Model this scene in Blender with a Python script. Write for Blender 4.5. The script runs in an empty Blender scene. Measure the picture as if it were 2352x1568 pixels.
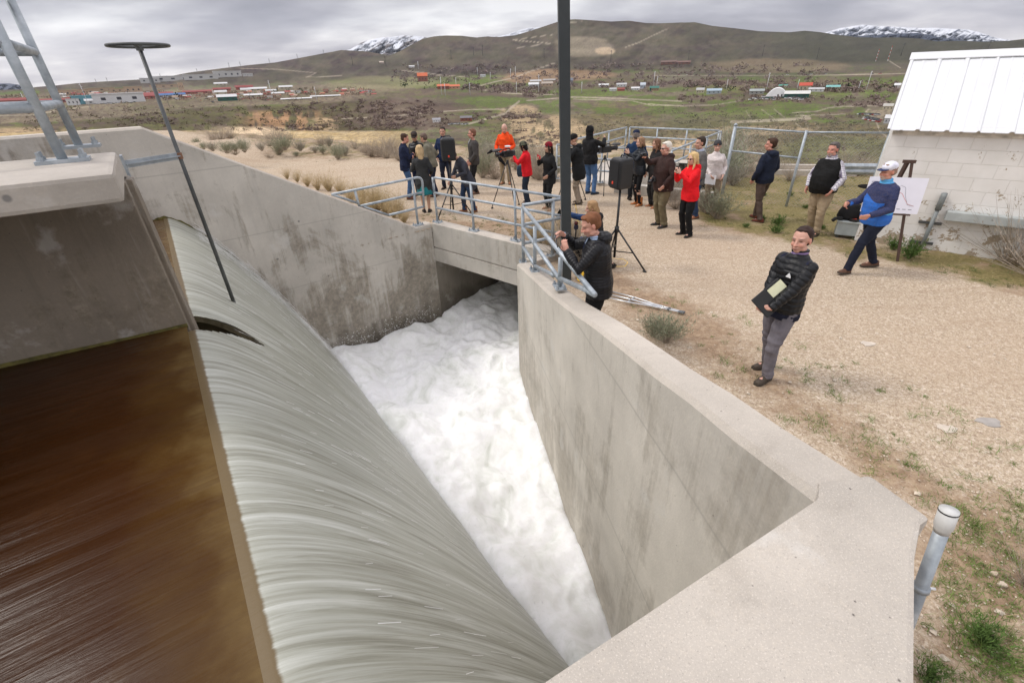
import bpy, bmesh, math, random
import numpy as np
from mathutils import Vector, Matrix, Euler
from mathutils.bvhtree import BVHTree
R = math.radians; PI = math.pi
rnd = random.Random(7); nr = np.random.RandomState(5)
sc = bpy.context.scene; COL = sc.collection
# ---------------------------------------------------------------- calibrated camera (photo measured on a 2352 x 1568 grid)
H = 3.15; F = 1045.0
_dx, _dy = 1235-1176, 2570-784
PIT = math.atan(F/math.hypot(_dx, _dy)); ROL = math.atan2(_dx, _dy)
def ray(u, v):
    x = u-1176; y = -(v-784)
    a = x*math.cos(ROL)+y*math.sin(ROL); b = -x*math.sin(ROL)+y*math.cos(ROL)
    return np.array([a, F*math.cos(PIT)+b*math.sin(PIT), -F*math.sin(PIT)+b*math.cos(PIT)])/F
def at(u, v, z=0.0):
    d = ray(u, v); t = (z-H)/d[2]; return Vector((d[0]*t, d[1]*t, z))
def on_plane(u, v, P, Q):
    P = np.array(P[:3], float); Q = np.array(Q[:3], float)
    n = np.array([-(Q-P)[1], (Q-P)[0], 0]); d = ray(u, v); C0 = np.array([0, 0, H])
    return Vector(C0+d*(n.dot(P-C0)/n.dot(d)))
def at_dist(u, v, D):       # point on the sight line at horizontal distance D
    d = ray(u, v); t = D/math.hypot(d[0], d[1]); return Vector((d[0]*t, d[1]*t, H+d[2]*t))
cam = bpy.data.cameras.new('camera'); co = bpy.data.objects.new('camera', cam); COL.objects.link(co)
U = Vector((0, math.sin(PIT), math.cos(PIT))); X = Vector((1, 0, 0)); B = Vector((0, -math.cos(PIT), math.sin(PIT)))
cx = X*math.cos(ROL)-U*math.sin(ROL); cy = X*math.sin(ROL)+U*math.cos(ROL)
co.matrix_world = Matrix(((cx.x, cy.x, B.x, 0), (cx.y, cy.y, B.y, 0), (cx.z, cy.z, B.z, H), (0, 0, 0, 1)))
cam.sensor_width = 36; cam.lens = F*36/2352; cam.clip_start = .05; cam.clip_end = 120000
sc.camera = co
# ---------------------------------------------------------------- tagging
def tag(o, label=None, cat=None, group=None, kind=None):
    if label: o['label'] = label
    if cat: o['category'] = cat
    if group: o['group'] = group
    if kind: o['kind'] = kind
    return o
def empty(name, loc=(0, 0, 0), rz=0.0, label=None, cat=None, group=None):
    o = bpy.data.objects.new(name, None); COL.objects.link(o)
    o.location = loc; o.rotation_euler = (0, 0, rz); o.empty_display_size = .1
    return tag(o, label, cat, group)
def copy_tree(o, parent=None):
    c = o.copy(); COL.objects.link(c); c.parent = parent
    for ch in list(o.children): copy_tree(ch, c)
    return c
# ---------------------------------------------------------------- mesh builder
def basis(d):
    d = Vector(d).normalized(); a = Vector((0, 0, 1)) if abs(d.z) < .9 else Vector((1, 0, 0))
    x = d.cross(a).normalized(); return x, d.cross(x).normalized(), d
class MB:
    def __init__(s): s.v = []; s.f = []
    def add(s, vs, fs):
        n = len(s.v); s.v += [tuple(q) for q in vs]; s.f += [tuple(i+n for i in f) for f in fs]; return s
    def box(s, c, size, rz=0.0, M=None):
        hx, hy, hz = size[0]/2, size[1]/2, size[2]/2; c = Vector(c)
        vs = [Vector((x, y, z)) for z in (-hz, hz) for x, y in ((-hx, -hy), (hx, -hy), (hx, hy), (-hx, hy))]
        if M is None: M = Matrix.Rotation(rz, 3, 'Z')
        return s.add([c+M@q for q in vs], [(3, 2, 1, 0), (4, 5, 6, 7), (0, 1, 5, 4), (1, 2, 6, 5), (2, 3, 7, 6), (3, 0, 4, 7)])
    def bar(s, a, b, w, h, up=(0, 0, 1)):
        a = Vector(a); b = Vector(b); d = (b-a).normalized(); x = d.cross(Vector(up)).normalized(); z = x.cross(d)
        q = [x*(i*w/2)+z*(j*h/2) for i, j in ((-1, -1), (1, -1), (1, 1), (-1, 1))]
        return s.add([a+k for k in q]+[b+k for k in q], [(0, 1, 2, 3), (7, 6, 5, 4), (0, 4, 5, 1), (1, 5, 6, 2), (2, 6, 7, 3), (3, 7, 4, 0)])
    def tube(s, pts, r, n=8, flat=1.0, caps=True, ref=None):
        pts = [Vector(p) for p in pts]; k = len(pts)
        rr = list(r) if hasattr(r, '__len__') else [r]*k
        vs = []; x = None
        for i, p in enumerate(pts):
            d = (pts[min(i+1, k-1)]-pts[max(i-1, 0)]).normalized()
            if x is None:
                x = (Vector(ref)-d*d.dot(Vector(ref))).normalized() if ref is not None else basis(d)[0]
            else: x = (x-d*d.dot(x)).normalized()
            y = d.cross(x)
            for j in range(n):
                a = 2*PI*j/n; vs.append(p+x*(math.cos(a)*rr[i])+y*(math.sin(a)*rr[i]*flat))
        fs = [(i*n+j, i*n+(j+1) % n, (i+1)*n+(j+1) % n, (i+1)*n+j) for i in range(k-1) for j in range(n)]
        if caps: fs += [tuple(range(n-1, -1, -1)), tuple((k-1)*n+j for j in range(n))]
        return s.add(vs, fs)
    def ell(s, c, r, M=None, n=14, m=9):
        c = Vector(c); r = (r, r, r) if not hasattr(r, '__len__') else r
        vs = [Vector((0, 0, -r[2]))]
        for i in range(1, m):
            t = -PI/2+PI*i/m
            for j in range(n):
                a = 2*PI*j/n; vs.append(Vector((r[0]*math.cos(t)*math.cos(a), r[1]*math.cos(t)*math.sin(a), r[2]*math.sin(t))))
        vs.append(Vector((0, 0, r[2])))
        fs = [(0, 1+(j+1) % n, 1+j) for j in range(n)]
        for i in range(m-2):
            fs += [(1+i*n+j, 1+i*n+(j+1) % n, 1+(i+1)*n+(j+1) % n, 1+(i+1)*n+j) for j in range(n)]
        L = len(vs)-1; fs += [(L, 1+(m-2)*n+j, 1+(m-2)*n+(j+1) % n) for j in range(n)]
        if M is not None: vs = [M@q for q in vs]
        return s.add([c+q for q in vs], fs)
    def loft(s, rings, T=None, caps=True):      # rings: list of lists of points (same count)
        n = len(rings[0]); vs = [q for rg in rings for q in rg]
        if T: vs = [T(Vector(q)) for q in vs]
        k = len(rings)
        fs = [(i*n+j, i*n+(j+1) % n, (i+1)*n+(j+1) % n, (i+1)*n+j) for i in range(k-1) for j in range(n)]
        if caps: fs += [tuple(range(n-1, -1, -1)), tuple((k-1)*n+j for j in range(n))]
        return s.add(vs, fs)
    def prism(s, poly, z0, z1):                 # vertical prism; z0, z1 numbers or per-corner lists
        n = len(poly); z0 = z0 if hasattr(z0, '__len__') else [z0]*n; z1 = z1 if hasattr(z1, '__len__') else [z1]*n
        return s.add([(p[0], p[1], z) for p, z in zip(poly, z0)]+[(p[0], p[1], z) for p, z in zip(poly, z1)],
                     [tuple(range(n-1, -1, -1)), tuple(range(n, 2*n))]+[(i, (i+1) % n, (i+1) % n+n, i+n) for i in range(n)])
    def lathe(s, c, prof, n=16):
        c = Vector(c); return s.loft([[c+Vector((r*math.cos(2*PI*j/n), r*math.sin(2*PI*j/n), z)) for j in range(n)] for r, z in prof])
    def build(s, name, m, parent=None, smooth=False, bevel=0.0):
        me = bpy.data.meshes.new(name); me.from_pydata(s.v, [], s.f)
        if bevel or not smooth:
            b = bmesh.new(); b.from_mesh(me); bmesh.ops.recalc_face_normals(b, faces=b.faces)
            if bevel: bmesh.ops.bevel(b, geom=[e for e in b.edges if len(e.link_faces) == 2 and e.calc_face_angle(0) > .5], offset=bevel, segments=2, affect='EDGES', profile=.6, clamp_overlap=True)
            b.to_mesh(me); b.free()
        me.materials.append(m)
        if smooth: me.polygons.foreach_set('use_smooth', [True]*len(me.polygons))
        o = bpy.data.objects.new(name, me); COL.objects.link(o); o.parent = parent
        return o
def np_mesh(name, V, Fq, m, parent=None, smooth=True, col=None, uv=None):
    me = bpy.data.meshes.new(name); V = np.asarray(V, np.float32); Fq = np.asarray(Fq, np.int32)
    me.vertices.add(len(V)); me.vertices.foreach_set('co', V.ravel())
    nf, k = Fq.shape; me.loops.add(nf*k); me.loops.foreach_set('vertex_index', Fq.ravel())
    me.polygons.add(nf); me.polygons.foreach_set('loop_start', np.arange(0, nf*k, k, dtype=np.int32)); me.polygons.foreach_set('loop_total', np.full(nf, k, np.int32))
    if smooth: me.polygons.foreach_set('use_smooth', np.ones(nf, bool))
    me.update(calc_edges=True)
    if col is not None:
        a = me.color_attributes.new('Col', 'FLOAT_COLOR', 'POINT'); c = np.ones((len(V), 4), np.float32); c[:, :col.shape[1]] = col; a.data.foreach_set('color', c.ravel())
    if uv is not None:
        l = me.uv_layers.new(name='UVMap'); l.data.foreach_set('uv', np.asarray(uv, np.float32)[Fq.ravel()].ravel())
    me.materials.append(m); o = bpy.data.objects.new(name, me); COL.objects.link(o); o.parent = parent
    return o
def grid_faces(nu, nv, keep=None):
    i, j = np.meshgrid(np.arange(nu-1), np.arange(nv-1), indexing='ij'); a = (i*nv+j).ravel()
    f = np.stack([a, a+nv, a+nv+1, a+1], 1)
    return f if keep is None else f[keep.ravel()]
# ---------------------------------------------------------------- numpy noise
def _h(ix, iy, s):
    n = (ix.astype(np.int64)*374761393+iy.astype(np.int64)*668265263+s*1274126177) & 0x7fffffff
    n = ((n ^ (n >> 13))*1103515245) & 0x7fffffff; return ((n ^ (n >> 16)) & 0xffff)/65535.0
def vnoise(x, y, s=0):
    x = np.asarray(x, float); y = np.asarray(y, float); ix = np.floor(x); iy = np.floor(y); fx = x-ix; fy = y-iy
    fx = fx*fx*(3-2*fx); fy = fy*fy*(3-2*fy)
    a = _h(ix, iy, s); b = _h(ix+1, iy, s); c = _h(ix, iy+1, s); d = _h(ix+1, iy+1, s)
    return (a*(1-fx)+b*fx)*(1-fy)+(c*(1-fx)+d*fx)*fy
def fbm(x, y, s=0, o=4):
    r = 0; a = .5; t = 0
    for k in range(o): r = r+a*vnoise(x*2**k, y*2**k, s+k*17); t += a; a *= .5
    return r/t
def sm(a, b, x): t = np.clip((x-a)/(b-a), 0, 1); return t*t*(3-2*t)
def in_poly(x, y, poly):
    r = np.zeros(np.shape(x), bool); n = len(poly)
    for i in range(n):
        x0, y0 = poly[i][:2]; x1, y1 = poly[(i+1) % n][:2]
        c = ((y0 > y) != (y1 > y)) & (x < (x1-x0)*(y-y0)/((y1-y0) if y1 != y0 else 1e-9)+x0); r ^= c
    return r
def seg_dist(x, y, pts):
    d = np.full(np.shape(x), 1e9)
    for (x0, y0), (x1, y1) in zip(pts[:-1], pts[1:]):
        L = (x1-x0)**2+(y1-y0)**2+1e-12; t = np.clip(((x-x0)*(x1-x0)+(y-y0)*(y1-y0))/L, 0, 1)
        d = np.minimum(d, np.hypot(x-x0-t*(x1-x0), y-y0-t*(y1-y0)))
    return d
# ---------------------------------------------------------------- materials
class NT:
    def __init__(s, name):
        s.m = bpy.data.materials.new(name); s.m.use_nodes = True; s.t = s.m.node_tree; s.b = s.t.nodes['Principled BSDF']; s.l = s.t.links.new
    def n(s, typ, **k):
        q = s.t.nodes.new(typ)
        for a, b in k.items():
            if a[0].isupper() or a in ('i0', 'i1', 'i2'):
                q.inputs[a.replace('_', ' ') if a[0].isupper() else int(a[1])].default_value = b
            else: setattr(q, a, b)
        return q
    def coord(s, scale=(1, 1, 1), kind='Object'):
        c = s.n('ShaderNodeTexCoord'); mp = s.n('ShaderNodeMapping'); mp.inputs['Scale'].default_value = scale
        s.l(c.outputs[kind], mp.inputs['Vector']); return mp.outputs[0]
    def noise(s, vec, scale, detail=4, rough=.55, dist=0.0):
        q = s.n('ShaderNodeTexNoise'); q.inputs['Scale'].default_value = scale; q.inputs['Detail'].default_value = detail
        q.inputs['Roughness'].default_value = rough; q.inputs['Distortion'].default_value = dist; s.l(vec, q.inputs['Vector']); return q.outputs['Fac']
    def vor(s, vec, scale, out='Distance', feature='F1'):
        q = s.n('ShaderNodeTexVoronoi'); q.feature = feature; q.inputs['Scale'].default_value = scale; s.l(vec, q.inputs['Vector']); return q.outputs[out]
    def ramp(s, fac, stops, interp='LINEAR'):
        q = s.n('ShaderNodeValToRGB'); e = q.color_ramp.elements; q.color_ramp.interpolation = interp
        while len(e) < len(stops): e.new(.5)
        for el, (p, c) in zip(e, stops): el.position = p; el.color = (*c, 1) if hasattr(c, '__len__') else (c, c, c, 1)
        s.l(fac, q.inputs[0]); return q.outputs[0]
    def mix(s, f, a, b, mode='MIX'):
        q = s.n('ShaderNodeMix'); q.data_type = 'RGBA'; q.blend_type = mode
        for sock, val in ((q.inputs[0], f), (q.inputs[6], a), (q.inputs[7], b)):
            if hasattr(val, 'is_output'): s.l(val, sock)
            elif hasattr(val, '__len__'): sock.default_value = (*val, 1) if len(val) == 3 else val
            else: sock.default_value = val
        return q.outputs[2]
    def math(s, op, a, b=0.0):
        q = s.n('ShaderNodeMath'); q.operation = op
        for k, val in ((0, a), (1, b)):
            if hasattr(val, 'is_output'): s.l(val, q.inputs[k])
            else: q.inputs[k].default_value = val
        return q.outputs[0]
    def xyz(s, vec):
        q = s.n('ShaderNodeSeparateXYZ'); s.l(vec, q.inputs[0]); return q.outputs
    def attr(s, name='Col'):
        q = s.n('ShaderNodeVertexColor'); q.layer_name = name; return q.outputs['Color']
    def bump(s, h, strength=.4, dist=.02, prev=None):
        q = s.n('ShaderNodeBump'); q.inputs['Strength'].default_value = strength; q.inputs['Distance'].default_value = dist
        s.l(h, q.inputs['Height'])
        if prev is not None: s.l(prev, q.inputs['Normal'])
        return q.outputs[0]
    def done(s, col=None, rough=.7, metal=0.0, nrm=None, spec=None):
        for sock, val in (('Base Color', col), ('Roughness', rough), ('Metallic', metal), ('Normal', nrm), ('Specular IOR Level', spec)):
            if val is None: continue
            if hasattr(val, 'is_output'): s.l(val, s.b.inputs[sock])
            elif hasattr(val, '__len__'): s.b.inputs[sock].default_value = (*val, 1)
            else: s.b.inputs[sock].default_value = val
        return s.m
def plain(name, col, rough=.6, metal=0.0, var=.12, scale=6.0, bump=.0, bscale=60, spec=None):
    t = NT(name); v = t.coord(); f = t.noise(v, scale, 5)
    c = t.ramp(f, [(.3, tuple(x*(1-var) for x in col)), (.7, tuple(min(1, x*(1+var)) for x in col))])
    nb = t.bump(t.noise(v, bscale, 4), bump, .01) if bump else None
    return t.done(c, rough, metal, nb, spec)
_mc = {}
def pm(name, col, rough=.7, **k):
    key = (name, tuple(col), rough)
    if key not in _mc: _mc[key] = plain(name, col, rough, **k)
    return _mc[key]
def concrete(name, base=(.43, .40, .35), streak=.5, wet=None, dirt=.5, panel=None, lowdirt=None, agg=0):
    t = NT(name); v = t.coord(); z = t.xyz(v)[2]
    c = t.ramp(t.noise(v, 1.1, 6, .6), [(.3, tuple(x*.8 for x in base)), (.7, tuple(x*1.12 for x in base))])
    fine = t.noise(v, 45, 4, .7); c = t.mix(t.math('MULTIPLY', t.math('SUBTRACT', fine, .5), .9), c, (.75, .72, .66), 'OVERLAY')
    sv = t.coord((5, 5, .35)); st = t.noise(sv, 1.3, 5, .65)            # vertical run-off streaks
    c = t.mix(t.ramp(st, [(.52, 0.0), (.75, streak*.6)]), c, tuple(x*.62 for x in base))
    c = t.mix(t.ramp(t.noise(sv, 2.3, 4), [(.62, 0.0), (.8, .35*streak)]), c, (.62, .61, .58))
    ds = t.math('ADD', t.math('MULTIPLY', t.noise(v, .8, 7, .7, .5), .62), t.math('MULTIPLY', t.noise(sv, 1.1, 6, .7), .38))
    if lowdirt is not None: ds = t.math('ADD', ds, t.math('MULTIPLY', t.math('MINIMUM', t.math('MAXIMUM', t.math('SUBTRACT', lowdirt, z), 0.0), 2.2), .05))
    dm = t.ramp(ds, [(.52, 0.0), (.57, dirt*.5), (.62, dirt*.85)]); dcol = t.ramp(t.noise(v, 9, 6, .75), [(.35, (.085, .07, .05)), (.5, (.19, .155, .11)), (.62, (.30, .26, .2))])
    c = t.mix(dm, c, dcol); c = t.mix(t.ramp(t.noise(v, 2.1, 6, .6), [(.60, 0.0), (.68, .4)]), c, (.60, .585, .55))
    spots = t.ramp(t.vor(v, 1.9), [(.028, .7), (.05, 0.0)]); c = t.mix(spots, c, (.12, .12, .12))
    holes = t.ramp(t.vor(v, 11), [(.03, .85), (.06, 0.0)]); c = t.mix(holes, c, (.09, .08, .07))
    if agg:
        c = t.mix(t.ramp(t.noise(v, 150, 3, .8), [(.56, 0.0), (.64, agg)]), c, (.70, .64, .56)); c = t.mix(t.ramp(t.noise(v, 110, 3, .8), [(.33, agg), (.40, 0.0)]), c, (.20, .18, .16)); c = t.mix(t.ramp(t.vor(v, 5.5), [(.022, .8), (.035, 0.0)]), c, (.10, .09, .085)); c = t.mix(t.ramp(t.noise(v, 3.3, 7, .75, .8), [(.57, 0.0), (.66, agg*.7)]), c, (.40, .36, .31))
    if panel:
        zz = t.math('FRACT', t.math('DIVIDE', t.math('ADD', z, 20.05), panel)); ln = t.ramp(zz, [(0.0, .55), (.012, .0), (.99, 0.0), (1.0, .5)]); c = t.mix(ln, c, tuple(x*.55 for x in base))
    rough = .85
    if wet is not None:
        wz = t.math('ADD', z, t.math('MULTIPLY', t.noise(t.coord((1.6, 1.6, .8)), 1.0, 6, .7), 1.5))
        wm = t.ramp(t.math('DIVIDE', t.math('SUBTRACT', wz, wet-1.5), 3.0), [(.36, .96), (.5, .5), (.56, .12), (.72, 0.0)])
        c = t.mix(wm, c, (.055, .043, .028))
        rg = t.n('ShaderNodeMapRange'); t.l(wm, rg.inputs[0]); rg.inputs[3].default_value = .85; rg.inputs[4].default_value = .3; rough = rg.outputs[0]
    nb = t.bump(t.noise(v, 28, 6, .7), .35, .012); nb = t.bump(t.math('MULTIPLY', holes, -1.0), .5, .01, nb)
    return t.done(c, rough, 0, nb)
# ================================================================= WORLD AND LIGHT
w = bpy.data.worlds.new('World'); sc.world = w; w.use_nodes = True
t = w.node_tree; bg = t.nodes['Background']; out = t.nodes['World Output']
SUN_EL, SUN_AZ = R(50), R(283)          # azimuth clockwise from +y
def wn(typ, **k):
    q = t.nodes.new(typ)
    for a, b in k.items(): setattr(q, a, b)
    return q
sky = wn('ShaderNodeTexSky', sky_type='NISHITA', sun_disc=False); sky.sun_elevation = SUN_EL; sky.sun_rotation = SUN_AZ; sky.altitude = 1900
t.links.new(sky.outputs[0], bg.inputs[0]); bg.inputs[1].default_value = .05
tc = wn('ShaderNodeTexCoord'); sp = wn('ShaderNodeSeparateXYZ'); t.links.new(tc.outputs['Generated'], sp.inputs[0])
def wm(op, a, b=0.0, c=None):
    q = wn('ShaderNodeMath', operation=op)
    for k, v in ((0, a), (1, b)):
        if hasattr(v, 'is_output'): t.links.new(v, q.inputs[k])
        else: q.inputs[k].default_value = v
    return q.outputs[0]
zc = wm('ADD', wm('MAXIMUM', sp.outputs[2], 0.0), .17)
cmb = wn('ShaderNodeCombineXYZ'); t.links.new(wm('DIVIDE', sp.outputs[0], zc), cmb.inputs[0]); t.links.new(wm('DIVIDE', sp.outputs[1], zc), cmb.inputs[1])
def wnoise(scale, detail, loc):
    mp = wn('ShaderNodeMapping'); mp.inputs['Location'].default_value = loc; mp.inputs['Scale'].default_value = (1, 1.25, 1); t.links.new(cmb.outputs[0], mp.inputs[0])
    q = wn('ShaderNodeTexNoise'); q.inputs['Scale'].default_value = scale; q.inputs['Detail'].default_value = detail; q.inputs['Roughness'].default_value = .52; q.inputs['Distortion'].default_value = .25
    t.links.new(mp.outputs[0], q.inputs['Vector']); return q.outputs['Fac']
def wramp(f, stops):
    q = wn('ShaderNodeValToRGB'); e = q.color_ramp.elements
    while len(e) < len(stops): e.new(.5)
    for el, (p, c) in zip(e, stops): el.position = p; el.color = (*c, 1)
    t.links.new(f, q.inputs[0]); return q.outputs[0]
n1 = wnoise(.50, 5, (3.1, 1.7, 0)); n2 = wnoise(1.6, 6, (7, 2, 0))
nn = wm('ADD', wm('MULTIPLY', n1, .72), wm('MULTIPLY', n2, .28))
cl = wramp(nn, [(.38, (.29, .285, .32)), (.46, (.42, .41, .445)), (.54, (.60, .59, .61)), (.63, (.92, .91, .90))])
br = wramp(sp.outputs[2], [(0.0, (1.42, 1.36, 1.28)), (.045, (1.28, 1.24, 1.20)), (.09, (.98, .98, .99)), (.16, (.80, .80, .82)), (.34, (1.5, 1.5, 1.5)), (.9, (2.9, 2.9, 2.9))])
mx = wn('ShaderNodeMix', data_type='RGBA', blend_type='MULTIPLY'); mx.inputs[0].default_value = 1; t.links.new(cl, mx.inputs[6]); t.links.new(br, mx.inputs[7])
bg2 = wn('ShaderNodeBackground'); t.links.new(mx.outputs[2], bg2.inputs[0]); bg2.inputs[1].default_value = 1.0
ms = wn('ShaderNodeMixShader'); ms.inputs[0].default_value = .93; t.links.new(bg.outputs[0], ms.inputs[1]); t.links.new(bg2.outputs[0], ms.inputs[2]); t.links.new(ms.outputs[0], out.inputs[0])
sl = bpy.data.lights.new('sun', 'SUN'); sl.energy = 1.5; sl.angle = R(14); sl.color = (1, .95, .88)
so = bpy.data.objects.new('sun', sl); COL.objects.link(so)
sd = Vector((math.sin(SUN_AZ)*math.cos(SUN_EL), math.cos(SUN_AZ)*math.cos(SUN_EL), math.sin(SUN_EL)))
so.rotation_euler = sd.to_track_quat('Z', 'Y').to_euler()
sc.view_settings.view_transform = 'Standard'; sc.view_settings.look = 'None'; sc.view_settings.exposure = .27
sc.render.engine = 'CYCLES'; sc.cycles.max_bounces = 6
# ================================================================= CONCRETE SPILLWAY
M_left = concrete('concrete_left', (.52, .485, .43), .4, wet=-1.35, dirt=.8, panel=1.22, lowdirt=.6)
M_right = concrete('concrete_right', (.57, .53, .465), .22, wet=-2.3, dirt=.5, panel=1.6, lowdirt=.2)
M_head = concrete('concrete_head', (.47, .44, .39), .7, None, .6)
M_top = concrete('concrete_top', (.50, .452, .39), .0, None, .25, agg=.5)
M_near = concrete('concrete_near', (.465, .422, .365), .0, None, .25, agg=.6)
M_pier = concrete('concrete_pier', (.21, .175, .135), .9, wet=1.02, dirt=.9)
M_slab = concrete('concrete_slab', (.44, .40, .35), .2, None, .18)
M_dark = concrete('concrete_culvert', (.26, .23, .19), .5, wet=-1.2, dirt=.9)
def wall(name, inner, zt, outn, th, zb, m, ch=.03, label='', cat='wall'):
    rings = []
    for p, z in zip(inner, zt):
        p = Vector((p[0], p[1], 0)); o = Vector(outn)
        q = lambda d, zz: p+o*d+Vector((0, 0, zz))
        rings.append([q(0, zb), q(th, zb), q(th, z-ch), q(th-ch, z), q(ch, z), q(0, z-ch)])
    ob = MB().loft(rings).build(name, m)
    tag(ob, label, cat)
    ob.data.materials.append(M_top)
    for pl in ob.data.polygons:
        if pl.normal.z > .35: pl.material_index = 1
    return ob
def lerp_pts(P, Q, n): return [(P[0]+(Q[0]-P[0])*i/n, P[1]+(Q[1]-P[1])*i/n) for i in range(n+1)]
LA2 = (-1.87, 11.02); LA = (-2.19, 10.72); LC = (-5.60, 7.82); LE = (-11.2, 3.05)
wall('retaining_wall', [LA2, LA, LC, LE], [.1, .1, 2.62, 2.62], (-.648, .761, 0), .3, -5, M_left, .03,
     'stained concrete wall sloping up to the left behind the falling water')
rin = [(.14, 8.05, .12), (.36, 6.7, .38), (.52, 5.7, .57), (.66, 4.86, .76), (.82, 3.9, 1.01), (.94, 3.2, 1.16), (1.02, 2.69, 1.27), (1.1, 2.24, 1.38), (1.16, 1.82, 1.47), (1.25, 1.29, 1.598), (1.256, 1.24, 1.596)]
wall('retaining_wall', [q[:2] for q in rin], [q[2] for q in rin], (.987, .163, 0), .31, -5, M_right, .035,
     'long concrete wall with broad pale top between gravel path and white water')
# near slab under the camera
zt = 1.6
pin = Vector((1.25, 1.29, 0)); pout = Vector((1.575, 1.12, 0)); pa = at(2118, 1205, zt); pb = at(2105, 1280, zt); pc = at(2104, 1600, zt)
dirq = (at(1240, 1568, zt)-at(1880, 1140, zt)).normalized(); pq = pin+Vector((dirq.x, dirq.y, 0))*4.2
pout = at(2140, 1190, zt)
poly = [(pin.x, pin.y-.004), (pq.x, pq.y), (pq.x, -2.2), (pc.x-.28, -2.2), (pc.x, pc.y), (pb.x, pb.y), (pa.x, pa.y), (pout.x, pout.y), (1.547, 1.40), (1.30, 1.37)]
mb = MB().prism(poly, -5, zt); ns = mb.build('retaining_wall', M_near, bevel=.022); tag(ns, 'wide rough topped concrete wall crossing the bottom right corner of the picture', 'wall')
# head wall above the culvert mouth
hA = Vector((LA2[0], LA2[1], 0)); hB = at(1185, 560, .1); hB.z = 0
hd = (hB-hA).normalized(); hn = Vector((-hd.y, hd.x, 0)); hn = hn if hn.y > 0 else -hn
hB = hA+hd*(hB-hA).length; hE = hA+hd*4.1
zg = on_plane(994, 568, hA, hB).z; zbm = on_plane(997, 597, hA, hB).z
mb = MB()
def hprism(a, b, d0, d1, z0, z1): mb.prism([(q.x, q.y) for q in (a+hn*d0, b+hn*d0, b+hn*d1, a+hn*d1)], z0, z1)
hprism(hA+hd*.01, hE, .0, .32, zg+.03, .1); hprism(hA+hd*.01, hE, .03, .32, zg, zg+.03); hprism(hA+hd*.01, hE, -.01, .32, zbm, zg)
hw = mb.build('headwall', M_head, bevel=.006); tag(hw, 'pale concrete beam spanning over the dark culvert mouth', 'headwall')
hw.data.materials.append(M_top)
for p in hw.data.polygons:
    if p.normal.z > .7 and p.center.z > 0: p.material_index = 1
# culvert box behind the beam (walls, roof, end)
mb = MB(); a = hA+hn*.0; b = Vector((.14, 8.05, 0))+hn*.0
for s, e in ((a, a+hn*9),): mb.bar((s.x-.1, s.y+.08, -2.6), (e.x-.1, e.y+.08, -2.6), .2, 4.8)
b2 = Vector((.20, 8.12, 0)); mb.bar((b2.x+.12, b2.y, -2.6), (b2.x+.12+hn.x*9, b2.y+hn.y*9, -2.6), .2, 4.8)
q0 = a+hn*.3; q1 = q0+hd*4.2; q2 = q1+hn*9; q3 = q0+hn*9
mb.prism([(q.x, q.y) for q in (q0, q1, q2, q3)], zbm+.01, zbm+.3)
q0 = a+hn*8.6; q1 = q0+hd*4.2; mb.bar((q0.x, q0.y, -2.6), (q1.x, q1.y, -2.6), .2, 4.8)
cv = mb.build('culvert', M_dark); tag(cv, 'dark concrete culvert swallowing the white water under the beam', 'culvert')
# low return kerb behind the right wall end
mb = MB(); mb.prism([(.30, 8.36), (.46, 8.16), (1.25, 8.72), (1.08, 8.95)], -.5, .1); kb = mb.build('concrete_kerb', M_top, bevel=.01)
tag(kb, 'short concrete kerb behind the corner of the hand railing', 'kerb')
# pier and walkway slab
c0 = Vector((-5.71, 7.72, 0)); cd = Vector((.573, -.82, 0)).normalized(); cn = Vector((-cd.y, cd.x, 0))   # crest line, downstream normal
pf = Vector((-2.97, 3.73, 0)); pdv = Vector((-.868, -.497, 0)).normalized()      # face direction upstream
pno = Vector((pdv.y, -pdv.x, 0)); pno = pno if pno.y > 0 else -pno                # thickness, away from camera
mb = MB(); th = .34
poly = [pf, pf+pdv*8, pf+pdv*8+pno*th, pf+pno*th]
mb.prism([(q.x, q.y) for q in poly], -3, 2.52)
# stop-log groove strip on the pier nose
g0 = pf-pdv*.035; mb.prism([(q.x, q.y) for q in (g0+pno*.08, pf+pno*.08+pdv*.1, pf+pno*.26+pdv*.1, g0+pno*.26)], -3, 2.52)
pier = mb.build('concrete_pier', M_pier, bevel=.012); tag(pier, 'dark stained concrete pier standing in the brown water under the walkway slab', 'pier')
s1 = Vector((-2.42, 2.98, 0)); s2 = Vector((-3.21, 4.08, 0)); sdv = Vector((-.83, -.558, 0)).normalized()
s0 = s1; zs = 2.7
poly = [s1, s1+sdv*7, s2+sdv*7, s2]
mb = MB(); mb.prism([(q.x, q.y) for q in poly], 2.525, zs)
slab = mb.build('walkway_slab', M_slab, bevel=.028); tag(slab, 'thick pale concrete walkway slab carrying the big steel railing at left', 'walkway')
# ================================================================= WATER
SL = 9.6
def drop(d): return 1.3*np.maximum(d, 0)**1.4
nu_, nv_ = 900, 90
S, T = np.meshgrid(np.linspace(-.25, SL, nu_), np.linspace(0, 1, nv_), indexing='ij')
D = -.05+2.75*T**1.15
ps = (pf+pno*.17-c0).dot(cd)
rip = (fbm(S*5, D*.6, 3, 4)-.5)*.055+(fbm(S*30, D*1.4, 9, 3)-.5)*.006
wake = np.exp(-((S-(ps-.05-.25*D))/.10)**2)*np.exp(-((D-.95)/.55)**2)*.07
amp = sm(.0, .6, D)
Z = 1.25-drop(D)*(1+.05*(fbm(S*1.2, D*0+.5, 4, 2)-.5))+rip*amp+wake
Z += .03*np.exp(-((S-3.6)/.05)**2)*sm(.35, .5, D)*(1-sm(.8, 1.6, D))
notch = (np.abs(S-ps) < (.19*np.sqrt(np.clip(1-(D+.02)/.50, 0, 1)))) & (D < .48)
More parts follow.
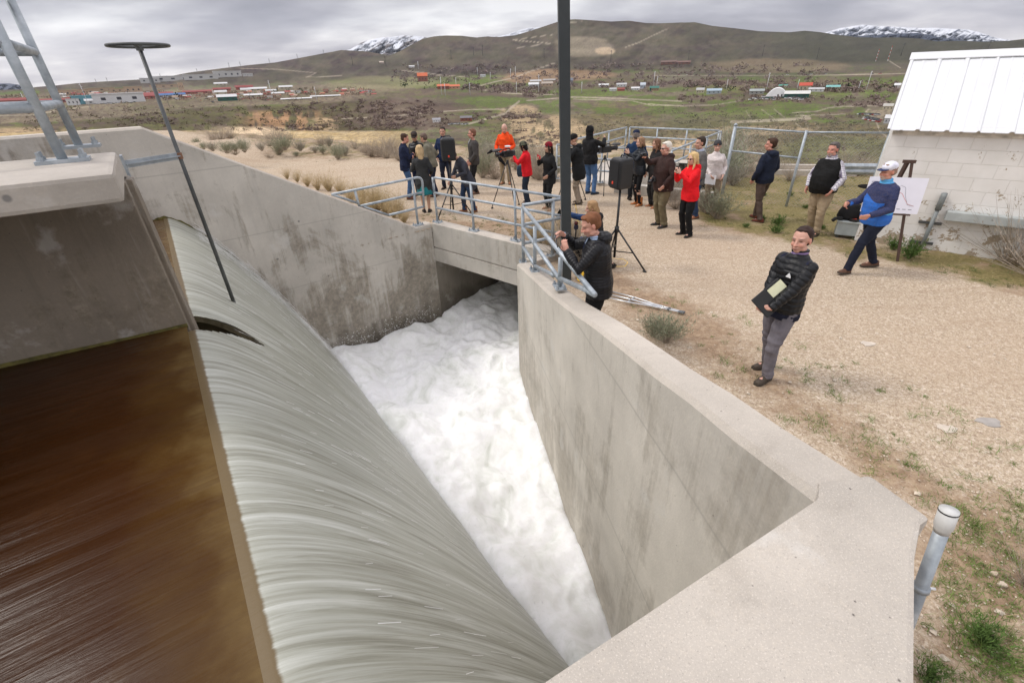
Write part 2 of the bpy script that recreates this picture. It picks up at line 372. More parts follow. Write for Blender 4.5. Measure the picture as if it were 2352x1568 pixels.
Z += -.06*np.exp(-((np.abs(S-ps)-.2)/.06)**2)*(1-sm(.2, .6, D))
V = np.stack([c0.x+cd.x*S+cn.x*D, c0.y+cd.y*S+cn.y*D, Z], -1).reshape(-1, 3)
kf = ~(notch[:-1, :-1] | notch[1:, 1:])
t_ = NT('falling_water'); uvn = t_.n('ShaderNodeUVMap'); uvn.uv_map = 'UVMap'
def uvs(sx, sy, off=0.0):
    mp = t_.n('ShaderNodeMapping'); mp.inputs['Scale'].default_value = (sx, sy, 1); mp.inputs['Location'].default_value = (off, off, 0); t_.l(uvn.outputs[0], mp.inputs[0]); return mp.outputs[0]
f1 = t_.noise(uvs(8, .5), 2.2, 8, .66, .5); f2 = t_.noise(uvs(34, .9, 3), 2.0, 6, .6, .6); f3 = t_.noise(uvs(1.1, .9, 5), 1.6, 5, .55)
f4 = t_.noise(uvs(60, 1.6, 8), 2.0, 4, .6)
c = t_.ramp(f1, [(.34, (.19, .185, .14)), (.46, (.29, .29, .235)), (.56, (.38, .385, .33)), (.70, (.56, .57, .52))])
c = t_.mix(t_.ramp(f2, [(.44, 0.0), (.70, .34)]), c, (.60, .61, .56)); c = t_.mix(t_.ramp(f4, [(.5, 0.0), (.75, .28)]), c, (.29, .28, .22))
c = t_.mix(t_.ramp(f3, [(.44, 0.0), (.66, .3)]), c, (.37, .375, .305))
xx = t_.xyz(uvn.outputs[0])
foam = t_.ramp(t_.math('MULTIPLY', t_.math('ADD', xx[1], t_.math('MULTIPLY', f2, .9)), .33), [(0.0, 0.0), (.74, 0.0), (.95, .9)])
lip = t_.ramp(t_.math('ADD', t_.math('DIVIDE', xx[1], 2.75), t_.math('MULTIPLY', f1, .06)), [(.035, 1.0), (.055, 0.0)])
hm = t_.math('ADD', t_.math('MULTIPLY', f1, .6), t_.math('MULTIPLY', f2, .4))
c = t_.mix(foam, c, (.86, .87, .85)); lipm = t_.ramp(t_.math('ADD', xx[1], t_.math('MULTIPLY', t_.math('SUBTRACT', f1, .5), .03)), [(-.0, 1.0), (.002, 1.0), (.014, 0.0)]); c = t_.mix(lipm, c, (.13, .09, .04)); wtr = t_.done(c, .42, 0, t_.bump(hm, .22, .02), .4)
UVs = np.stack([S, D], -1).reshape(-1, 2)
sheet = np_mesh('falling_water', V, grid_faces(nu_, nv_, kf), wtr, None, True, None, UVs); tag(sheet, kind='structure')
# concrete ogee lip seen through the gap behind the pier
m_og = plain('wet_ogee', (.085, .06, .03), .35, var=.45, scale=9, bump=.3, bscale=30)
S2, D2 = np.meshgrid(np.linspace(ps-.45, ps+.45, 40), np.linspace(-.02, .8, 30), indexing='ij'); Z2 = 1.12-drop(D2)*1.05-.10
V2 = np.stack([c0.x+cd.x*S2+cn.x*D2, c0.y+cd.y*S2+cn.y*D2, Z2], -1).reshape(-1, 3)
tag(np_mesh('spillway_crest', V2, grid_faces(40, 30), m_og), kind='structure')
# upstream water: level surface, flowing towards the crest
t_ = NT('brown_water'); v = t_.coord()
mp = t_.n('ShaderNodeMapping'); mp.inputs['Rotation'].default_value = (0, 0, -math.atan2(cn.y, cn.x)); t_.l(v, mp.inputs[0])
mp2 = t_.n('ShaderNodeMapping'); mp2.inputs['Scale'].default_value = (.45, 5.5, 1); t_.l(mp.outputs[0], mp2.inputs[0])
g1 = t_.noise(mp2.outputs[0], 1.6, 7, .62, .6)
mp3 = t_.n('ShaderNodeMapping'); mp3.inputs['Scale'].default_value = (.9, 16, 1); t_.l(mp.outputs[0], mp3.inputs[0]); g2 = t_.noise(mp3.outputs[0], 2, 5, .6, .5)
va = t_.xyz(t_.attr())
dep = t_.ramp(t_.math('ADD', va[0], t_.math('MULTIPLY', t_.math('SUBTRACT', t_.noise(v, 3.2, 5), .5), .16)), [(0.0, (.125, .08, .030)), (.05, (.066, .033, .009)), (.13, (.036, .0125, .003)), (.35, (.018, .0055, .0012)), (.75, (.008, .003, .0008))])
c = t_.mix(t_.ramp(g1, [(.47, 0.0), (.70, .5)]), dep, (.050, .024, .012)); c = t_.mix(t_.ramp(t_.noise(v, 7, 5), [(.55, 0.0), (.8, .16)]), c, (.085, .032, .005))
bw = t_.done(c, .22, 0, t_.bump(t_.math('ADD', g1, t_.math('MULTIPLY', g2, .4)), .16, .04), .12)
nS, nD = 220, 200
S3, D3 = np.meshgrid(np.linspace(-.3, 11, nS), np.linspace(-.05, -9, nD), indexing='ij')
Z3 = 1.25+.012*(fbm(S3*6, D3*.7, 2, 3)-.5)+0*S3; Z3[:, 0] = 1.249
X3 = c0.x+cd.x*S3+cn.x*D3; Y3 = c0.y+cd.y*S3+cn.y*D3
V3 = np.stack([X3, Y3, Z3], -1).reshape(-1, 3)
dd = np.clip(-D3/4.0, 0, 1).reshape(-1)
tag(np_mesh('upstream_water', V3, grid_faces(nS, nD), bw, None, True, np.stack([dd]*3, 1)), kind='structure')
# green algae edge where the water meets pier and left wall
m_al = plain('algae', (.10, .085, .018), .6, var=.5, scale=20, bump=.4, bscale=50)
mb = MB()
for i in range(160):
    s = i*.05; p = pf+pdv*s-pno*.004; h = .035+.03*float(fbm(np.array([s*3.]), np.array([0.]), 1, 3)[0])
    q = p+pdv*.05; mb.add([(p.x, p.y, 1.235), (q.x, q.y, 1.235), (q.x, q.y, 1.235+h), (p.x, p.y, 1.235+h)], [(0, 1, 2, 3)])
mb.build('algae_band', m_al, pier)
lw = Vector((.761, .648, 0)); ln_ = Vector((.648, -.761, 0)); mb = MB(); base = Vector((-5.6, 7.82, 0))
for i in range(70):
    a_ = -.45+i*.03; pts = []
    for a2 in (a_, a_+.031):
        p = base+lw*a2+ln_*.006; d = (p-c0).dot(cn); z = 1.25-1.3*max(d, 0)**1.4; hh = (.025+.012*math.sin(a2*23)+.008*math.sin(a2*61))*max(.3, 1-max(0, a2)/1.7)
        pts.append((p, z, hh))
    (p, z, h), (q, y, g) = pts; mb.add([(p.x, p.y, z-.04), (q.x, q.y, y-.04), (q.x, q.y, y+g), (p.x, p.y, z+h)], [(0, 1, 2, 3)])
mb.build('algae_band', m_al, bpy.data.objects['retaining_wall'])
# white pool
n1_, n2_ = 420, 620
A_, B_ = np.meshgrid(np.linspace(0, 1, n1_), np.linspace(0, 1, n2_), indexing='ij')
px = -6.5+11.0*A_; py = -1+19.5*B_
dcr = (px-c0.x)*cn.x+(py-c0.y)*cn.y
along = (px-.5)*.1+(py-5)*1.0
tur = (fbm(px*1.1, py*1.1, 21, 3)-.5); rdg = 1-np.abs(fbm(px*2.3+tur*3, py*2.3-tur*2, 31, 2)-.5)*2
Zp = -2.42+tur*.42+(rdg-.8)*.10+(fbm(px*4, py*4, 33, 5)-.5)*.11
Zp += .30*np.exp(-((dcr-2.1)/.45)**2)
Zp += .14*sm(10.0, 13.0, py)
t_ = NT('white_water'); v = t_.coord()
wv = t_.mix(.35, v, t_.noise(v, 1.2, 3)); nA = t_.noise(t_.coord((1, .7, 1)), 1.7, 7, .62, 1.1); nB = t_.noise(v, 8, 7, .7, 1.0)
c = t_.ramp(nA, [(.30, (.66, .68, .63)), (.42, (.84, .85, .82)), (.52, (.93, .935, .92)), (.7, (.96, .96, .96))])
c = t_.mix(t_.ramp(nB, [(.47, 0.0), (.68, .35)]), c, (.70, .73, .66))
pw = t_.done(c, .8, 0, t_.bump(t_.math('ADD', nA, t_.math('MULTIPLY', nB, .5)), .3, .07), .15); t_.b.inputs['Subsurface Weight'].default_value = .7; t_.b.inputs['Subsurface Radius'].default_value = (1, 1, 1); t_.b.inputs['Subsurface Scale'].default_value = .22
keepp = (dcr > 1.35)[:-1, :-1]
V4 = np.stack([px, py, Zp], -1).reshape(-1, 3)
tag(np_mesh('white_water', V4, grid_faces(n1_, n2_, keepp), pw), kind='structure')
# spray: loose threads of water thrown along the left wall and over the landing line
mb = MB()
for i in range(1500):
    s = rnd.choice((rnd.uniform(-.1, .9), rnd.uniform(-.1, .9), rnd.uniform(0, 8.6))); d = rnd.uniform(.3, 2.3); p = c0+cd*s+cn*d
    z = 1.25-1.3*d**1.4; h = rnd.uniform(.0, .05)+(.16*rnd.random()**2 if s < .9 else 0); L = rnd.uniform(.05, .22); d2 = d+L*.62; q = c0+cd*(s-.02)+cn*d2; z2 = 1.25-1.3*d2**1.4
    r = rnd.uniform(.0008, .0022); mb.tube([(p.x, p.y, z+h), (q.x, q.y, z2+h)], r, 3, caps=False)
for i in range(1400):
    s = rnd.uniform(-.2, 9); e_ = rnd.random(); p = c0+cd*s+cn*(1.9+rnd.gauss(0, .16)) if e_ < .6 else base+lw*rnd.uniform(1.3, 4.6)+ln_*abs(rnd.gauss(0, .2)); z = -2.25+abs(rnd.gauss(0, .20)); r = rnd.uniform(.003, .009); d_ = Vector((rnd.uniform(-1, 1), rnd.uniform(-1, 1), rnd.uniform(-.3, 1))).normalized()*r*rnd.uniform(1.5, 5)
    mb.tube([(p.x, p.y, z), (p.x+d_.x, p.y+d_.y, z+d_.z)], r*.5, 4)
m_sp = plain('spray', (.8, .8, .79), .4, bump=0); sp_ = mb.build('spray', m_sp); tag(sp_, kind='stuff', label='fine white threads of spray over the falling water', cat='spray')
HAZE = 0.9e-5
# ================================================================= GROUND (gravel pad) with a hole for the spillway
ZONES_SOIL = [
 [(1300, 560), (1430, 600), (1490, 640), (1610, 690), (1690, 740), (1790, 800), (1880, 880), (2000, 930), (2120, 1040), (2352, 1120), (2600, 1300), (2600, 1800), (1900, 1800), (2080, 1180), (1350, 690), (1290, 600)],
 [(1560, 470), (1600, 520), (1700, 545), (1900, 575), (1960, 605), (2060, 612), (2200, 640), (2352, 690), (2700, 760), (2700, 560), (2030, 560), (2060, 400), (1700, 395), (1640, 420)],
 [(700, 425), (930, 500), (990, 512), (1180, 552), (1300, 575), (1300, 500), (1190, 500), (1040, 500), (900, 465), (780, 430)],
 [(380, 300), (440, 318), (560, 352), (640, 362), (760, 372), (900, 372), (1100, 372), (1300, 395), (1420, 450), (1660, 470), (1660, 330), (380, 290)]]
def zone_mask(x, y, polys, w):
    m = np.zeros(np.shape(x))
    for p in polys:
        q = [tuple(at(a, b, 0)[:2]) for a, b in p]; ins = in_poly(x, y, q); d = seg_dist(x, y, q+[q[0]])
        m = np.maximum(m, np.where(ins, .5+.5*np.clip(d/w, 0, 1), .5-.5*np.clip(d/w, 0, 1)))
    return m
hole = [(-11.5, 2.98), (-5.72, 7.96), (hA.x+hn.x*.2, hA.y+hn.y*.2), (hE.x+hn.x*.2-.2, hE.y+hn.y*.2+.15), (.45, 8.28), (1.4, 1.3), (1.5, .9), (1.2, .2), (1.0, -2.1), (-11.5, -2.1)]
GX0, GX1, GY0, GY1 = -60, 34, -6, 62
gx = np.concatenate([np.arange(-60, -14, 1.0), np.arange(-14, 16, .11), np.arange(16, 34.1, .6)])
gy = np.concatenate([np.arange(-6, 0, .4), np.arange(0, 20, .11), np.arange(20, 62.1, .8)])
GXX, GYY = np.meshgrid(gx, gy, indexing='ij')
EDGE = [(-70, 10), (-45, 22), (-31, 33), (-25, 42), (-14, 33), (-6, 27.5), (0, 24.5), (5, 24), (8, 22.5), (10, 17.8), (15, 16.6), (34, 13)]    # where the pad breaks away into the valley
def pad_z(x, y):
    ex = np.interp(x, [e[0] for e in EDGE], [e[1] for e in EDGE]); ex = ex+(fbm(x*.35, y*0, 71, 3)-.5)*2
    over = np.maximum(y-ex, 0)
    z = -over*.62-.10*over**1.3*.2
    z = z+sm(9, 25, np.hypot(x, y))*(fbm(x*.18, y*.18, 5, 4)-.52)*.75*sm(-4, -9, x*.7-y*.25)
    z = z+(fbm(x*.6, y*.6, 8, 3)-.5)*.05
    far_l = sm(-9, -15, x)*sm(17, 21, y)*(1-sm(26, 34, y)); z = z+far_l*.5*fbm(x*.25, y*.3, 15, 3)
    for (bx, by, br, bh) in ((-20.5, 32.5, 3.2, .55), (-15.5, 27.0, 2.4, .45), (-24, 36, 2.5, .5)): z = z+bh*np.exp(-((x-bx)**2+(y-by)**2)/br**2)
    return z
GZ = pad_z(GXX, GYY)
ms_ = zone_mask(GXX, GYY, ZONES_SOIL[:3], .55); ms4 = zone_mask(GXX, GYY, ZONES_SOIL[3:], 1.2)
mg_ = zone_mask(GXX, GYY, ZONES_SOIL[1:2], .6)
inh = in_poly(GXX, GYY, hole); keepg = ~(inh[:-1, :-1] & inh[1:, 1:] & inh[1:, :-1] & inh[:-1, 1:])
slope_m = sm(.3, 2.5, -GZ)
colg = np.stack([np.maximum(ms_, ms4*.8), np.maximum(mg_, ms4*.75), slope_m], -1).reshape(-1, 3)
t_ = NT('gravel'); v = t_.coord(); a3 = t_.xyz(t_.attr())
big = t_.noise(v, .35, 4); med = t_.noise(v, 2.2, 6, .65); fin = t_.noise(v, 34, 5, .75); vc = t_.vor(v, 42, 'Color'); vg = t_.xyz(vc)[0]; vc2 = t_.xyz(t_.vor(v, 95, 'Color'))[1]
c = t_.ramp(vg, [(0.0, (.17, .12, .085)), (.2, (.325, .255, .18)), (.5, (.45, .37, .262)), (.82, (.56, .48, .362)), (1.0, (.78, .70, .60))])
c = t_.mix(.55, c, t_.ramp(vc2, [(0.0, (.25, .165, .11)), (.35, (.41, .33, .232)), (.75, (.52, .425, .317)), (1.0, (.72, .58, .45))]))
c = t_.mix(t_.ramp(fin, [(.35, .5), (.55, 0.0)]), c, (.30, .215, .135))
c = t_.mix(t_.ramp(big, [(.4, 0.0), (.65, .35)]), c, (.42, .31, .215)); trk = t_.noise(t_.coord((.28, 2.2, 1)), 1.0, 5, .6, .8); c = t_.mix(t_.ramp(trk, [(.52, 0.0), (.62, .28)]), c, (.33, .235, .155)); c = t_.mix(t_.ramp(t_.noise(v, 130, 2), [(.60, 0.0), (.68, .5)]), c, (.80, .72, .62)); c = t_.mix(t_.ramp(t_.noise(v, 90, 3), [(.30, .55), (.40, 0.0)]), c, (.13, .09, .06))
sm_ = t_.math('ADD', a3[0], t_.math('MULTIPLY', t_.math('SUBTRACT', med, .5), 1.5)); sm_ = t_.math('ADD', sm_, t_.math('MULTIPLY', t_.math('SUBTRACT', big, .5), .8))
soil = t_.ramp(t_.noise(v, 11, 6, .7), [(.3, (.12, .07, .038)), (.5, (.25, .16, .095)), (.7, (.42, .31, .20))])
c = t_.mix(t_.ramp(sm_, [(.5, 0.0), (.74, .42), (1.1, .75)]), c, soil)
gm = t_.math('ADD', a3[1], t_.math('MULTIPLY', t_.math('SUBTRACT', t_.noise(v, 1.5, 7, .7), .5), 2.0))
moss = t_.ramp(t_.noise(v, 24, 5, .7), [(.3, (.07, .065, .018)), (.5, (.16, .14, .045)), (.72, (.34, .27, .13))])
c = t_.mix(t_.ramp(gm, [(.66, 0.0), (.88, .62), (1.2, .85)]), c, moss)
c = t_.mix(a3[2], c, t_.ramp(t_.noise(v, .8, 7, .7), [(.35, (.12, .10, .055)), (.55, (.22, .17, .10)), (.7, (.36, .27, .17))]))
gb = t_.bump(t_.math('ADD', t_.math('MULTIPLY', t_.vor(v, 42), .7), fin), .55, .012); gb = t_.bump(med, .35, .05, gb)
gravel = t_.done(c, .93, 0, gb, .2)
V5 = np.stack([GXX, GYY, GZ], -1).reshape(-1, 3)
tag(np_mesh('ground', V5, grid_faces(len(gx), len(gy), keepg), gravel, None, True, colg), kind='structure')
# ================================================================= FAR TERRAIN
# skyline and depth control, given as photo rows per photo column, turned into real distances and heights
def pl(tbl): a = np.array(tbl, float); return lambda u: np.interp(u, a[:, 0], a[:, 1])
def hor(u): return 211.8-u*.03304                              # true horizon row
z3 = lambda x, y: ((1000+x/2.352)*.784, (40+y/2.352)*.784)
z4 = lambda x, y: ((1900+x/2.138)*.784, (40+y/2.138)*.784)
z2_ = lambda x, y: ((x/2.352)*.784, (180+y/2.352)*.784)
sk = [(-700, 232), (-200, 214), (0, 207), (60, 205)]+[z2_(*q) for q in ((240, 178), (400, 165), (520, 152), (700, 140), (990, 124), (1170, 104), (1300, 78), (1500, 52), (1700, 28), (1900, 8))]
sk += [z3(*q) for q in ((0, 252), (180, 262), (330, 290), (400, 262), (500, 205), (560, 175), (640, 158), (720, 152), (830, 154), (930, 166), (1010, 158), (1080, 163), (1200, 150), (1310, 118), (1400, 88), (1460, 68), (1530, 46), (1610, 40), (1700, 45), (1800, 52), (1860, 56), (1980, 50), (2100, 66), (2200, 68), (2352, 62))]
sk += [z4(*q) for q in ((200, 58), (290, 55), (400, 78), (560, 95), (700, 112), (880, 118), (980, 108), (1080, 118), (1180, 134), (1300, 148), (1420, 152), (1560, 150), (1700, 158), (1800, 175), (1960, 172), (2100, 178), (2250, 172), (2352, 160))]+[(2600, 118), (3100, 110)]
SKY = pl(sk)
# bluff top edge of the left plateau and its foot
BT = pl([(-700, 300), (0, 285), (150, 281), (330, 265), (470, 247), (640, 242), (760, 236), (840, 232), (880, 224), (960, 235), (1100, 262), (1250, 262), (1400, 262), (1560, 282), (1700, 275), (1900, 282), (2352, 300), (3100, 320)])
FOOT = pl([(-700, 330), (0, 312), (400, 304), (640, 302), (800, 298), (940, 305), (1100, 330), (1300, 332), (1450, 372), (1600, 380), (1750, 392), (1900, 405), (2352, 430), (3100, 460)])
DT = pl([(-700, 1300), (400, 1300), (800, 1250), (1000, 900), (1200, 760), (1500, 520), (1800, 420), (3100, 420)])     # distance of the bluff top
DF = pl([(-700, 950), (400, 950), (800, 900), (1000, 520), (1200, 360), (1500, 260), (1800, 230), (3100, 230)])       # distance of the foot
us = np.linspace(-700, 3050, 1800)
rows = []
def colD(u):      # row/distance pairs from near to far
    f = FOOT(u); b = BT(u); s = SKY(u); h = hor(u)
    v0 = np.maximum(f+34, 352+0*u)
    mid = b+(h+14-b)*.62
    return [(v0+90, 60+0*u), (v0+20, DF(u)*.55), (f, DF(u)), (b+(f-b)*.5, DF(u)+(DT(u)-DF(u))*.35), (b, DT(u)), (b-3, DT(u)*1.25), (mid, DT(u)*1.9+300), (h+14, 4200+0*u), (np.minimum(h+3, s+40+0*u)*0+np.where(s > h-6, h+6, h+1), 6200+0*u), (s, np.where(s > h-6, 12000, 8800)+0*u)]
cps = colD(us)
# resample rows densely
NV = 330; tt = np.linspace(0, len(cps)-1, NV)
Vr = np.stack([c_[0] for c_ in cps], 1); Dr = np.stack([np.log(c_[1]) for c_ in cps], 1)
Vr = np.minimum.accumulate(Vr, 1)
ki = np.minimum(tt.astype(int), len(cps)-2); fr = tt-ki; frs = fr
VV = Vr[:, ki]*(1-frs)+Vr[:, ki+1]*frs; DD = np.exp(Dr[:, ki]*(1-frs)+Dr[:, ki+1]*frs)
UU = np.repeat(us[:, None], NV, 1)
# relief: ridges and gullies
gul = 1-np.abs(fbm(UU/55, VV/60, 41, 4)-.5)*2
onb = sm(0, 6, VV-BT(UU))*(1-sm(FOOT(UU)-4, FOOT(UU)+12, VV)); DD = DD*(1+onb*(gul-.75)*.07*sm(0, 10, VV-BT(UU)))
mtn = (1-sm(hor(UU)-6, hor(UU)+8, VV)); DD = DD*(1+mtn*((1-np.abs(fbm(UU/70+VV/90, VV/40, 51, 4)-.5)*2)-.75)*.035)
x_ = UU-1176; y_ = -(VV-784); a_ = x_*math.cos(ROL)+y_*math.sin(ROL); b_ = -x_*math.sin(ROL)+y_*math.cos(ROL)
dx, dy, dz = a_, F*math.cos(PIT)+b_*math.sin(PIT), -F*math.sin(PIT)+b_*math.cos(PIT); hh = np.hypot(dx, dy)
TX, TY, TZ = dx/hh*DD, dy/hh*DD, H+dz/hh*DD
# make the jump from the pad down to the valley floor stay below the near ground
TZ[:, :40] = np.minimum(TZ[:, :40], -3-DD[:, :40]*.02)
def terr(u, v):      # world point on the far terrain under a photo pixel
    i = int(round((u+700)/3750*1799)); i = max(0, min(1799, i)); col = VV[i]; j = int(np.searchsorted(-col, -v)); j = max(1, min(NV-1, j))
    d0, d1 = col[j-1], col[j]; k = 0 if d1 == d0 else (v-d0)/(d1-d0); D = DD[i, j-1]*(1-k)+DD[i, j]*k
    return at_dist(u, v, float(D)), float(D)
# ---- albedo
def L(r, g, b): return np.array([r, g, b])
nA = fbm(UU/42, VV/9, 1, 5); nB = fbm(UU/11, VV/3.2, 2, 5); nC = fbm(UU/120, VV/22, 3, 4); nD2 = vnoise(UU/3.6, VV/1.5, 6); nE = fbm(UU/5, VV/2, 12, 3)
G1, G2, BRN, BRS, SND, SND2, GRY = L(.10, .145, .03), L(.165, .195, .055), L(.165, .13, .085), L(.125, .088, .078), L(.48, .35, .215), L(.40, .235, .13), L(.21, .185, .145)
Cc = np.zeros(UU.shape+(3,))
def bl(m, c): 
    global Cc
    m = np.clip(m, 0, 1)[..., None]; Cc = Cc*(1-m)+c*m
Cc[:] = BRN
bl(sm(.46, .62, nA), G1*1.05); bl(sm(.5, .64, nB)*.55, G2); bl(sm(.54, .64, nC)*.5, GRY)
bl(sm(.53, .6, fbm(UU/16, VV/4.5, 8, 5))*.8, BRS)
# mountains
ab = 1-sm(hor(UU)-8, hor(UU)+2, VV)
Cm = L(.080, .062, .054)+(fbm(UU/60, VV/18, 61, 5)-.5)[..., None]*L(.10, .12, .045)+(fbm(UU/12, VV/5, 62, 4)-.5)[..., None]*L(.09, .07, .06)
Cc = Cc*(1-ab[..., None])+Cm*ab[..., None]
rg = 1-np.abs(fbm(UU/38+VV/45, VV/30, 63, 4)-.5)*2; bl(ab*sm(.80, .97, rg)*.35, L(.17, .15, .11)); bl(ab*sm(.72, .40, rg)*.40, L(.055, .045, .04)); bl(ab*sm(.52, .66, fbm(UU/34-VV/30, VV/15, 65, 4))*.35, L(.16, .125, .09)); bl(ab*sm(.45, .7, fbm(UU/14+VV/9, VV/7, 64, 4))*.30, L(.12, .125, .07))  # ridge shading put into the colour: pale crests, dark brushy valleys
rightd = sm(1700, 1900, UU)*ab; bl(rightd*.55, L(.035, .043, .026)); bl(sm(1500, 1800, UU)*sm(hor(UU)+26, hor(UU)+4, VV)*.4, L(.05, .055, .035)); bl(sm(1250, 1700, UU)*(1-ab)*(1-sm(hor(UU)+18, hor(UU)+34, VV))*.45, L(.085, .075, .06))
# green benches in the middle distance
ben = sm(hor(UU)+22, hor(UU)+40, VV)*(1-sm(BT(UU)-2, BT(UU)+3, VV)); cen = sm(1050, 1120, UU)
bl(ben*cen*sm(.40, .56, nA)*.75, G1*1.15); bl(ben*(1-cen)*.35*sm(700, 800, UU), BRS)
# town plateau at left: pale
tp = (1-sm(870, 960, UU))*sm(hor(UU)+3, hor(UU)+10, VV)*(1-sm(BT(UU)-4, BT(UU), VV)); bl(tp*.65, L(.29, .235, .165)+(nB-.5)[..., None]*.1); bl(tp*sm(.56, .63, nE)*.6, BRS)
# bluffs
bm = sm(-2, 3, VV-BT(UU))*(1-sm(FOOT(UU)-2, FOOT(UU)+10, VV)); lf = 1-sm(860, 1000, UU)
bl(bm*lf, L(.115, .105, .05)+(nA-.5)[..., None]*L(.09, .13, .02)); bl(bm*lf*sm(.5, .6, fbm(UU/14, VV/6, 9, 5))*.75, BRS*.95)
sc1 = np.exp(-((UU-650)/85)**4)*sm(250, 262, VV)*sm(.33, .5, fbm(UU/14, VV/26, 14, 5)); bl(bm*sc1*.85, SND2*1.15); sc2 = np.exp(-((UU-60)/95)**4)*sm(288, 300, VV)*sm(.4, .5, nA); bl(bm*sc2*.9, SND)
bl(bm*np.exp(-((UU-745)/28)**2)*sm(266, 275, VV)*sm(.4, .5, nB), SND)
draw = np.exp(-((UU-940)/120)**4)*sm(222, 232, VV)*(1-sm(288, 300, VV)); bl(draw*.8, BRS*1.15+(nB-.5)[..., None]*.08); bl(draw*sm(.5, .6, nA)*.35, L(.2, .16, .12))
# sandy cliffs in the middle and right
rt = sm(1080, 1200, UU); cl_ = bm*rt*sm(.42, .56, fbm(UU/26, VV/13, 17, 5)); bl(bm*rt*.85, L(.20, .165, .09)+(nB-.5)[..., None]*.1); bl(bm*rt*sm(.50, .62, nE)*.5, BRS*1.1)
for (u0, v0, ru, rv, k) in ((1195, 265, 45, 22, .8), (1265, 315, 80, 45, .95), (1205, 300, 36, 20, .7), (1560, 355, 150, 34, .95), (1450, 345, 60, 30, .7), (1640, 395, 60, 22, .8), (1950, 395, 50, 40, .6), (1800, 400, 120, 20, .7)):
    q = ((UU-u0)/ru)**2+((VV-v0)/rv)**2; bl((q < 1.6)*sm(1.5, .6, q+(nA-.5)*1.6)*sm(.30, .44, fbm(UU/9, VV/14, 23, 5))*k, L(.50, .375, .235))
# gravel terrace in front of the left bluff
ter = (1-sm(880, 980, UU))*sm(299, 303, VV+(nC-.5)*6); bl(ter*(VV > FOOT(UU)-6), L(.62, .47, .26)+(nB-.5)[..., None]*.2); bl(np.clip(np.exp(-((UU-575)/75)**4)*sm(288, 296, VV), 0, 1)*.95, L(.74, .58, .40))
low = sm(FOOT(UU)+2, FOOT(UU)+14, VV)*rt; bl(low*.8, L(.27, .205, .125)+(nB-.5)[..., None]*.16); bl(low*sm(.5, .6, nA)*.7, BRS*1.2)
# ploughed earth, quarry, fields, lighter saddle
for (u0, v0, ru, rv, c_, k) in ((1290, 173, 110, 13, L(.36, .235, .145), .9), (1215, 182, 55, 9, L(.33, .215, .13), .8), (1640, 196, 62, 12, L(.135, .085, .06), .95), (1340, 108, 62, 22, L(.42, .36, .27), .55), (1390, 118, 22, 8, L(.60, .47, .33), .8),
        (1780, 152, 150, 16, L(.25, .19, .12), .6), (1690, 202, 100, 8, G2, .6), (1370, 213, 95, 8, G1*1.5, .8), (1130, 232, 80, 10, G1*1.45, .7), (1010, 190, 140, 12, G1*1.3, .5), (880, 190, 120, 14, L(.29, .27, .15), .6), (2040, 212, 60, 16, G1*1.4, .6),
        (2075, 262, 80, 12, L(.36, .30, .23), .8), (1870, 218, 70, 7, G2, .5), (1760, 262, 90, 16, G1*1.2, .7), (1650, 285, 110, 22, L(.15, .15, .07), .7), (1930, 345, 140, 30, L(.155, .165, .07), .7), (1740, 300, 120, 10, L(.42, .33, .22), .75), (2080, 205, 40, 14, L(.34, .28, .18), .5)):
    q = ((UU-u0)/ru)**2+((VV-v0)/rv)**2; bl((q < 2.2)*sm(1.5, .75, q+(nA-.5)*1.0)*k, c_+(nB-.5)[..., None]*.05)
# dots of sagebrush on the right-hand benches
bl(sm(1300, 1500, UU)*sm(hor(UU)+90, hor(UU)+120, VV)*sm(.60, .72, nD2)*.55, L(.13, .125, .09))
bl(ben*sm(.64, .74, nD2)*.5, BRS)
# bushes belts
for pts_, wd in (([(1080, 207), (1180, 205), (1290, 198), (1480, 196), (1640, 190), (1900, 200), (2060, 206)], 9), ([(1560, 226), (1760, 224), (1920, 240), (2030, 234)], 8), ([(1060, 216), (1200, 222), (1260, 215)], 4), ([(1100, 262), (1260, 268)], 6)):
    bl(sm(wd, wd*.3, seg_dist(UU, VV, pts_)+(nB-.5)*14)*.75, BRS*1.15)
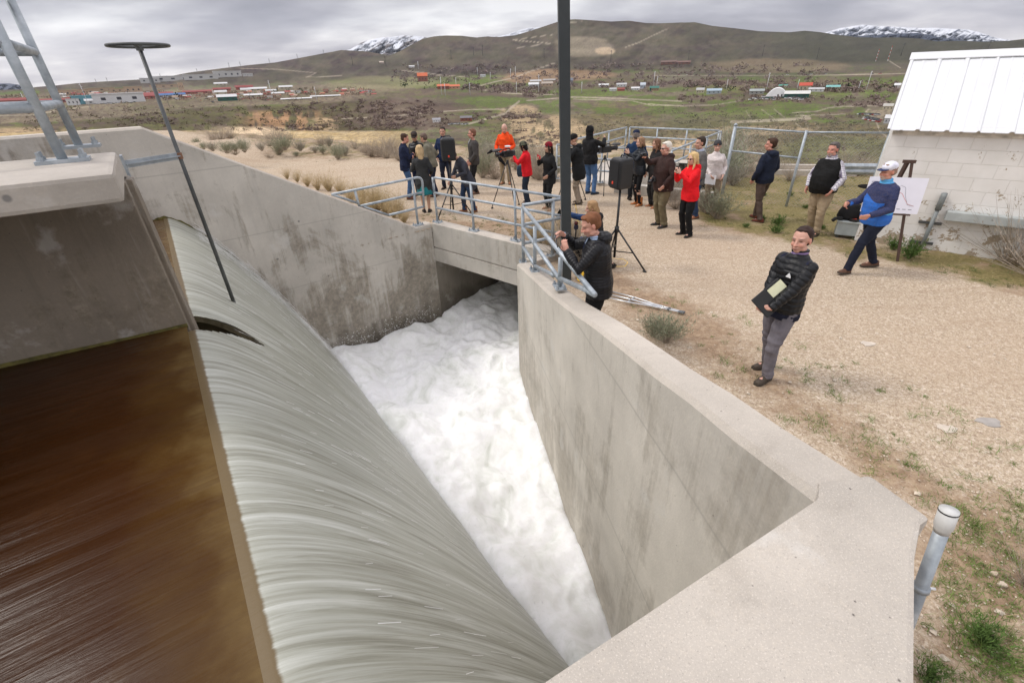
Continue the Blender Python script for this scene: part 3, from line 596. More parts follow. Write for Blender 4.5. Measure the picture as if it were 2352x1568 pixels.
# tracks and roads
ROAD = L(.47, .41, .33)
def road(pts_, wd, k=.8, c_=ROAD): bl(sm(wd, wd*.45, seg_dist(UU, VV, pts_))*k, c_)
for q, wd, k in (([z3(1470, 342), z3(1300, 400), z3(1180, 445), z3(1060, 470), z3(900, 512), z3(1000, 530), z3(1150, 550), z3(1480, 560)], 1.6, .8),
    ([z3(1225, 605), z3(1170, 650), z3(1130, 690), z3(1000, 725), z3(880, 760)], 3.0, .75), ([z3(0, 725), z3(300, 712), z3(620, 680), z3(900, 662), z3(1130, 660)], 1.6, .7),
    ([z3(1280, 600), z3(1600, 575), z3(1900, 585), z3(2352, 605)], 2.0, .75), ([z3(1600, 590), z3(2000, 600), z3(2130, 632), z3(2352, 635)], 1.5, .6),
    ([z3(410, 392), z3(560, 408), z3(700, 428), z3(850, 435)], 1.5, .8), ([z3(1210, 238), z3(1440, 206), z3(1180, 184), z3(1450, 146)], 1.2, .75), ([z3(1530, 70), z3(1660, 54)], 1.1, .6), ([z3(1960, 232), z3(2050, 200), z3(2150, 150), z3(2250, 105)], 1.6, .6),
    ([z4(0, 565), z4(200, 580), z4(420, 572), z4(590, 545)], 1.5, .6), ([z4(520, 680), z4(800, 668), z4(1010, 655), z4(960, 640)], 4.5, .7), ([z4(920, 640), z4(1230, 630)], 1.4, .7), ([z4(900, 622), z4(1060, 612), z4(1130, 590), z4(1240, 580), z4(1540, 575)], 1.7, .7),
    ([z4(1380, 600), z4(1360, 615), z4(1420, 660), z4(1450, 740), z4(1500, 775)], 2.2, .7), ([z4(1020, 388), z4(1530, 378), z4(1700, 372)], 1.3, .85), ([z4(0, 388), z4(600, 388), z4(1020, 388)], 1.2, .5), ([z4(1500, 292), z4(1540, 318), z4(1580, 342)], 1.3, .7),
    ([z4(785, 598), z4(850, 650)], 1.2, .7), ([z4(710, 602), z4(790, 660)], 1.1, .6), ([z4(610, 608), z4(645, 665)], 1.1, .6), ([z4(915, 685), z4(1000, 740)], 1.2, .7), ([z4(1040, 685), z4(1070, 720)], 1.0, .6), ([z4(980, 680), z4(1010, 740), z4(1200, 790)], 1.2, .6), ([z4(570, 725), z4(620, 770)], 1.0, .6),
    ([z2_(1660, 50), z2_(1900, 55), z2_(2180, 80), z2_(2110, 110), z2_(2352, 100)], 1.0, .7), ([z2_(0, 375), z2_(250, 368), z2_(440, 330), z2_(620, 312)], 2.0, .6), ([(860, 300), (800, 305), (700, 298), (640, 300)], 1.3, .5), ([(1090, 331), (1230, 336), (1400, 342), (1560, 352)], 2.6, .8)):
    road(q, wd, k)
Cc *= (1+(vnoise(UU/1.7, VV/.9, 77)-.5)*.30)[..., None]
lfv = fbm(UU/90+VV/30, VV/12, 111, 3); Cc = np.clip(Cc*np.array([.86, .84, .80])*(1+(lfv-.5)[..., None]*.7), .01, .9)
t_ = NT('hillside'); v = t_.coord(); c = t_.attr()
hx = t_.noise(v, .09, 7, .75); c = t_.mix(t_.ramp(hx, [(.42, .45), (.56, 0.0)]), c, (.06, .05, .035)); c = t_.mix(t_.ramp(t_.noise(v, .5, 6, .7), [(.5, 0.0), (.7, .2)]), c, (.3, .28, .16))
hillm = t_.done(c, .95, 0, None, .1)
V6 = np.stack([TX, TY, TZ], -1).reshape(-1, 3)
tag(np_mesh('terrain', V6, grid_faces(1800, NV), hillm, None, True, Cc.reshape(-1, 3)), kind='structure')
# outer floor under everything, reaching the horizon
mb = MB(); mb.add([(math.cos(2*PI*i/48)*32000, math.sin(2*PI*i/48)*32000, -260) for i in range(48)], [tuple(range(48))])
tag(mb.build('valley_floor', pm('valley_floor', (.16, .14, .09), .95)), kind='structure')
# snowy mountains behind: each a real massif 17-24 km out
def massif(name, sky, foot, D0, D1, snow, base, seed):
    uu = np.linspace(sky[0][0], sky[-1][0], 420); f = pl(sky)(uu); b = pl(foot)(uu) if hasattr(foot[0], '__len__') else uu*0+hor(uu)+foot[0]
    nn = 70; tt = np.linspace(0, 1, nn); VVm = b[:, None]*(1-tt)+f[:, None]*tt; UUm = np.repeat(uu[:, None], nn, 1); Dm = D0+(D1-D0)*tt[None, :]+0*VVm
    rg = 1-np.abs(fbm(UUm/26+VVm/40, VVm/16, seed, 5)-.5)*2; Dm = Dm*(1+(rg-.7)*.22*np.sin(PI*np.clip(tt, 0, 1))[None, :])
    P = []
    x_ = UUm-1176; y_ = -(VVm-784); a_ = x_*math.cos(ROL)+y_*math.sin(ROL); b_ = -x_*math.sin(ROL)+y_*math.cos(ROL)
    dx, dy, dz = a_, F*math.cos(PIT)+b_*math.sin(PIT), -F*math.sin(PIT)+b_*math.cos(PIT); hh = np.hypot(dx, dy)
    X_, Y_, Z_ = dx/hh*Dm, dy/hh*Dm, H+dz/hh*Dm
    # far side slope so that the massif is closed behind the crest
    k = 1.25; X_ = np.concatenate([X_, X_[:, -1:]*k], 1); Y_ = np.concatenate([Y_, Y_[:, -1:]*k], 1); Z_ = np.concatenate([Z_, Z_[:, -1:]*0-200], 1)
    c = np.zeros(UUm.shape+(3,)); c[:] = base; c += (rg-.7)[..., None]*.06
    s_ = sm(snow[0], snow[1], (f[:, None]-VVm)*0+tt[None, :]+(fbm(UUm/9+VVm/6, VVm/14, seed+3, 5)-.5)*snow[2]); c = c*(1-s_[..., None])+L(.62, .64, .68)*s_[..., None]
    c = np.concatenate([c, c[:, -1:]], 1)
    o = np_mesh(name, np.stack([X_, Y_, Z_], -1).reshape(-1, 3), grid_faces(420, nn+1), hillm2, None, True, np.clip(c, .02, .9).reshape(-1, 3)); return tag(o, kind='structure')
t_ = NT('far_hill'); hillm2 = t_.done(t_.attr(), .95, 0, None, .05)
massif('mountain', [z3(*q) for q in ((-60, 262), (60, 248), (130, 205), (200, 180), (280, 165), (340, 162), (430, 150), (500, 155), (560, 160), (600, 168), (680, 150), (760, 175), (900, 230))], [20], 11000, 15000, (.55, .95, 1.5), L(.125, .11, .105), 81)
massif('mountain', [z3(*q) for q in ((960, 175), (1010, 155), (1080, 160), (1150, 142), (1220, 118), (1290, 100), (1360, 96), (1480, 105), (1600, 140))], [20], 12000, 16000, (.45, .9, 1.4), L(.16, .15, .16), 91)
massif('mountain', [z4(*q) for q in ((1000, 160), (1100, 122), (1200, 92), (1290, 78), (1340, 70), (1440, 80), (1560, 84), (1700, 92), (1800, 90), (1900, 97), (2000, 100), (2080, 120), (2160, 148), (2250, 165), (2352, 175))], [20], 19000, 24000, (.35, .9, 1.8), L(.09, .10, .135), 95)  # blue of the distant air painted into the base colour
massif('mountain', [z4(*q) for q in ((1180, 165), (1300, 142), (1420, 136), (1560, 126), (1680, 122), (1760, 135), (1860, 155), (2000, 172), (2352, 182))]+[(2500, 150)], [18], 14000, 17000, (2, 3, .1), L(.055, .065, .09), 97)  # base painted dark blue as if seen through haze
massif('mountain', [(-500, 190), (-200, 196), (0, 192), (22, 192), (50, 196), (110, 208)], [14], 17000, 21000, (2, 3, .1), L(.09, .10, .13), 99)  # haze blue put into this base too

# the air between here and the mountains
hz_ = bpy.data.materials.new('haze'); hz_.use_nodes = True; ht = hz_.node_tree; ht.nodes.remove(ht.nodes['Principled BSDF']); pv_ = ht.nodes.new('ShaderNodeVolumePrincipled')
pv_.inputs['Color'].default_value = (.78, .86, 1, 1); pv_.inputs['Density'].default_value = HAZE; pv_.inputs['Anisotropy'].default_value = .2; ht.links.new(pv_.outputs[0], ht.nodes['Material Output'].inputs['Volume'])
if HAZE > 0: tag(MB().box((0, 0, 1320), (66000, 66000, 3162)).build('haze', hz_), kind='stuff', label='thin pale air between the pad and the far mountains', cat='haze')
# ================================================================= STEEL, RAILS, BUILDING, STREET FURNITURE
def galv_mat():
    t = NT('galvanised_steel'); v = t.coord(); c = t.ramp(t.noise(v, 7, 5, .65), [(.3, (.25, .28, .31)), (.5, (.36, .40, .43)), (.72, (.50, .54, .57))])
    rs = t.ramp(t.noise(v, 3.1, 6, .75), [(.66, 0.0), (.71, .85)]); c = t.mix(rs, c, (.15, .07, .035)); return t.done(c, .5, .35, t.bump(t.noise(v, 40, 3), .1, .005))
GALV = galv_mat()
DSTEEL = plain('dark_steel', (.10, .105, .105), .5, .4, .3, 5, .2)
BLACK = pm('black_plastic', (.018, .018, .019), .45); WHITE = pm('white_plastic', (.75, .75, .75), .5)
ORNG = pm('orange_mark', (.75, .07, .03), .5)
def vz(P, v):       # height on the vertical through P that falls on photo row v
    lo, hi = -3, H+P[1]*1.15
    def row(z):
        f = P[1]*math.cos(PIT)-(z-H)*math.sin(PIT); b = P[1]*math.sin(PIT)+(z-H)*math.cos(PIT)
        a, b = P[0]/f*F, b/f*F; return 784-(a*math.sin(ROL)+b*math.cos(ROL))
    for _ in range(60):
        m = (lo+hi)/2
        if row(m) > v: lo = m
        else: hi = m
    return lo
def bolts(mb, c, sx, sy, rz, r=.012, h=.05):
    for i in (-1, 1):
        for j in (-1, 1):
            q = Matrix.Rotation(rz, 3, 'Z')@Vector((i*sx, j*sy, 0)); mb.lathe((c[0]+q.x, c[1]+q.y, c[2]), [(0.001, 0), (r*1.7, 0), (r*1.7, h*.4), (r, h*.4), (r, h), (0.001, h)], 6)
def railing(label, rails, posts, plates, r=.027, group='galvanised hand railings around the basin'):
    root = empty('hand_railing', posts[0][0], 0, label, 'railing', group); inv = Vector(posts[0][0])
    for pts in rails: MB().tube([Vector(p)-inv for p in pts], r, 10).build('rail', GALV, root, True)
    for a, b in posts: MB().tube([Vector(a)-inv, Vector(b)-inv], r, 10).build('post', GALV, root, True)
    for c, rz, s in plates:
        c = Vector(c)-inv; mb = MB().box(c+Vector((0, 0, .008)), (.24*s, .15*s, .016), rz); bolts(mb, c+Vector((0, 0, .016)), .09*s, .05*s, rz); mb.build('base_plate', GALV, root)
    return root
def bend(a, b, c, r=.12, n=6):      # rounded corner at b
    a, b, c = Vector(a), Vector(b), Vector(c); u1 = (a-b).normalized()*r; u2 = (c-b).normalized()*r
    return [b+u1*(1-s)**2+u2*s**2 for s in [i/n for i in range(n+1)]]
RZ = 1.15
hp = [hA+hn*.16+hd*t for t in (.06, 1.30, 2.55, 3.72)]
for q in hp: q.z = 0
up = lambda p, z: Vector((p[0], p[1], z))
rails = []
for zr in (RZ, .80, .45):
    if zr == RZ: rails.append([up(hp[0], .8)]+bend(up(hp[0], .8), up(hp[0], RZ), up(hp[3], RZ))+[up(hp[3], RZ)])
    else: rails.append([up(hp[0], zr), up(hp[3], zr)])
ang = math.atan2(hd.y, hd.x)
railing('galvanised three-bar hand railing along the beam over the culvert mouth', rails, [(up(p, .1), up(p, RZ)) for p in hp], [(up(p, .1), ang, 1) for p in hp[:3]])
z6 = lambda x, y: ((900+x/2.851)*.784, (500+y/2.851)*.784)
lP = Vector(LA)+Vector((-.648, .761))*.12; lQ = Vector(LC)+Vector((-.648, .761))*.12
LPp, LQp = Vector((lP.x, lP.y, 0)), Vector((lQ.x, lQ.y, 0)); k6 = lambda x, y: on_plane(*z6(x, y), LPp, LQp)
e = k6(925, 440); e.z = .1; rt_ = k6(925, 60); top = up(e, k6(900, 58).z)
tipp = k6(205, 200); md = k6(435, 298); ml = k6(680, 372)
endp = k6(968, 190)
railing('galvanised railing panel with a pointed end at the foot of the sloping left wall',
    [[tipp]+bend(tipp, k6(958, 50), k6(972, 190), .15)+[k6(975, 295)], [md, k6(972, 180)], [ml, k6(978, 300)], [tipp, k6(425, 272)], [k6(470, 300), ml]],
    [(e, up(e, k6(885, 62).z)), (md, k6(398, 168))], [(e, math.atan2(.648, .761), 1)])
k4 = lambda x, y: ((1500+x/3.733)*.784, (540+y/3.733)*.784)
rP = Vector((.29, 8.05, 0)); rQ = rP+Vector((.163, -.987, 0)); kr = lambda x, y: on_plane(*k4(x, y), rP, rQ)
p1b, p2b, p3b = kr(125, 862), kr(250, 945), kr(520, 1125)
tip = kr(905, 1208)
railing('galvanised railing descending to a rusty pointed end on the long right wall',
    [[kr(118, 250), tip], [kr(118, 480), kr(250, 655), kr(510, 1025)], [kr(118, 680), kr(250, 885)], [kr(252, 893), kr(440, 985), kr(455, 1000)], [kr(525, 1030), kr(790, 1145), tip]],
    [(p1b, kr(116, 245)), (p2b, kr(250, 460)), (p3b, kr(532, 800))], [(p1b, 1.7, .95), (p2b, 1.7, 1), (p3b, 1.7, 1)], .031)
p1 = up(p1b, 0); cor = up(hp[3], 0)+Vector((.03, -.09, 0)); ret = lambda f, z: up(p1.lerp(cor, f), z)
railing('short galvanised railing return at the corner between beam and right wall',
    [[ret(0, RZ), ret(1, RZ)], [ret(0, .80), ret(1, .80)], [ret(0, .45), ret(1, .45)]], [(ret(.72, .1), ret(.72, RZ)), (ret(1, .1), ret(1, RZ))], [(ret(.72, .1), .8, 1)], .03)
# big railing on the walkway slab
w1 = Vector((-3.17, 3.52, 0)); w2 = Vector((-3.78, 4.42, 0)); zs = 2.7
root = empty('hand_railing', up(w1, zs), 0, 'large grey pipe railing bolted to the walkway slab at the upper left', 'railing'); inv = up(w1, zs)
for zr in (3.05, 3.42):
    MB().tube([up(w1, zr)-inv, up(w2, zr)-inv], .029, 12).build('rail', GALV, root, True)
    MB().tube([up(w1, zr)-inv, up(w1+sdv*3, zr)-inv], .029, 12).build('rail', GALV, root, True)
    MB().tube([up(w2, zr)-inv, up(w2+sdv*3, zr)-inv], .029, 12).build('rail', GALV, root, True)
MB().tube([up(w1+sdv*3, 3.78)-inv]+[q-inv for q in bend(up(w1+sdv*3, 3.78), up(w1, 3.78), up(w2, 3.78), .2)]+[q-inv for q in bend(up(w1, 3.78), up(w2, 3.78), up(w2+sdv, 3.78), .2)]+[up(w2+sdv*3, 3.78)-inv], .029, 12).build('rail', GALV, root, True)
for wp in (w1, w2, w2+sdv*2.1):
    off = (w2-w1).normalized()*.058
    for o_, rr in ((Vector(), .031), (off, .022)):
        MB().tube([up(wp+o_, zs)-inv, up(wp+o_, 3.78)-inv], rr, 12).build('post', GALV, root, True)
    c = up(wp+off*.4, zs)-inv; mb = MB().box(c+Vector((0, 0, .012)), (.30, .16, .024), math.atan2(sdv.y, sdv.x)); bolts(mb, c+Vector((0, 0, .024)), .115, .045, math.atan2(sdv.y, sdv.x), .013, .055); mb.build('base_plate', GALV, root)
# gate stem with handwheel and bracket
st = Vector((-3.33, 5.02, 0)); zw = vz(st, 105)
root = empty('gate_stem', up(st, .8), 0, 'tall thin dark gate stem with a round handwheel on top, rising from the water', 'gate stem'); b0 = .8
MB().tube([(0, 0, 0), (0, 0, zw-b0)], [.021, .017], 12).build('stem', DSTEEL, root, True)
mb = MB(); Rw = .238; n = 40
mb.tube([(Rw*math.cos(2*PI*i/n), Rw*math.sin(2*PI*i/n), zw-b0) for i in range(n+1)], .013, 8, caps=False); mb.build('handwheel', DSTEEL, root, True)
mb = MB()
for i in range(4): mb.tube([(0, 0, zw-b0-.012), (Rw*math.cos(PI/2*i+.4), Rw*math.sin(PI/2*i+.4), zw-b0)], .009, 6)
mb.tube([(0, 0, zw-b0-.04), (0, 0, zw-b0+.012)], .03, 12); mb.build('spoke', DSTEEL, root)
be = on_plane(286, 378, s1, s2); zb_ = be.z; stp = up(st, vz(st, 358))
be2 = Vector((be.x, be.y, stp.z)) if abs(stp.z-be.z) < .25 else be
root = empty('stem_bracket', be, 0, 'grey steel angle bracket joining the slab end to the gate stem', 'bracket')
MB().bar((0, 0, 0), stp-be, .012, .065).build('arm', GALV, root)
mb = MB().bar((0, 0, 0), stp-be, .05, .01); mb.build('flange', GALV, root)
mb = MB().box((0, 0, -.02), (.02, .10, .20), math.atan2(cd.x, -cd.y)); mb.build('mounting_plate', GALV, root)
mb = MB().tube([stp-be+Vector((0, 0, -.03)), stp-be+Vector((0, 0, .03))], .028, 12); mb.build('collar', pm('rusty', (.2, .10, .06), .7, var=.5), root)
# lamp post
lb = at(1303, 640, 0); tp_ = ray(1278, -120); tt_ = lb.y/tp_[1]; ltop = Vector((tp_[0]*tt_, lb.y, H+tp_[2]*tt_))
root = empty('lamp_post', lb, 0, 'tall square dark grey steel post rising out of the top of the picture', 'lamp post')
mb = MB().bar((0, 0, -.3), ltop-lb+Vector((0, 0, 2)), .155, .155, (0, 1, 0)); mb.build('pole', plain('dark_green_paint', (.035, .042, .045), .5, 0, .15, 4, .1), root, bevel=.012)
MB().tube([(-.09, -.02, .52), (-.12, -.03, .56), (-.12, -.03, .64)], .012, 8).build('bolt', GALV, root)
# ---------------------------------------------------------------- block building with metal roof
bc = at(1961, 552, 0); bd = at(2300, 598, 0); bw_ = (bd-bc).normalized(); bang = math.atan2(bw_.y, bw_.x); LEN = 7.5; DEP = 3.0; EV = 2.16; RG = 3.24
root = empty('block_building', bc, bang, 'white painted concrete block building with a white ribbed metal roof', 'building')
t_ = NT('painted_block'); v = t_.coord(); s_ = t_.xyz(v); cb = t_.n('ShaderNodeCombineXYZ'); t_.l(t_.math('ADD', s_[0], s_[1]), cb.inputs[0]); t_.l(s_[2], cb.inputs[1])
bk = t_.n('ShaderNodeTexBrick'); bk.offset = .5; t_.l(cb.outputs[0], bk.inputs['Vector']); bk.inputs['Scale'].default_value = 1; bk.inputs['Brick Width'].default_value = .46; bk.inputs['Row Height'].default_value = .225; bk.inputs['Mortar Size'].default_value = .006; bk.inputs['Mortar Smooth'].default_value = .4
bk.inputs['Color1'].default_value = (0, 0, 0, 1); bk.inputs['Color2'].default_value = (1, 1, 1, 1); bk.inputs['Mortar'].default_value = (.5, .5, .5, 1)
pt = t_.ramp(t_.noise(v, 2.5, 5), [(.3, (.70, .68, .64)), (.7, (.82, .80, .77))]); pt = t_.mix(t_.math('MULTIPLY', t_.xyz(bk.outputs['Color'])[0], .18), pt, (.66, .61, .54))
lowm = t_.math('MULTIPLY', t_.math('SUBTRACT', 1.0, t_.math('MINIMUM', t_.math('MULTIPLY', s_[2], .85), 1.0)), .17)
pe = t_.math('ADD', t_.math('ADD', t_.noise(v, 3.2, 4, .6), t_.math('MULTIPLY', t_.math('SUBTRACT', t_.noise(v, 26, 5, .7), .5), .5)), lowm)
pt = t_.mix(t_.ramp(pe, [(.665, 0.0), (.685, .9)]), pt, (.33, .255, .165)); pt = t_.mix(t_.math('MULTIPLY', bk.outputs['Fac'], .30), pt, (.50, .46, .40))
wallm = t_.done(pt, .8, 0, t_.bump(t_.math('MULTIPLY', bk.outputs['Fac'], -1.0), .6, .012, t_.bump(pe, .2, .01)))
mb = MB().prism([(0, 0), (LEN, 0), (LEN, DEP), (0, DEP)], -.3, EV); mb.add([(0, 0, EV), (0, DEP, EV), (0, DEP/2, RG-.06)], [(0, 1, 2)]); mb.build('wall', wallm, root)
t_ = NT('roof_sheet'); v = t_.coord(); scr = t_.ramp(t_.vor(t_.coord((1, 1, 1)), 2.6), [(.02, .5), (.035, 0.0)]); c = t_.mix(t_.math('MULTIPLY', scr, 1.0), t_.ramp(t_.noise(v, 1.5, 4), [(.3, (.64, .65, .66)), (.7, (.70, .71, .72))]), (.4, .4, .4)); roofm = t_.done(c, .35)
mb = MB(); ov = .12; sl_ = (RG-EV)/(DEP/2)
def rf(x, y): return EV+sl_*min(y, DEP-y)+.02
for sgn, y0, y1 in ((1, -ov, DEP/2), (-1, DEP+ov, DEP/2)):
    n = int((LEN+.2)/.02); prof = []
    for i in range(n+1):
        x = -.1+i*.02; ph = (x+.1) % .41; prof.append((x, .024 if ph < .05 else (.007 if .19 < ph < .23 else 0)))
    vs = []
    for x, h in prof: vs += [(x, y0, rf(x, y0)+h), (x, y1, rf(x, y1)+h), (x, y0, rf(x, y0)+h-.012), (x, y1, rf(x, y1)+h-.012)]
    fs = []
    for i in range(n): a = 4*i; fs += [(a, a+4, a+5, a+1), (a+2, a+3, a+7, a+6), (a, a+2, a+6, a+4)]
    fs += [(0, 1, 3, 2)]
    mb.add(vs, fs)
rfo = mb.build('roof', roofm, root)
mb = MB(); mb.loft([[Vector((x, DEP/2+y, RG+z)) for y, z in ((-.14, -.045), (0, .065), (.14, -.045), (.14, -.06), (0, .05), (-.14, -.06))] for x in (-.12, LEN+.1)]); mb.build('ridge_cap', roofm, rfo)
MB().box((LEN/2, -.015, EV-.075), (LEN, .03, .15)).build('fascia', plain('old_fascia', (.60, .55, .47), .8, var=.35, scale=7), root)
mb = MB(); q = root.matrix_world
cl = lambda P: Matrix.Rotation(-bang, 3, 'Z')@(Vector(P)-bc)
ga = cl(on_plane(2176, 482, bc, bd)); x0 = ga.x; zt_ = ga.z
cbx = MB().box((x0+.95, -.09, zt_-.075), (1.9, .17, .16)); cbx.build('cable_tray', plain('tray_paint', (.40, .43, .42), .5), root, bevel=.012)
ct = cl(on_plane(2168, 446, bc, bd)); cb2 = cl(on_plane(2116, 578, bc, bd)); zc = ct.z
root2 = empty('conduit_pipe', bc+Matrix.Rotation(bang, 3, 'Z')@Vector((ct.x, 0, 0)), bang, 'grey upright conduit pipe strapped to the white block wall', 'pipe')
mb = MB(); mb.tube([(0, -.07, -.1), (0, -.07, zc-.25)], .033, 12); mb.build('pipe', pm('pipe_grey', (.20, .22, .22), .5), root2, True)
mb = MB(); mb.tube([(0, -.075, zc-.27), (0, -.075, zc-.02), (0, -.05, zc+.02)], .047, 12); mb.build('weather_head', pm('pipe_grey', (.20, .22, .22), .5), root2, True)
for zz in (.14, .52): MB().box((-.02, -.02, zz), (.34, .035, .045)).build('strut', DSTEEL, root2)
mb = MB(); mb.ell((-.08, .0, zc+.02), (.17, .012, .045)); mb.ell((.05, .0, zc+.0), (.1, .012, .05)); mb.build('wall_hole', pm('hole_black', (.01, .01, .01), .9), root)  # flat black ovals painted for the dark inside of the hole
# meter box, bag, tape roll at the building's corner
mbp = at(1962, 548, 0)+Vector((-.12, .12, 0))
root = empty('utility_box', mbp, bang+.1, 'pale grey metal utility box at the near corner of the block building', 'box')
MB().box((0, 0, .20), (.42, .30, .26)).build('housing', plain('box_paint', (.36, .40, .40), .5), root, bevel=.012); MB().box((0, 0, .345), (.46, .34, .03)).build('lid', plain('box_paint', (.42, .46, .45), .5), root, bevel=.008)
for s_ in (-1, 1): MB().box((.15*s_, 0, .04), (.05, .2, .08)).build('foot', DSTEEL, root)
mb = MB(); mb.loft([[mbp+Vector((.03, .1, .362))+Vector((.24*s*math.cos(a), .17*s*math.sin(a), z)) for a in [2*PI*i/14 for i in range(14)]] for z, s in ((0, .85), (.05, 1.08), (.16, 1.0), (.26, .8), (.30, .45))])
mb.tube([mbp+Vector(q) for q in ((-.2, .0, .40), (-.36, -.05, .42), (-.42, -.06, .38))], .035, 8)
tag(mb.build('bag', pm('black_cloth', (.012, .012, .013), .95), smooth=True), 'black cloth camera bag slumped on the grey utility box', 'bag')
tr = mbp+Vector((.0, -.10, .362)); mb = MB().lathe(tr, [(.045, 0), (.085, 0), (.085, .05), (.045, .05), (.045, 0)], 20); o = mb.build('tape_roll', BLACK, smooth=False); tag(o, 'black tape roll with an orange core on the utility box', 'tape roll'); MB().lathe(tr, [(.001, .004), (.044, .004), (.044, .046), (.038, .046), (.001, .02)], 20).build('core', ORNG, o)
# easel and poster
pBL, pBR, pTL, pTR = at(1974, 484.4, .86), at(2104.6, 491.4, .86), None, None
ax = (pBR-pBL).normalized(); bk_ = Vector((-ax.y, ax.x, 0)); bk_ = bk_ if bk_.y > 0 else -bk_
wP = (pBR-pBL).length; hP = wP*.70; tilt = Vector((0, 0, 1))*math.cos(R(9))+bk_*math.sin(R(9)); pBL = pBL+Vector((0, 0, 0))
root = empty('easel', at(2061, 600, 0), 0, 'brown steel easel propping up the white chart board by the block building', 'easel'); e0 = root.location.copy()
BRZ = plain('brown_steel', (.085, .05, .038), .5, .2)
apex = pBL+ax*(wP*.60)+tilt*(hP*1.42)+bk_*.02
legs = [e0, e0+ax*(-.62)+bk_*.05, e0+bk_*.9+ax*(-.3)]
for g_ in legs[:2]: MB().bar(g_-e0, apex-e0+ax*(-.04 if g_ is legs[1] else .04), .04, .025, bk_).build('leg', BRZ, root)
MB().bar(legs[2]-e0, apex-e0+bk_*.04, .05, .03, bk_).build('leg', BRZ, root)
MB().bar(apex-e0-ax*.09, apex-e0+ax*.09, .05, .05).build('top_plate', BRZ, root); MB().bar(pBL-e0+ax*.35-tilt*.02-bk_*.02, pBL-e0+ax*.75-tilt*.02-bk_*.02, .05, .02).build('ledge', BRZ, root)
PM = Matrix((ax, tilt, ax.cross(tilt))).transposed().to_4x4(); PM.translation = pBL-bk_*.03
po = bpy.data.objects.new('chart_board', None); COL.objects.link(po); po.matrix_world = PM; tag(po, 'white chart board with thin line graph standing on the brown easel', 'poster')
MB().box((wP/2, hP/2, 0), (wP, hP, .008)).build('board', plain('board_white', (.80, .79, .86), .5, var=.02), po)
def ptext(s, x, y, size, m, par=po, z=.0055):
    cu = bpy.data.curves.new('lettering', 'FONT'); cu.body = s; cu.size = size; cu.extrude = .0005; cu.materials.append(m); o = bpy.data.objects.new('tmp', cu); COL.objects.link(o); bpy.context.view_layer.update(); dg = bpy.context.evaluated_depsgraph_get()
    me = bpy.data.meshes.new_from_object(o.evaluated_get(dg)); bpy.data.objects.remove(o); bpy.data.curves.remove(cu); me.name = 'lettering'
    if not me.materials: me.materials.append(m)
    o = bpy.data.objects.new('lettering', me); COL.objects.link(o); o.parent = par; o.location = (x, y, z); return o
INK = pm('ink', (.12, .12, .14), .6); BLU = pm('blue_ink', (.03, .25, .55), .6); REDI = pm('red_ink', (.6, .12, .1), .6)
ptext('VOLUNTARY', .04, hP*.83, .042, INK); ptext('RESPONSE', .04, hP*.76, .042, INK); MB().box((.10, hP*.70, .006), (.09, .028, .002)).build('blue_tab', BLU, po)
def pline(pts, m, w=.004):
    mb = MB()
    for a, b in zip(pts[:-1], pts[1:]): mb.bar((a[0]*wP, a[1]*hP, .006), (b[0]*wP, b[1]*hP, .006), w, .002, (0, 0, 1))
    mb.build('graph_line', m, po)
pline([(.45, .60), (.52, .70), (.58, .78), (.66, .73), (.70, .5), (.78, .25), (.9, .22)], INK, .003); pline([(.45, .58), (.55, .62), (.64, .55), (.70, .42), (.78, .27), (.9, .22)], REDI)
for i in range(5): MB().box((wP*(.45+.1*i), hP*.12, .006), (.05, .008, .002)).build('axis_label', INK, po)
# ---------------------------------------------------------------- far inlet box with railings
kz = lambda x, y: ((1550+x/3.92)*.784, (340+y/3.92)*.784)
zT = 1.15
def run(pts, z): return [at(*kz(*p), z) for p in pts]
A = run([(430, 293), (1120, 130)], zT); Bq = run([(1160, 130), (2185, 168)], zT); Cq = run([(2210, 178), (1640, 400)], zT); Dq = run([(320, 330), (440, 328), (1125, 372)], zT)
def std_rail(label, a, b, nposts, group='railings on the far inlet box'):
    a0, b0 = up(a, 0), up(b, 0)
    r = [[up(a0, z), up(b0, z)] for z in (1.15, .8, .45)]; ps_ = [a0.lerp(b0, i/(nposts-1)) for i in range(nposts)]
    railing(label, r, [(up(p, .08), up(p, 1.15)) for p in ps_], [(up(p, .08), 0, .9) for p in ps_], .03, group)
std_rail('galvanised railing behind the hooded cameraman, running back to the canyon edge', A[0], A[1], 4)
std_rail('galvanised railing farthest back, along the canyon edge behind the press', Bq[0], Bq[1], 4)
std_rail('galvanised railing at the right end of the far inlet, behind the grey suit', Cq[0], Cq[1], 4)
std_rail('galvanised railing nearest the press on the far inlet box, behind the black speaker', Dq[0], Dq[2], 4)
mb = MB(); q = [up(p, 0) for p in (Dq[0], Dq[2], Cq[1], Cq[0], A[1])]
mb.prism([(p.x, p.y) for p in q], -.6, .08); o = mb.build('concrete_inlet', M_top); tag(o, 'far concrete inlet box topped with railings behind the press crowd', 'inlet')
ia, ib = at(1413, 441, 0), at(1640, 466, 0); mb = MB().bar(ia+Vector((0, 0, .14)), ib+Vector((0, 0, .14)), .22, .28); tag(mb.build('concrete_kerb', M_head, bevel=.015), 'long low concrete kerb behind the woman in tan boots', 'kerb')
wa, wb = at(1428, 428, 0), at(1645, 445, 0); dv = (wb-wa).normalized(); nv2 = Vector((-dv.y, dv.x, 0))
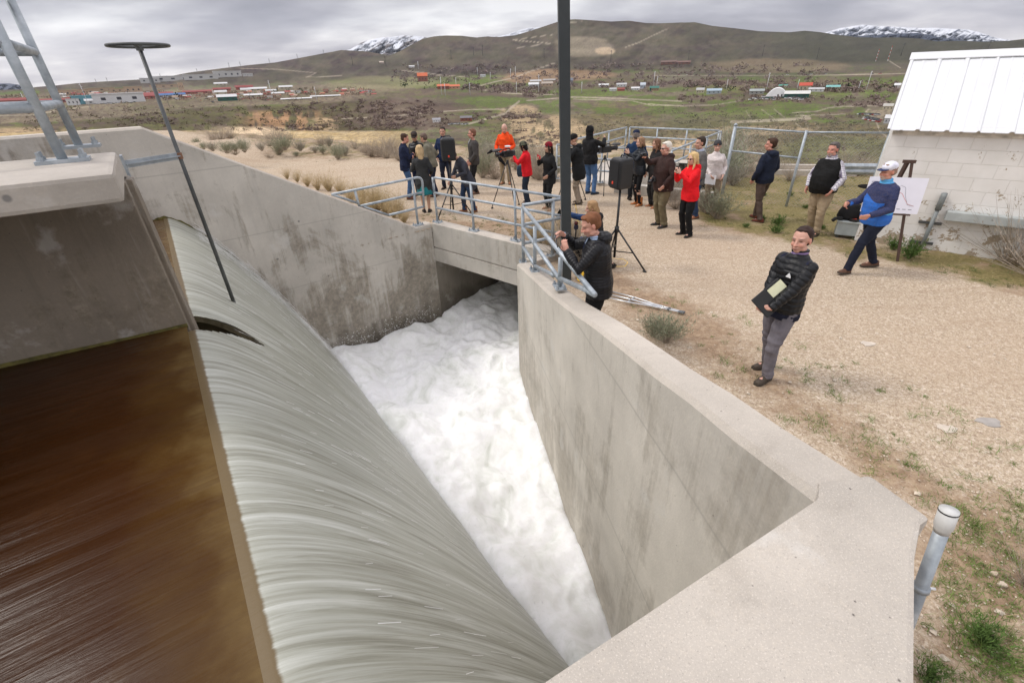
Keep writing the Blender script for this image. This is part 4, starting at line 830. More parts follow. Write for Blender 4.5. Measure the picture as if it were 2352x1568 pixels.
mb = MB(); mb.add([wa+Vector((0, 0, -.1)), wa+dv*1.6+Vector((0, 0, -.1)), wa+dv*1.6+Vector((0, 0, .78)), wa+dv*.9+Vector((0, 0, .84)), wa+Vector((0, 0, .5))]+[p+nv2*.25 for p in (wa+Vector((0, 0, -.1)), wa+dv*1.6+Vector((0, 0, -.1)), wa+dv*1.6+Vector((0, 0, .78)), wa+dv*.9+Vector((0, 0, .84)), wa+Vector((0, 0, .5)))],
    [(4, 3, 2, 1, 0), (5, 6, 7, 8, 9)]+[(i, (i+1) % 5, (i+1) % 5+5, i+5) for i in range(5)]); tag(mb.build('wing_wall', M_head, bevel=.01), 'small pale wing wall of the far inlet behind the tripod', 'wall')
mb = MB().bar(wa+dv*1.5+nv2*.5+Vector((0, 0, .35)), wb+nv2*.5+Vector((0, 0, .35)), .1, .7); tag(mb.build('inlet_opening_dark', pm('dark_opening', (.02, .018, .014), .9)), 'dark block painted as the shaded opening of the far inlet behind the man in brown', 'inlet opening')  # near-black block stands for the shade inside the opening
# ---------------------------------------------------------------- chain-link fence, guard rail
f0 = at(1658, 447, 0); f1 = up(at(1853, 300, 1.8), 0); f2 = up(at(2046, 301, 1.8), 0); fz = 1.8
root = empty('chain_link_fence', f0, 0, 'galvanised chain-link fence on tall posts along the canyon side', 'fence')
for p, r in ((f0, .045), (f1, .032), (f2, .032)): MB().tube([up(p, -.3)-f0, up(p, fz)-f0], r, 12).build('post', GALV, root, True)
MB().lathe((0, 0, fz), [(.05, 0), (.045, .04), (.001, .07)], 12).build('post_cap', GALV, root, True)
for a, b, z in ((f0, f1, fz-.04), (f1, f2, fz-.04), (f0, f1, fz-.62)): MB().tube([up(a, z)-f0, up(b, z)-f0], .022, 10).build('rail', GALV, root, True)
mb = MB()
for a, b in ((f0, f1), (f1, f2)):
    Lf = (b-a).length; d = (b-a).normalized(); s = -fz
    while s < Lf:
        for q in (1, -1):
            s0, z0, s1_, z1 = (s, 0, s+fz, fz) if q == 1 else (s+fz, 0, s, fz)
            lo_, hi_ = 0.0, 1.0
            for (sa, sb) in ((s0, s1_),):
                t0, t1 = sorted(((0-sa)/(sb-sa), (Lf-sa)/(sb-sa))); lo_, hi_ = max(0, t0), min(1, t1)
            if hi_ > lo_: mb.tube([a-f0+d*(s0+(s1_-s0)*k_)+Vector((0, 0, z0+(z1-z0)*k_)) for k_ in (lo_, hi_)], .0011, 3, caps=False)
        s += .085
mb.build('wire_mesh', GALV, root)
g0_, g1_ = at(1925, 400, .35), at(2055, 402, .35); d = (g1_-g0_).normalized(); sdn = Vector((d.y, -d.x, 0))
root = empty('guard_rail', up(g0_, 0), 0, 'corrugated steel guard rail between the fence and the block building', 'guard rail')
prof = [(0, -.155), (.03, -.14), (.07, -.09), (.07, -.06), (.02, 0), (.07, .06), (.07, .09), (.03, .14), (0, .155)]
prof = prof+[(x-.008, z) for x, z in prof[::-1]]
mb = MB().loft([[g0_-up(g0_, 0)+d*s+sdn*x+Vector((0, 0, z+.15)) for x, z in prof] for s in (-.4, (g1_-g0_).length+.8)]); mb.build('beam', GALV, root)
for s in (.2, 1.9): MB().box(d*s-sdn*.08+Vector((0, 0, .2)), (.1, .1, .7)).build('post', pm('old_wood', (.16, .13, .1), .9), root)
for (u0, v0, u1, v1, lab) in ((1840, 388, 1940, 391, 'upper concrete barrier strip beyond the fence'), (1800, 401, 1925, 404, 'lower pale concrete strip beyond the fence')):
    a, b = at(u0-60, v0, .0), at(u1+40, v1, .0); o = MB().bar(a+Vector((0, 0, .06)), b+Vector((0, 0, .06)), .16, .2).build('concrete_kerb', M_top, bevel=.01); tag(o, lab, 'kerb')
# ---------------------------------------------------------------- speakers and stands
def tripod(name, base, zt_, label, cat, mat, spread=.5, r=.017, hubz=.75, rot=0.3, group=None, post=True):
    root = empty(name, base, rot, label, cat, group)
    if post: MB().tube([(0, 0, .18), (0, 0, zt_)], [r*1.15, r], 10).build('pole', mat, root, True)
    for i in range(3):
        a = 2*PI*i/3; d = Vector((math.cos(a), math.sin(a), 0)); l = MB().tube([d*.03+Vector((0, 0, hubz)), d*spread+Vector((0, 0, .012))], r*.8, 8).build('leg', mat, root, True)
        MB().tube([d*(spread-.05)+Vector((0, 0, .035)), d*(spread+.01)+Vector((0, 0, .01))], r*1.15, 8).build('foot', BLACK, l, True)
        if post: MB().tube([Vector((0, 0, .3)), d*spread*.55+Vector((0, 0, hubz*.46))], r*.5, 6).build('brace', mat, root, True)
    MB().tube([(0, 0, hubz-.05), (0, 0, hubz+.06)], r*2, 10).build('collar', mat, root, True)
    return root
def speaker(loc, rz, w, d, h, label):
    root = empty('loudspeaker', loc, rz, label, 'loudspeaker', 'black loudspeakers on tripod stands')
    mb = MB(); rings = []
    for z, s in ((0, .86), (h*.05, .97), (h*.2, 1), (h*.8, 1), (h*.95, .95), (h, .8)):
        rings.append([Vector((x*w/2*s, y*d/2*s, z)) for x, y in ((-1, -.75), (-.8, -1), (.8, -1), (1, -.75), (.72, .9), (.5, 1), (-.5, 1), (-.72, .9))])
    mb.loft(rings).build('cabinet', pm('speaker_black', (.016, .016, .017), .5), root, bevel=.012)
    MB().box((0, -d/2-.006, h*.5), (w*.82, .012, h*.82)).build('grille', pm('grille_black', (.01, .01, .011), .7), root, bevel=.006)
    MB().box((0, -d/2-.015, h*.22), (.035, .006, .045)).build('logo', ORNG, root); MB().tube([(-.09, .02, h), (-.07, .02, h+.03), (.07, .02, h+.03), (.09, .02, h)], .012, 8).build('handle', BLACK, root, True)
    return root
sb1 = at(1043, 497, 0); zs1 = vz(sb1, 368); tripod('speaker_stand', sb1, zs1, 'black tripod stand carrying the speaker behind the beam railing', 'speaker stand', BLACK, .55, .019, .8, -.25, 'tripod speaker stands')
speaker(up(sb1, zs1), .15, .36, .34, vz(sb1, 316)-zs1, 'black loudspeaker with a small orange badge beside the stooping woman')
sb2 = at(1409, 612, 0); zs2 = vz(sb2, 432); tripod('speaker_stand', sb2, zs2, 'black tripod stand of the speaker behind the ginger-haired photographer', 'speaker stand', BLACK, .62, .02, .7, -.62, 'tripod speaker stands')
speaker(up(sb2, zs2), -1.2, .33, .31, vz(sb2, 362)-zs2, 'big black loudspeaker seen from the side, right of the hooded cameraman')
# ---------------------------------------------------------------- video cameras on tripods
def vcam(name, loc, rz, label, big=1.0, mic=True, disc=False):
    root = empty(name, loc, rz, label, 'video camera', 'television cameras on tripods')
    s = big; MB().box((0, 0, .09*s), (.12*s, .30*s, .15*s)).build('body', pm('camera_black', (.02, .02, .021), .45), root, bevel=.015*s)
    MB().tube([(0, .14*s, .10*s), (0, .30*s, .10*s), (0, .34*s, .10*s)], [.05*s, .052*s, .065*s], 14).build('lens', pm('lens_black', (.015, .015, .018), .25), root, True)
    MB().tube([(0, -.1*s, .17*s), (0, -.08*s, .21*s), (0, .12*s, .21*s), (0, .14*s, .17*s)], .014*s, 8).build('handle', BLACK, root, True)
    MB().box((-.09*s, .02*s, .15*s), (.06*s, .14*s, .06*s)).build('viewfinder', BLACK, root, bevel=.006)
    MB().box((0, -.19*s, .09*s), (.09*s, .08*s, .13*s)).build('battery', pm('battery_grey', (.05, .05, .055), .5), root, bevel=.008)
    if mic: MB().tube([(.07*s, .1*s, .2*s), (.07*s, .2*s, .2*s), (.07*s, .38*s, .19*s)], [.012, .035*s, .035*s], 10).build('microphone', pm('mic_grey', (.12, .12, .12), .95), root, True)
    if disc: MB().lathe((0, -.02, .25*s), [(.001, 0), (.075, 0), (.075, .03), (.001, .035)], 20).build('transmitter', pm('white_lid', (.7, .7, .7), .4), root)
    return root
for (bu, bv, tv, rz, lab, lab2, disc, big, rot) in ((1169, 480, 362, 2.2, 'black video camera with fuzzy microphone operated by the woman in red', 'black tripod under the video camera of the woman in the red jacket', True, 1.0, .9),
    (1384, 442, 352, -1.1, 'shoulder video camera held by the hooded cameraman', 'silver and black tripod beside the hooded cameraman in jeans', False, 1.15, .4), (1308, 462, 352, 2.0, 'small black video camera half hidden behind the lamp post', 'black tripod behind the lamp post with a yellow cable', False, .8, .1)):
    b_ = at(bu, bv, 0); zz = vz(b_, tv); tripod('camera_tripod', b_, zz, lab2, 'tripod', BLACK, .48, .015, zz-.12, rot, 'camera tripods', post=False); vcam('video_camera', up(b_, zz), rz, lab, big, True, disc)
# ---------------------------------------------------------------- crutches, cord, conduit
ca, cb_ = at(1428, 684, 0), at(1572, 722, 0); ca.z = cb_.z = .035; ALU = pm('aluminium', (.62, .64, .66), .3, metal=.7)
for k, off in ((0, Vector((0, 0, 0))), (1, Vector((-.09, -.11, .015)))):
    a = ca+off; b = cb_+off*.25; d = (b-a).normalized(); n_ = Vector((-d.y, d.x, 0)); Lc = (b-a).length*1.22; a = b-d*Lc
    root = empty('crutch', a, 0, ('aluminium crutch lying on the soil behind the ginger-haired photographer, farther one', 'aluminium crutch lying nearer the concrete wall beside its twin')[k], 'crutch', 'pair of crutches on the ground')
    for sgn in (-1, 1): MB().tube([n_*.06*sgn, n_*.06*sgn+d*(Lc*.35), n_*.012*sgn+d*(Lc*.62), n_*.012*sgn+d*(Lc*.72)], .011, 8).build('side_tube', ALU, root, True)
    MB().tube([d*(Lc*.6), d*(Lc-.04)], .012, 8).build('shaft', ALU, root, True); MB().tube([-n_*.07, n_*.07], .022, 8).build('armpit_pad', pm('pad_grey', (.3, .3, .3), .8), root, True)
    MB().tube([-n_*.05+d*(Lc*.33), n_*.05+d*(Lc*.33)], .016, 8).build('grip', pm('pad_grey', (.3, .3, .3), .8), root, True)
    MB().tube([d*(Lc-.08), d*Lc], [.015, .02], 8).build('rubber_tip', pm('tip_grey', (.12, .13, .14), .7), root, True); MB().tube([d*(Lc*.80), d*(Lc*.83)], .018, 8).build('collar', pm('tip_grey', (.12, .13, .14), .7), root, True)
YEL = pm('yellow_rubber', (.80, .50, .03), .5)
cc = at(1347, 640, 0); pts = []
for i in range(190):
    a = i*.21; r = .15+.05*math.sin(i*.37)+.02*math.sin(i*1.3); pts.append(cc+Vector((math.cos(a)*r*.9+.03*math.sin(i*.09), math.sin(a)*r*1.25, .012+.03*(i/190)+.01*math.sin(i*.9))))
pts += [cc+Vector((.3, .4, .01)), cc+Vector((.6, .5, .01)), at(1436, 612, .01), at(1442, 603, .01), at(1432, 596, .01), cc+Vector((.5, 1.0, .01)), at(1335, 560, .01), at(1322, 470, .01)]
tag(MB().tube(pts, .009, 6).build('extension_cord', YEL, smooth=True), 'bright yellow extension cord coiled on the ground behind the right railing', 'cord')
pt_, pb_ = at(2180, 1172, 1.42), at(2072, 1466, .62); dd_ = (pb_-pt_).normalized(); pb_ = pb_+dd_*.6
root = empty('conduit_pipe', pt_, 0, 'galvanised pipe with a pale plastic cap leaning against the bottom right wall corner', 'pipe')
MB().tube([dd_*.06, pb_-pt_], .028, 16).build('pipe', GALV, root, True); MB().tube([-dd_*.006, dd_*.085, dd_*.10, dd_*.12], [.036, .036, .031, .030], 16).build('cap', pm('cap_grey', (.55, .55, .53), .5), root, True)
MB().tube([dd_*.002, dd_*.008], .0375, 16).build('cap_rim', BLACK, root, True); MB().tube([dd_*.45+Vector((0, 0, -.0)), dd_*.475], .036, 12).build('strap', GALV, root, True); MB().tube([dd_*.46, dd_*.46+Vector((.06, -.01, .0))], .007, 6).build('lever', WHITE, root, True)
# ================================================================= PEOPLE
def remesh(mb, vox, smooth=4, fac=.5):
    me = bpy.data.meshes.new('t'); me.from_pydata(mb.v, [], mb.f); o = bpy.data.objects.new('t', me); COL.objects.link(o)
    b = bmesh.new(); b.from_mesh(me); bmesh.ops.recalc_face_normals(b, faces=b.faces); b.to_mesh(me); b.free()
    m = o.modifiers.new('r', 'REMESH'); m.mode = 'VOXEL'; m.voxel_size = vox; m.adaptivity = 0
    s = o.modifiers.new('s', 'SMOOTH'); s.iterations = smooth; s.factor = fac
    dg = bpy.context.evaluated_depsgraph_get(); r = bpy.data.meshes.new_from_object(o.evaluated_get(dg)); bpy.data.objects.remove(o); bpy.data.meshes.remove(me); return r
_rs = np.random.RandomState(11); _W = _rs.normal(size=(14, 3)); _W /= np.linalg.norm(_W, axis=1)[:, None]; _PH = _rs.uniform(0, 6.28, 14); _F = _rs.uniform(.6, 2.4, 14)
def sn(P, sc_, ph=0.0):
    q = P*sc_; q = q+.5*np.sin(q[:, [1, 2, 0]]*1.3+ph); r = 0
    for w_, p, f in zip(_W, _PH, _F): r = r+np.sin(q@w_*f+p+ph)
    return r/5.0
def mverts(me): a = np.empty(len(me.vertices)*3, np.float32); me.vertices.foreach_get('co', a); return a.reshape(-1, 3)
def mnorm(me): a = np.empty(len(me.vertices)*3, np.float32); me.vertex_normals.foreach_get('vector', a); return a.reshape(-1, 3)
def finish(me, name, mat, parent, disp=None, col=None):
    P = mverts(me)
    if disp is not None: N = mnorm(me); P2 = P+N*disp[:, None]; me.vertices.foreach_set('co', P2.astype(np.float32).ravel())
    if col is not None:
        a = me.color_attributes.new('Col', 'FLOAT_COLOR', 'POINT'); c = np.ones((len(P), 4), np.float32); c[:, :3] = col; a.data.foreach_set('color', c.ravel())
    me.materials.clear(); me.materials.append(mat); me.polygons.foreach_set('use_smooth', np.ones(len(me.polygons), bool)); me.name = name; me.update()
    o = bpy.data.objects.new(name, me); COL.objects.link(o); o.parent = parent; return o
def vcmat(name, rough, sss=0):
    t = NT(name); c = t.attr(); v = t.coord(); c = t.mix(t.ramp(t.noise(v, 60, 3), [(.35, .12), (.65, 0.0)]), c, (.3, .2, .15)); m = t.done(c, rough, 0, t.bump(t.noise(v, 120, 3), .08, .002))
    if sss: t.b.inputs['Subsurface Weight'].default_value = sss; t.b.inputs['Subsurface Radius'].default_value = (.012, .005, .003)
    return m
SKINM = vcmat('skin', .55, .08); CLM = vcmat('cloth_colours', .9)
def cloth(col, rough=.88, name='cloth'):
    key = (name, tuple(col), rough)
    if key not in _mc:
        t = NT(name); v = t.coord(); c = t.ramp(t.noise(v, 9, 5, .6), [(.3, tuple(x*.78 for x in col)), (.7, tuple(min(1, x*1.22) for x in col))]); _mc[key] = t.done(c, rough, 0, t.bump(t.noise(v, 16, 5, .65), .35, .012, t.bump(t.noise(v, 260, 2), .15, .001)), .25)
    return _mc[key]
def ik(a, b, l1, l2, pole):
    a = Vector(a); b = Vector(b); d = b-a; L_ = max(.05, min(d.length, (l1+l2)*.995)); u = d.normalized(); b = a+u*L_
    x = (l1*l1-l2*l2+L_*L_)/(2*L_); h = math.sqrt(max(0, l1*l1-x*x)); p = Vector(pole); p = p-u*p.dot(u); p = p.normalized() if p.length > 1e-4 else Vector((0, 1, 0))
    return a+u*x+p*h, b
def hand(mb, W, f, pn, curl, r=.0085, side=1):
    f = Vector(f).normalized(); pn = Vector(pn); pn = (pn-f*pn.dot(f)).normalized(); s = f.cross(pn)*side
    Mx = Matrix((s, f, pn)).transposed(); mb.ell(W+f*.045, (.041, .052, .016), Mx, 12, 8); mb.tube([W-f*.02, W+f*.03], [.026, .024], 8, .75)
    for k, (off, ln) in enumerate(((-.03, .072), (-.010, .082), (.011, .078), (.031, .06))):
        p = W+f*.085+s*off; pts = [p-f*.02]; a = curl*.35
        for q in (.42, .32, .26): pts.append(p); d = f*math.cos(a)+pn*math.sin(a)+s*off*1.2; p = p+d*ln*q; a += curl*(.75+.1*k)
        pts.append(p); mb.tube(pts, [r, r, r*.97, r*.9, r*.75], 7)
    b = W+f*.022-s*.028; mb.tube([b, b-s*.03+f*.025+pn*.01, b-s*.038+f*.052+pn*.022*(1+curl), b-s*.03+f*.072+pn*.035*(1+curl)], [.013, .0115, .010, .0075], 7)
HAIRS = {}
def person(pos, face, label, Ht=1.77, w=1.0, top=(.02, .02, .022), layers=None, legs=(.02, .02, .03), shoes=(.03, .02, .015), hair=(.06, .035, .02), style='short', hat=None,
           aR=(.23, .06, .84), aL=(-.23, .06, .84), poleR=(.5, -.6, -.6), poleL=(-.5, -.6, -.6), fR=None, fL=None, curl=.5, pnR=None, pnL=None, head=(0, 0, 0), lean=0, side=0, twist=0, drop=0.0, hipy=0.0, fem=False, belly=0.0,
           feet=((.11, .0), (-.11, .0)), toe=(14, -14), lift=(0, 0), kneepole=((.12, 1, 0), (-.12, 1, 0)), hem=.83, skirt=None, barelegs=False, boots=0.0, fine=.011, puffer=0, hood=False, glasses=None, beard=None, skin=(.50, .29, .20), collar=None, bulk=1.0, brow=None, gloves=None, group='people gathered around the spillway', legbulk=1.0, tie=None, fore=.262, footpitch=(0, 0), longcoat=None, tmax=4.0):
    s = Ht/1.77; w = w*1.05; MW = Matrix.Rotation(-R(max(0.0, min(tmax, (Vector(pos).x-.3)*2.2))), 3, 'Y')@Matrix.Rotation(-R(face), 3, 'Z'); root = empty('person', pos, 0, label, 'person', group); root.rotation_euler = MW.to_euler(); hs = .9 if fem else 1.0
    piv = Vector((0, hipy, .95-drop)); RT = Matrix.Rotation(-R(twist), 3, 'Z')@Matrix.Rotation(R(side), 3, 'Y')@Matrix.Rotation(-R(lean), 3, 'X')
    T = lambda p: (piv+RT@(Vector(p)-Vector((0, 0, .95))))*s
    hb = T((0, 0, 1.50)); HM = RT@Matrix.Rotation(-R(head[0]), 3, 'Z')@Matrix.Rotation(-R(head[1]), 3, 'X')@Matrix.Rotation(R(head[2]), 3, 'Y')
    hc = hb+HM@Vector((0, .012, .150))*s; hk = s*(1.03 if fem else 1.07)
    Hh = lambda x, y, z: hc+HM@(Vector((x, y, z))*hk)
    # ----- joints
    sh = {1: T((.172*hs, -.012, 1.405)), -1: T((-.172*hs, -.012, 1.405))}
    tg = {1: Vector(aR)*s, -1: Vector(aL)*s}; pol = {1: Vector(poleR), -1: Vector(poleL)}
    el, wr = {}, {}
    for q in (1, -1): el[q], wr[q] = ik(sh[q], tg[q], .295*s, fore*s, pol[q])
    hip = {1: (piv+Vector((.088, 0, -.04)))*s, -1: (piv+Vector((-.088, 0, -.04)))*s}; an, kn, ft = {}, {}, {}
    for i, q in enumerate((1, -1)):
        ft[q] = Vector((feet[i][0], feet[i][1], lift[i]))*s; kn[q], an[q] = ik(hip[q], ft[q]+Vector((0, 0, .085))*s, .43*s, .412*s, kneepole[i])
    # ----- body
    mb = MB(); E = lambda c, r, M=None: mb.ell(c, tuple(a*s for a in r), M, 14, 9)
    def ring(z, rx, ry, yo=0.0, k=1.0, n=20, pw=2.4):
        out_ = []
        for i in range(n):
            a = 2*PI*i/n; ca, sa = math.cos(a), math.sin(a); out_.append(Vector((rx*k*w*math.copysign(abs(ca)**(2/pw), ca), ry*k*w*math.copysign(abs(sa)**(2/pw), sa)+yo, z)))
        return out_
    wa = .86 if fem else 1.0; hp_ = 1.04 if fem else 1.0
    prof = [(.86, .155*hp_, .105, 0), (.98, .150*hp_, .105, 0), (1.08, .135*wa, .10+belly*.5, belly*.5), (1.22, .155*hs, .11+belly*.35, belly*.35), (1.34, .165*hs, .108, 0), (1.43, .14*hs, .085, -.01), (1.475, .075, .065, -.012)]
    mb.loft([ring(*p) for p in prof], T); mb.tube([T((0, -.015, 1.44)), T((0, -.005, 1.51)), hb+HM@Vector((0, .01, .06))*s], [.062*s*hs, .054*s*hs, .052*s*hs], 14)
    for q in (1, -1):
        mb.tube([sh[q]-Vector((q*.02, 0, 0))*s, el[q], wr[q]], [.05*s*hs, .038*s*hs, .026*s], 10); mb.ell(sh[q], .052*s*hs)
        f = (wr[q]-el[q]).normalized(); fo = (fR if q == 1 else fL); fo = Vector(fo) if fo is not None else f; pn = (pnR if q == 1 else pnL); pn = Vector(pn) if pn is not None else Vector((-q, .2, 0))
        hand(mb, wr[q], fo, pn, curl if not hasattr(curl, '__len__') else curl[0 if q == 1 else 1], .0085 if fine < .009 else .0105, 1 if q == 1 else -1)
        mb.tube([hip[q], kn[q], kn[q].lerp(an[q], .35), an[q]], [.082*s, .052*s, .054*s, .036*s], 10)
        d = Vector((math.sin(R(toe[0 if q == 1 else 1])), math.cos(R(toe[0 if q == 1 else 1])), 0)); mb.tube([an[q]-d*.03*s-Vector((0, 0, .03))*s, an[q]+d*.12*s-Vector((0, 0, .05))*s], [.035*s, .03*s], 8)
    e = lambda c, r: mb.ell(Hh(*c), tuple(a*hk for a in r), HM, 18, 12)
    e((0, -.012, .032), (.0755, .098, .088)); e((0, .024, -.03), (.060, .066, .086)); e((0, .052, -.088), (.030, .030, .026)); e((0, .060, .025), (.058, .030, .030))
    for q in (1, -1):
        e((q*.036, .056, -.030), (.027, .028, .028)); e((q*.0775, -.008, -.008), (.009, .019, .031)); e((q*.045, .01, -.075), (.022, .045, .026)); e((q*.030, .083, .026), (.022, .010, .008)); e((q*.0135, .096, -.034), (.009, .011, .008))
    mb.tube([Hh(0, .086, .016), Hh(0, .103, -.012), Hh(0, .114, -.031), Hh(0, .095, -.040)], [.008*hk, .010*hk, .0135*hk, .008*hk], 8)
    e((0, .086, -.062), (.024, .013, .0065)); e((0, .084, -.072), (.020, .013, .0065))
    me = remesh(mb, fine*.85 if fine > .009 else fine, 2, .45); P = mverts(me).astype(float)
    Q = ((P-np.array(hc))@np.array(HM))/hk; sk_ = np.array(skin); C = np.tile(sk_, (len(P), 1)); isf = (Q[:, 1] > .02) & (np.abs(Q[:, 0]) < .09) & (np.abs(Q[:, 2]) < .14)
    def paint(m, c): m = np.clip(m, 0, 1)[:, None]; C[:] = C*(1-m)+np.array(c)*m
    g = lambda x0, y0, rx, rz: np.exp(-(((np.abs(Q[:, 0])-x0)/rx)**2+((Q[:, 2]-y0)/rz)**2)**2)*isf
    hb_ = np.array(brow if brow is not None else hair)
    paint(g(.038, -.028, .022, .02)*.45, sk_*np.array([1.12, .78, .72])); paint(g(0, -.03, .016, .016)*.4, sk_*np.array([1.12, .78, .72])); paint(g(.031, .006, .021, .011)*.55, sk_*.55); paint(g(.031, .003, .011, .0055), (.045, .03, .025)); paint(g(.034, .030, .024, .0058)*.85, hb_*.9); paint(g(0, -.067, .024, .0065)*.8, (.36, .13, .11)); paint(g(0, -.0665, .022, .0022)*.7, (.14, .05, .05)); paint(g(.009, -.041, .005, .004)*.6, sk_*.3)  # eye-socket and nostril shading painted into the skin colour
    if beard is not None:
        paint((np.exp(-((np.abs(Q[:, 0])/.048)**4+((Q[:, 2]+.085)/.032)**4))*isf)*.85*(1-g(0, -.066, .026, .007)), beard); paint(g(0, -.05, .032, .007)*.8, beard)
    paint(((np.abs(Q[:, 0]) > .066) & (np.abs(Q[:, 2]+.008) < .035) & (Q[:, 1] < .03))*.35, sk_*np.array([1.1, .72, .66]))
    if style in ('buzz',): paint(((Q[:, 2] > .035-.5*np.maximum(.05-Q[:, 1], 0)) & (Q[:, 1] < .075) & (np.abs(Q[:, 2]) < .15))*.7, hb_)
    body = finish(me, 'body', SKINM, root, None, C)
    # ----- hair
    hm_ = cloth(hair, .7, 'hair'); hbm = MB(); h = lambda c, r: hbm.ell(Hh(*c), tuple(a*hk for a in r), HM, 18, 12); vx = max(fine*.75, .006)
    if style == 'short': h((0, -.026, .048), (.083, .094, .084)); h((0, -.045, .0), (.080, .068, .07)); h((0, .048, .098), (.055, .03, .020))
    elif style == 'receding': h((0, -.030, .050), (.083, .092, .080)); h((0, -.048, .0), (.081, .064, .07)); h((0, .026, .098), (.050, .034, .020))
    elif style == 'ring': h((0, -.05, -.004), (.081, .062, .052))
    elif style in ('long', 'bob'):
        h((0, -.022, .045), (.090, .100, .090)); h((0, -.055, -.02), (.092, .070, .09))
        for q in (1, -1): hbm.tube([Hh(q*.05, .04, .105), Hh(q*.082, .035, .03), Hh(q*.086, .02, -.06), Hh(q*.078, .02, -.125)], [.022*hk, .026*hk, .026*hk, .016*hk], 8)
        ln = -.13 if style == 'bob' else -.27
        hbm.tube([Hh(0, -.06, .03), Hh(0, -.085, -.08), Hh(0, -.095, ln*.75), Hh(0, -.085, ln)], [.085*hk, .082*hk, .07*hk, .035*hk], 12, .62, ref=HM@Vector((1, 0, 0)))
        if style == 'long':
            for q in (1, -1): hbm.tube([Hh(q*.08, .015, -.05), Hh(q*.085, .03, -.13), Hh(q*.07, .05, -.22)], [.026*hk, .026*hk, .012*hk], 8)
    if hbm.v and style != 'buzz' and not (hat and style == 'short' and hat[0] in ('beanie', 'hood')):
        m2 = remesh(hbm, vx, 2, .4); P = mverts(m2).astype(float); finish(m2, 'hair', hm_, root, .0035*sn(P, np.array([70, 70, 26]))+(.006*sn(P, np.array([36, 36, 10.]), 2) if style in ('long', 'bob') else 0))
    if hat:
        kind, hc_ = hat[0], hat[1]; hm2 = cloth(hc_, .95, 'hat_cloth'); mb = MB(); h = lambda c, r: mb.ell(Hh(*c), tuple(a*hk for a in r), HM, 20, 12)
        if kind == 'beanie':
            h((0, -.012, .066), (.091, .108, .082)); h((0, -.016, .05), (.090, .106, .034)); m2 = remesh(mb, vx, 2, .4); P = mverts(m2).astype(float); finish(m2, 'beanie', hm2, root, .002*np.sin(P[:, 0]*420+P[:, 1]*300))
            mb = MB(); mb.lathe((0, 0, 0), [(.087, 0), (.094, .004), (.095, .034), (.088, .04)], 28); mb.v = [tuple(Hh(x, y*1.15-.012, z+.030)) for x, y, z in mb.v]; mb.build('cuff', hm2, root, True)
            if len(hat) > 2: M_ = MB(); M_.box((0, 0, 0), (.028, .006, .02)); M_.v = [tuple(Hh(x, y+.097, z+.052)) for x, y, z in M_.v]; M_.build('patch', pm('patch', hat[2], .8), root)
        elif kind == 'cap':
            h((0, -.012, .066), (.087, .104, .074)); m2 = remesh(mb, vx, 2, .4); finish(m2, 'cap', hm2, root)
            mb = MB(); yd = -1 if len(hat) > 3 else 1; pts_ = []
            for i in range(13): a = PI*(i/12); pts_.append((math.cos(a)*.072, .06+math.sin(a)*.105))
            mb.prism(pts_, .045, .052); mb.v = [tuple(Hh(x, yd*y*1.0, z+.35*(.09-y)*.25-.002*abs(x)*60)) for x, y, z in mb.v]; mb.build('visor', cloth(hat[2] if len(hat) > 2 else hc_, .9, 'hat_cloth'), root, True)
        elif kind == 'bucket':
            h((0, -.01, .066), (.088, .104, .076)); m2 = remesh(mb, vx, 2, .4); finish(m2, 'hat', hm2, root)
            mb = MB(); mb.lathe((0, 0, 0), [(.082, .01), (.125, -.022), (.128, -.024), (.088, .016)], 28); mb.v = [tuple(Hh(x, y*1.12-.01, z+.045)) for x, y, z in mb.v]; mb.build('brim', hm2, root, True)
        elif kind == 'hood':
            h((0, -.03, .04), (.100, .112, .108)); h((0, -.04, -.05), (.095, .095, .08)); mb.tube([Hh(0, -.08, .11), Hh(0, -.12, .14)], [.05*hk, .012], 8); mb.tube([Hh(0, -.04, -.05), T((0, -.03, 1.46))], [.088*hk, .10*hk], 12); m2 = remesh(mb, vx, 2, .4); P = mverts(m2).astype(float); finish(m2, 'hood', hm2, root, .004*sn(P, 28))
    if glasses:
        gm_ = pm('glasses', glasses[1], .2); mb = MB()
        if glasses[0] == 'sun':
            for q in (1, -1): mb.ell(Hh(q*.033, .098, .006), (.026*hk, .006*hk, .015*hk), HM, 12, 8)
        else:
            for q in (1, -1): mb.tube([Hh(q*.033+.021*math.cos(2*PI*i/14), .101, .003+.016*math.sin(2*PI*i/14)) for i in range(15)], .0014*hk, 5, caps=False)
        mb.tube([Hh(-.012, .102, .010), Hh(.012, .102, .010)], .0022*hk, 5)
        for q in (1, -1): mb.tube([Hh(q*.056, .092, .010), Hh(q*.079, .0, .008)], .0022*hk, 5)
        mb.build('glasses', gm_, root, True)
    # ----- trousers / skirt
    if not barelegs:
        mb = MB(); L_ = legbulk; TP = lambda p: (piv+Vector(p)-Vector((0, 0, .95)))*s
        mb.loft([ring(*p) for p in [(.80, .13, .10), (.86, .168*hp_, .118), (.95, .168*hp_, .118+belly*.3, belly*.2), (1.04, .150, .112+belly*.4, belly*.3)]], TP)
        for q in (1, -1):
            a = an[q]+Vector((0, 0, -.03))*s; mb.tube([hip[q]+Vector((0, 0, .03))*s, hip[q].lerp(kn[q], .5), kn[q], kn[q].lerp(a, .5), a], [.100*s*L_*w, .092*s*L_*w, .072*s*L_, .066*s*L_, .062*s*L_], 14)
        m2 = remesh(mb, fine, 3, .45); P = mverts(m2).astype(float); lowz = np.clip(1-np.abs(P[:, 2]/s-.50)/.12, 0, 1)+np.clip(1-P[:, 2]/s/.3, 0, 1)+.25
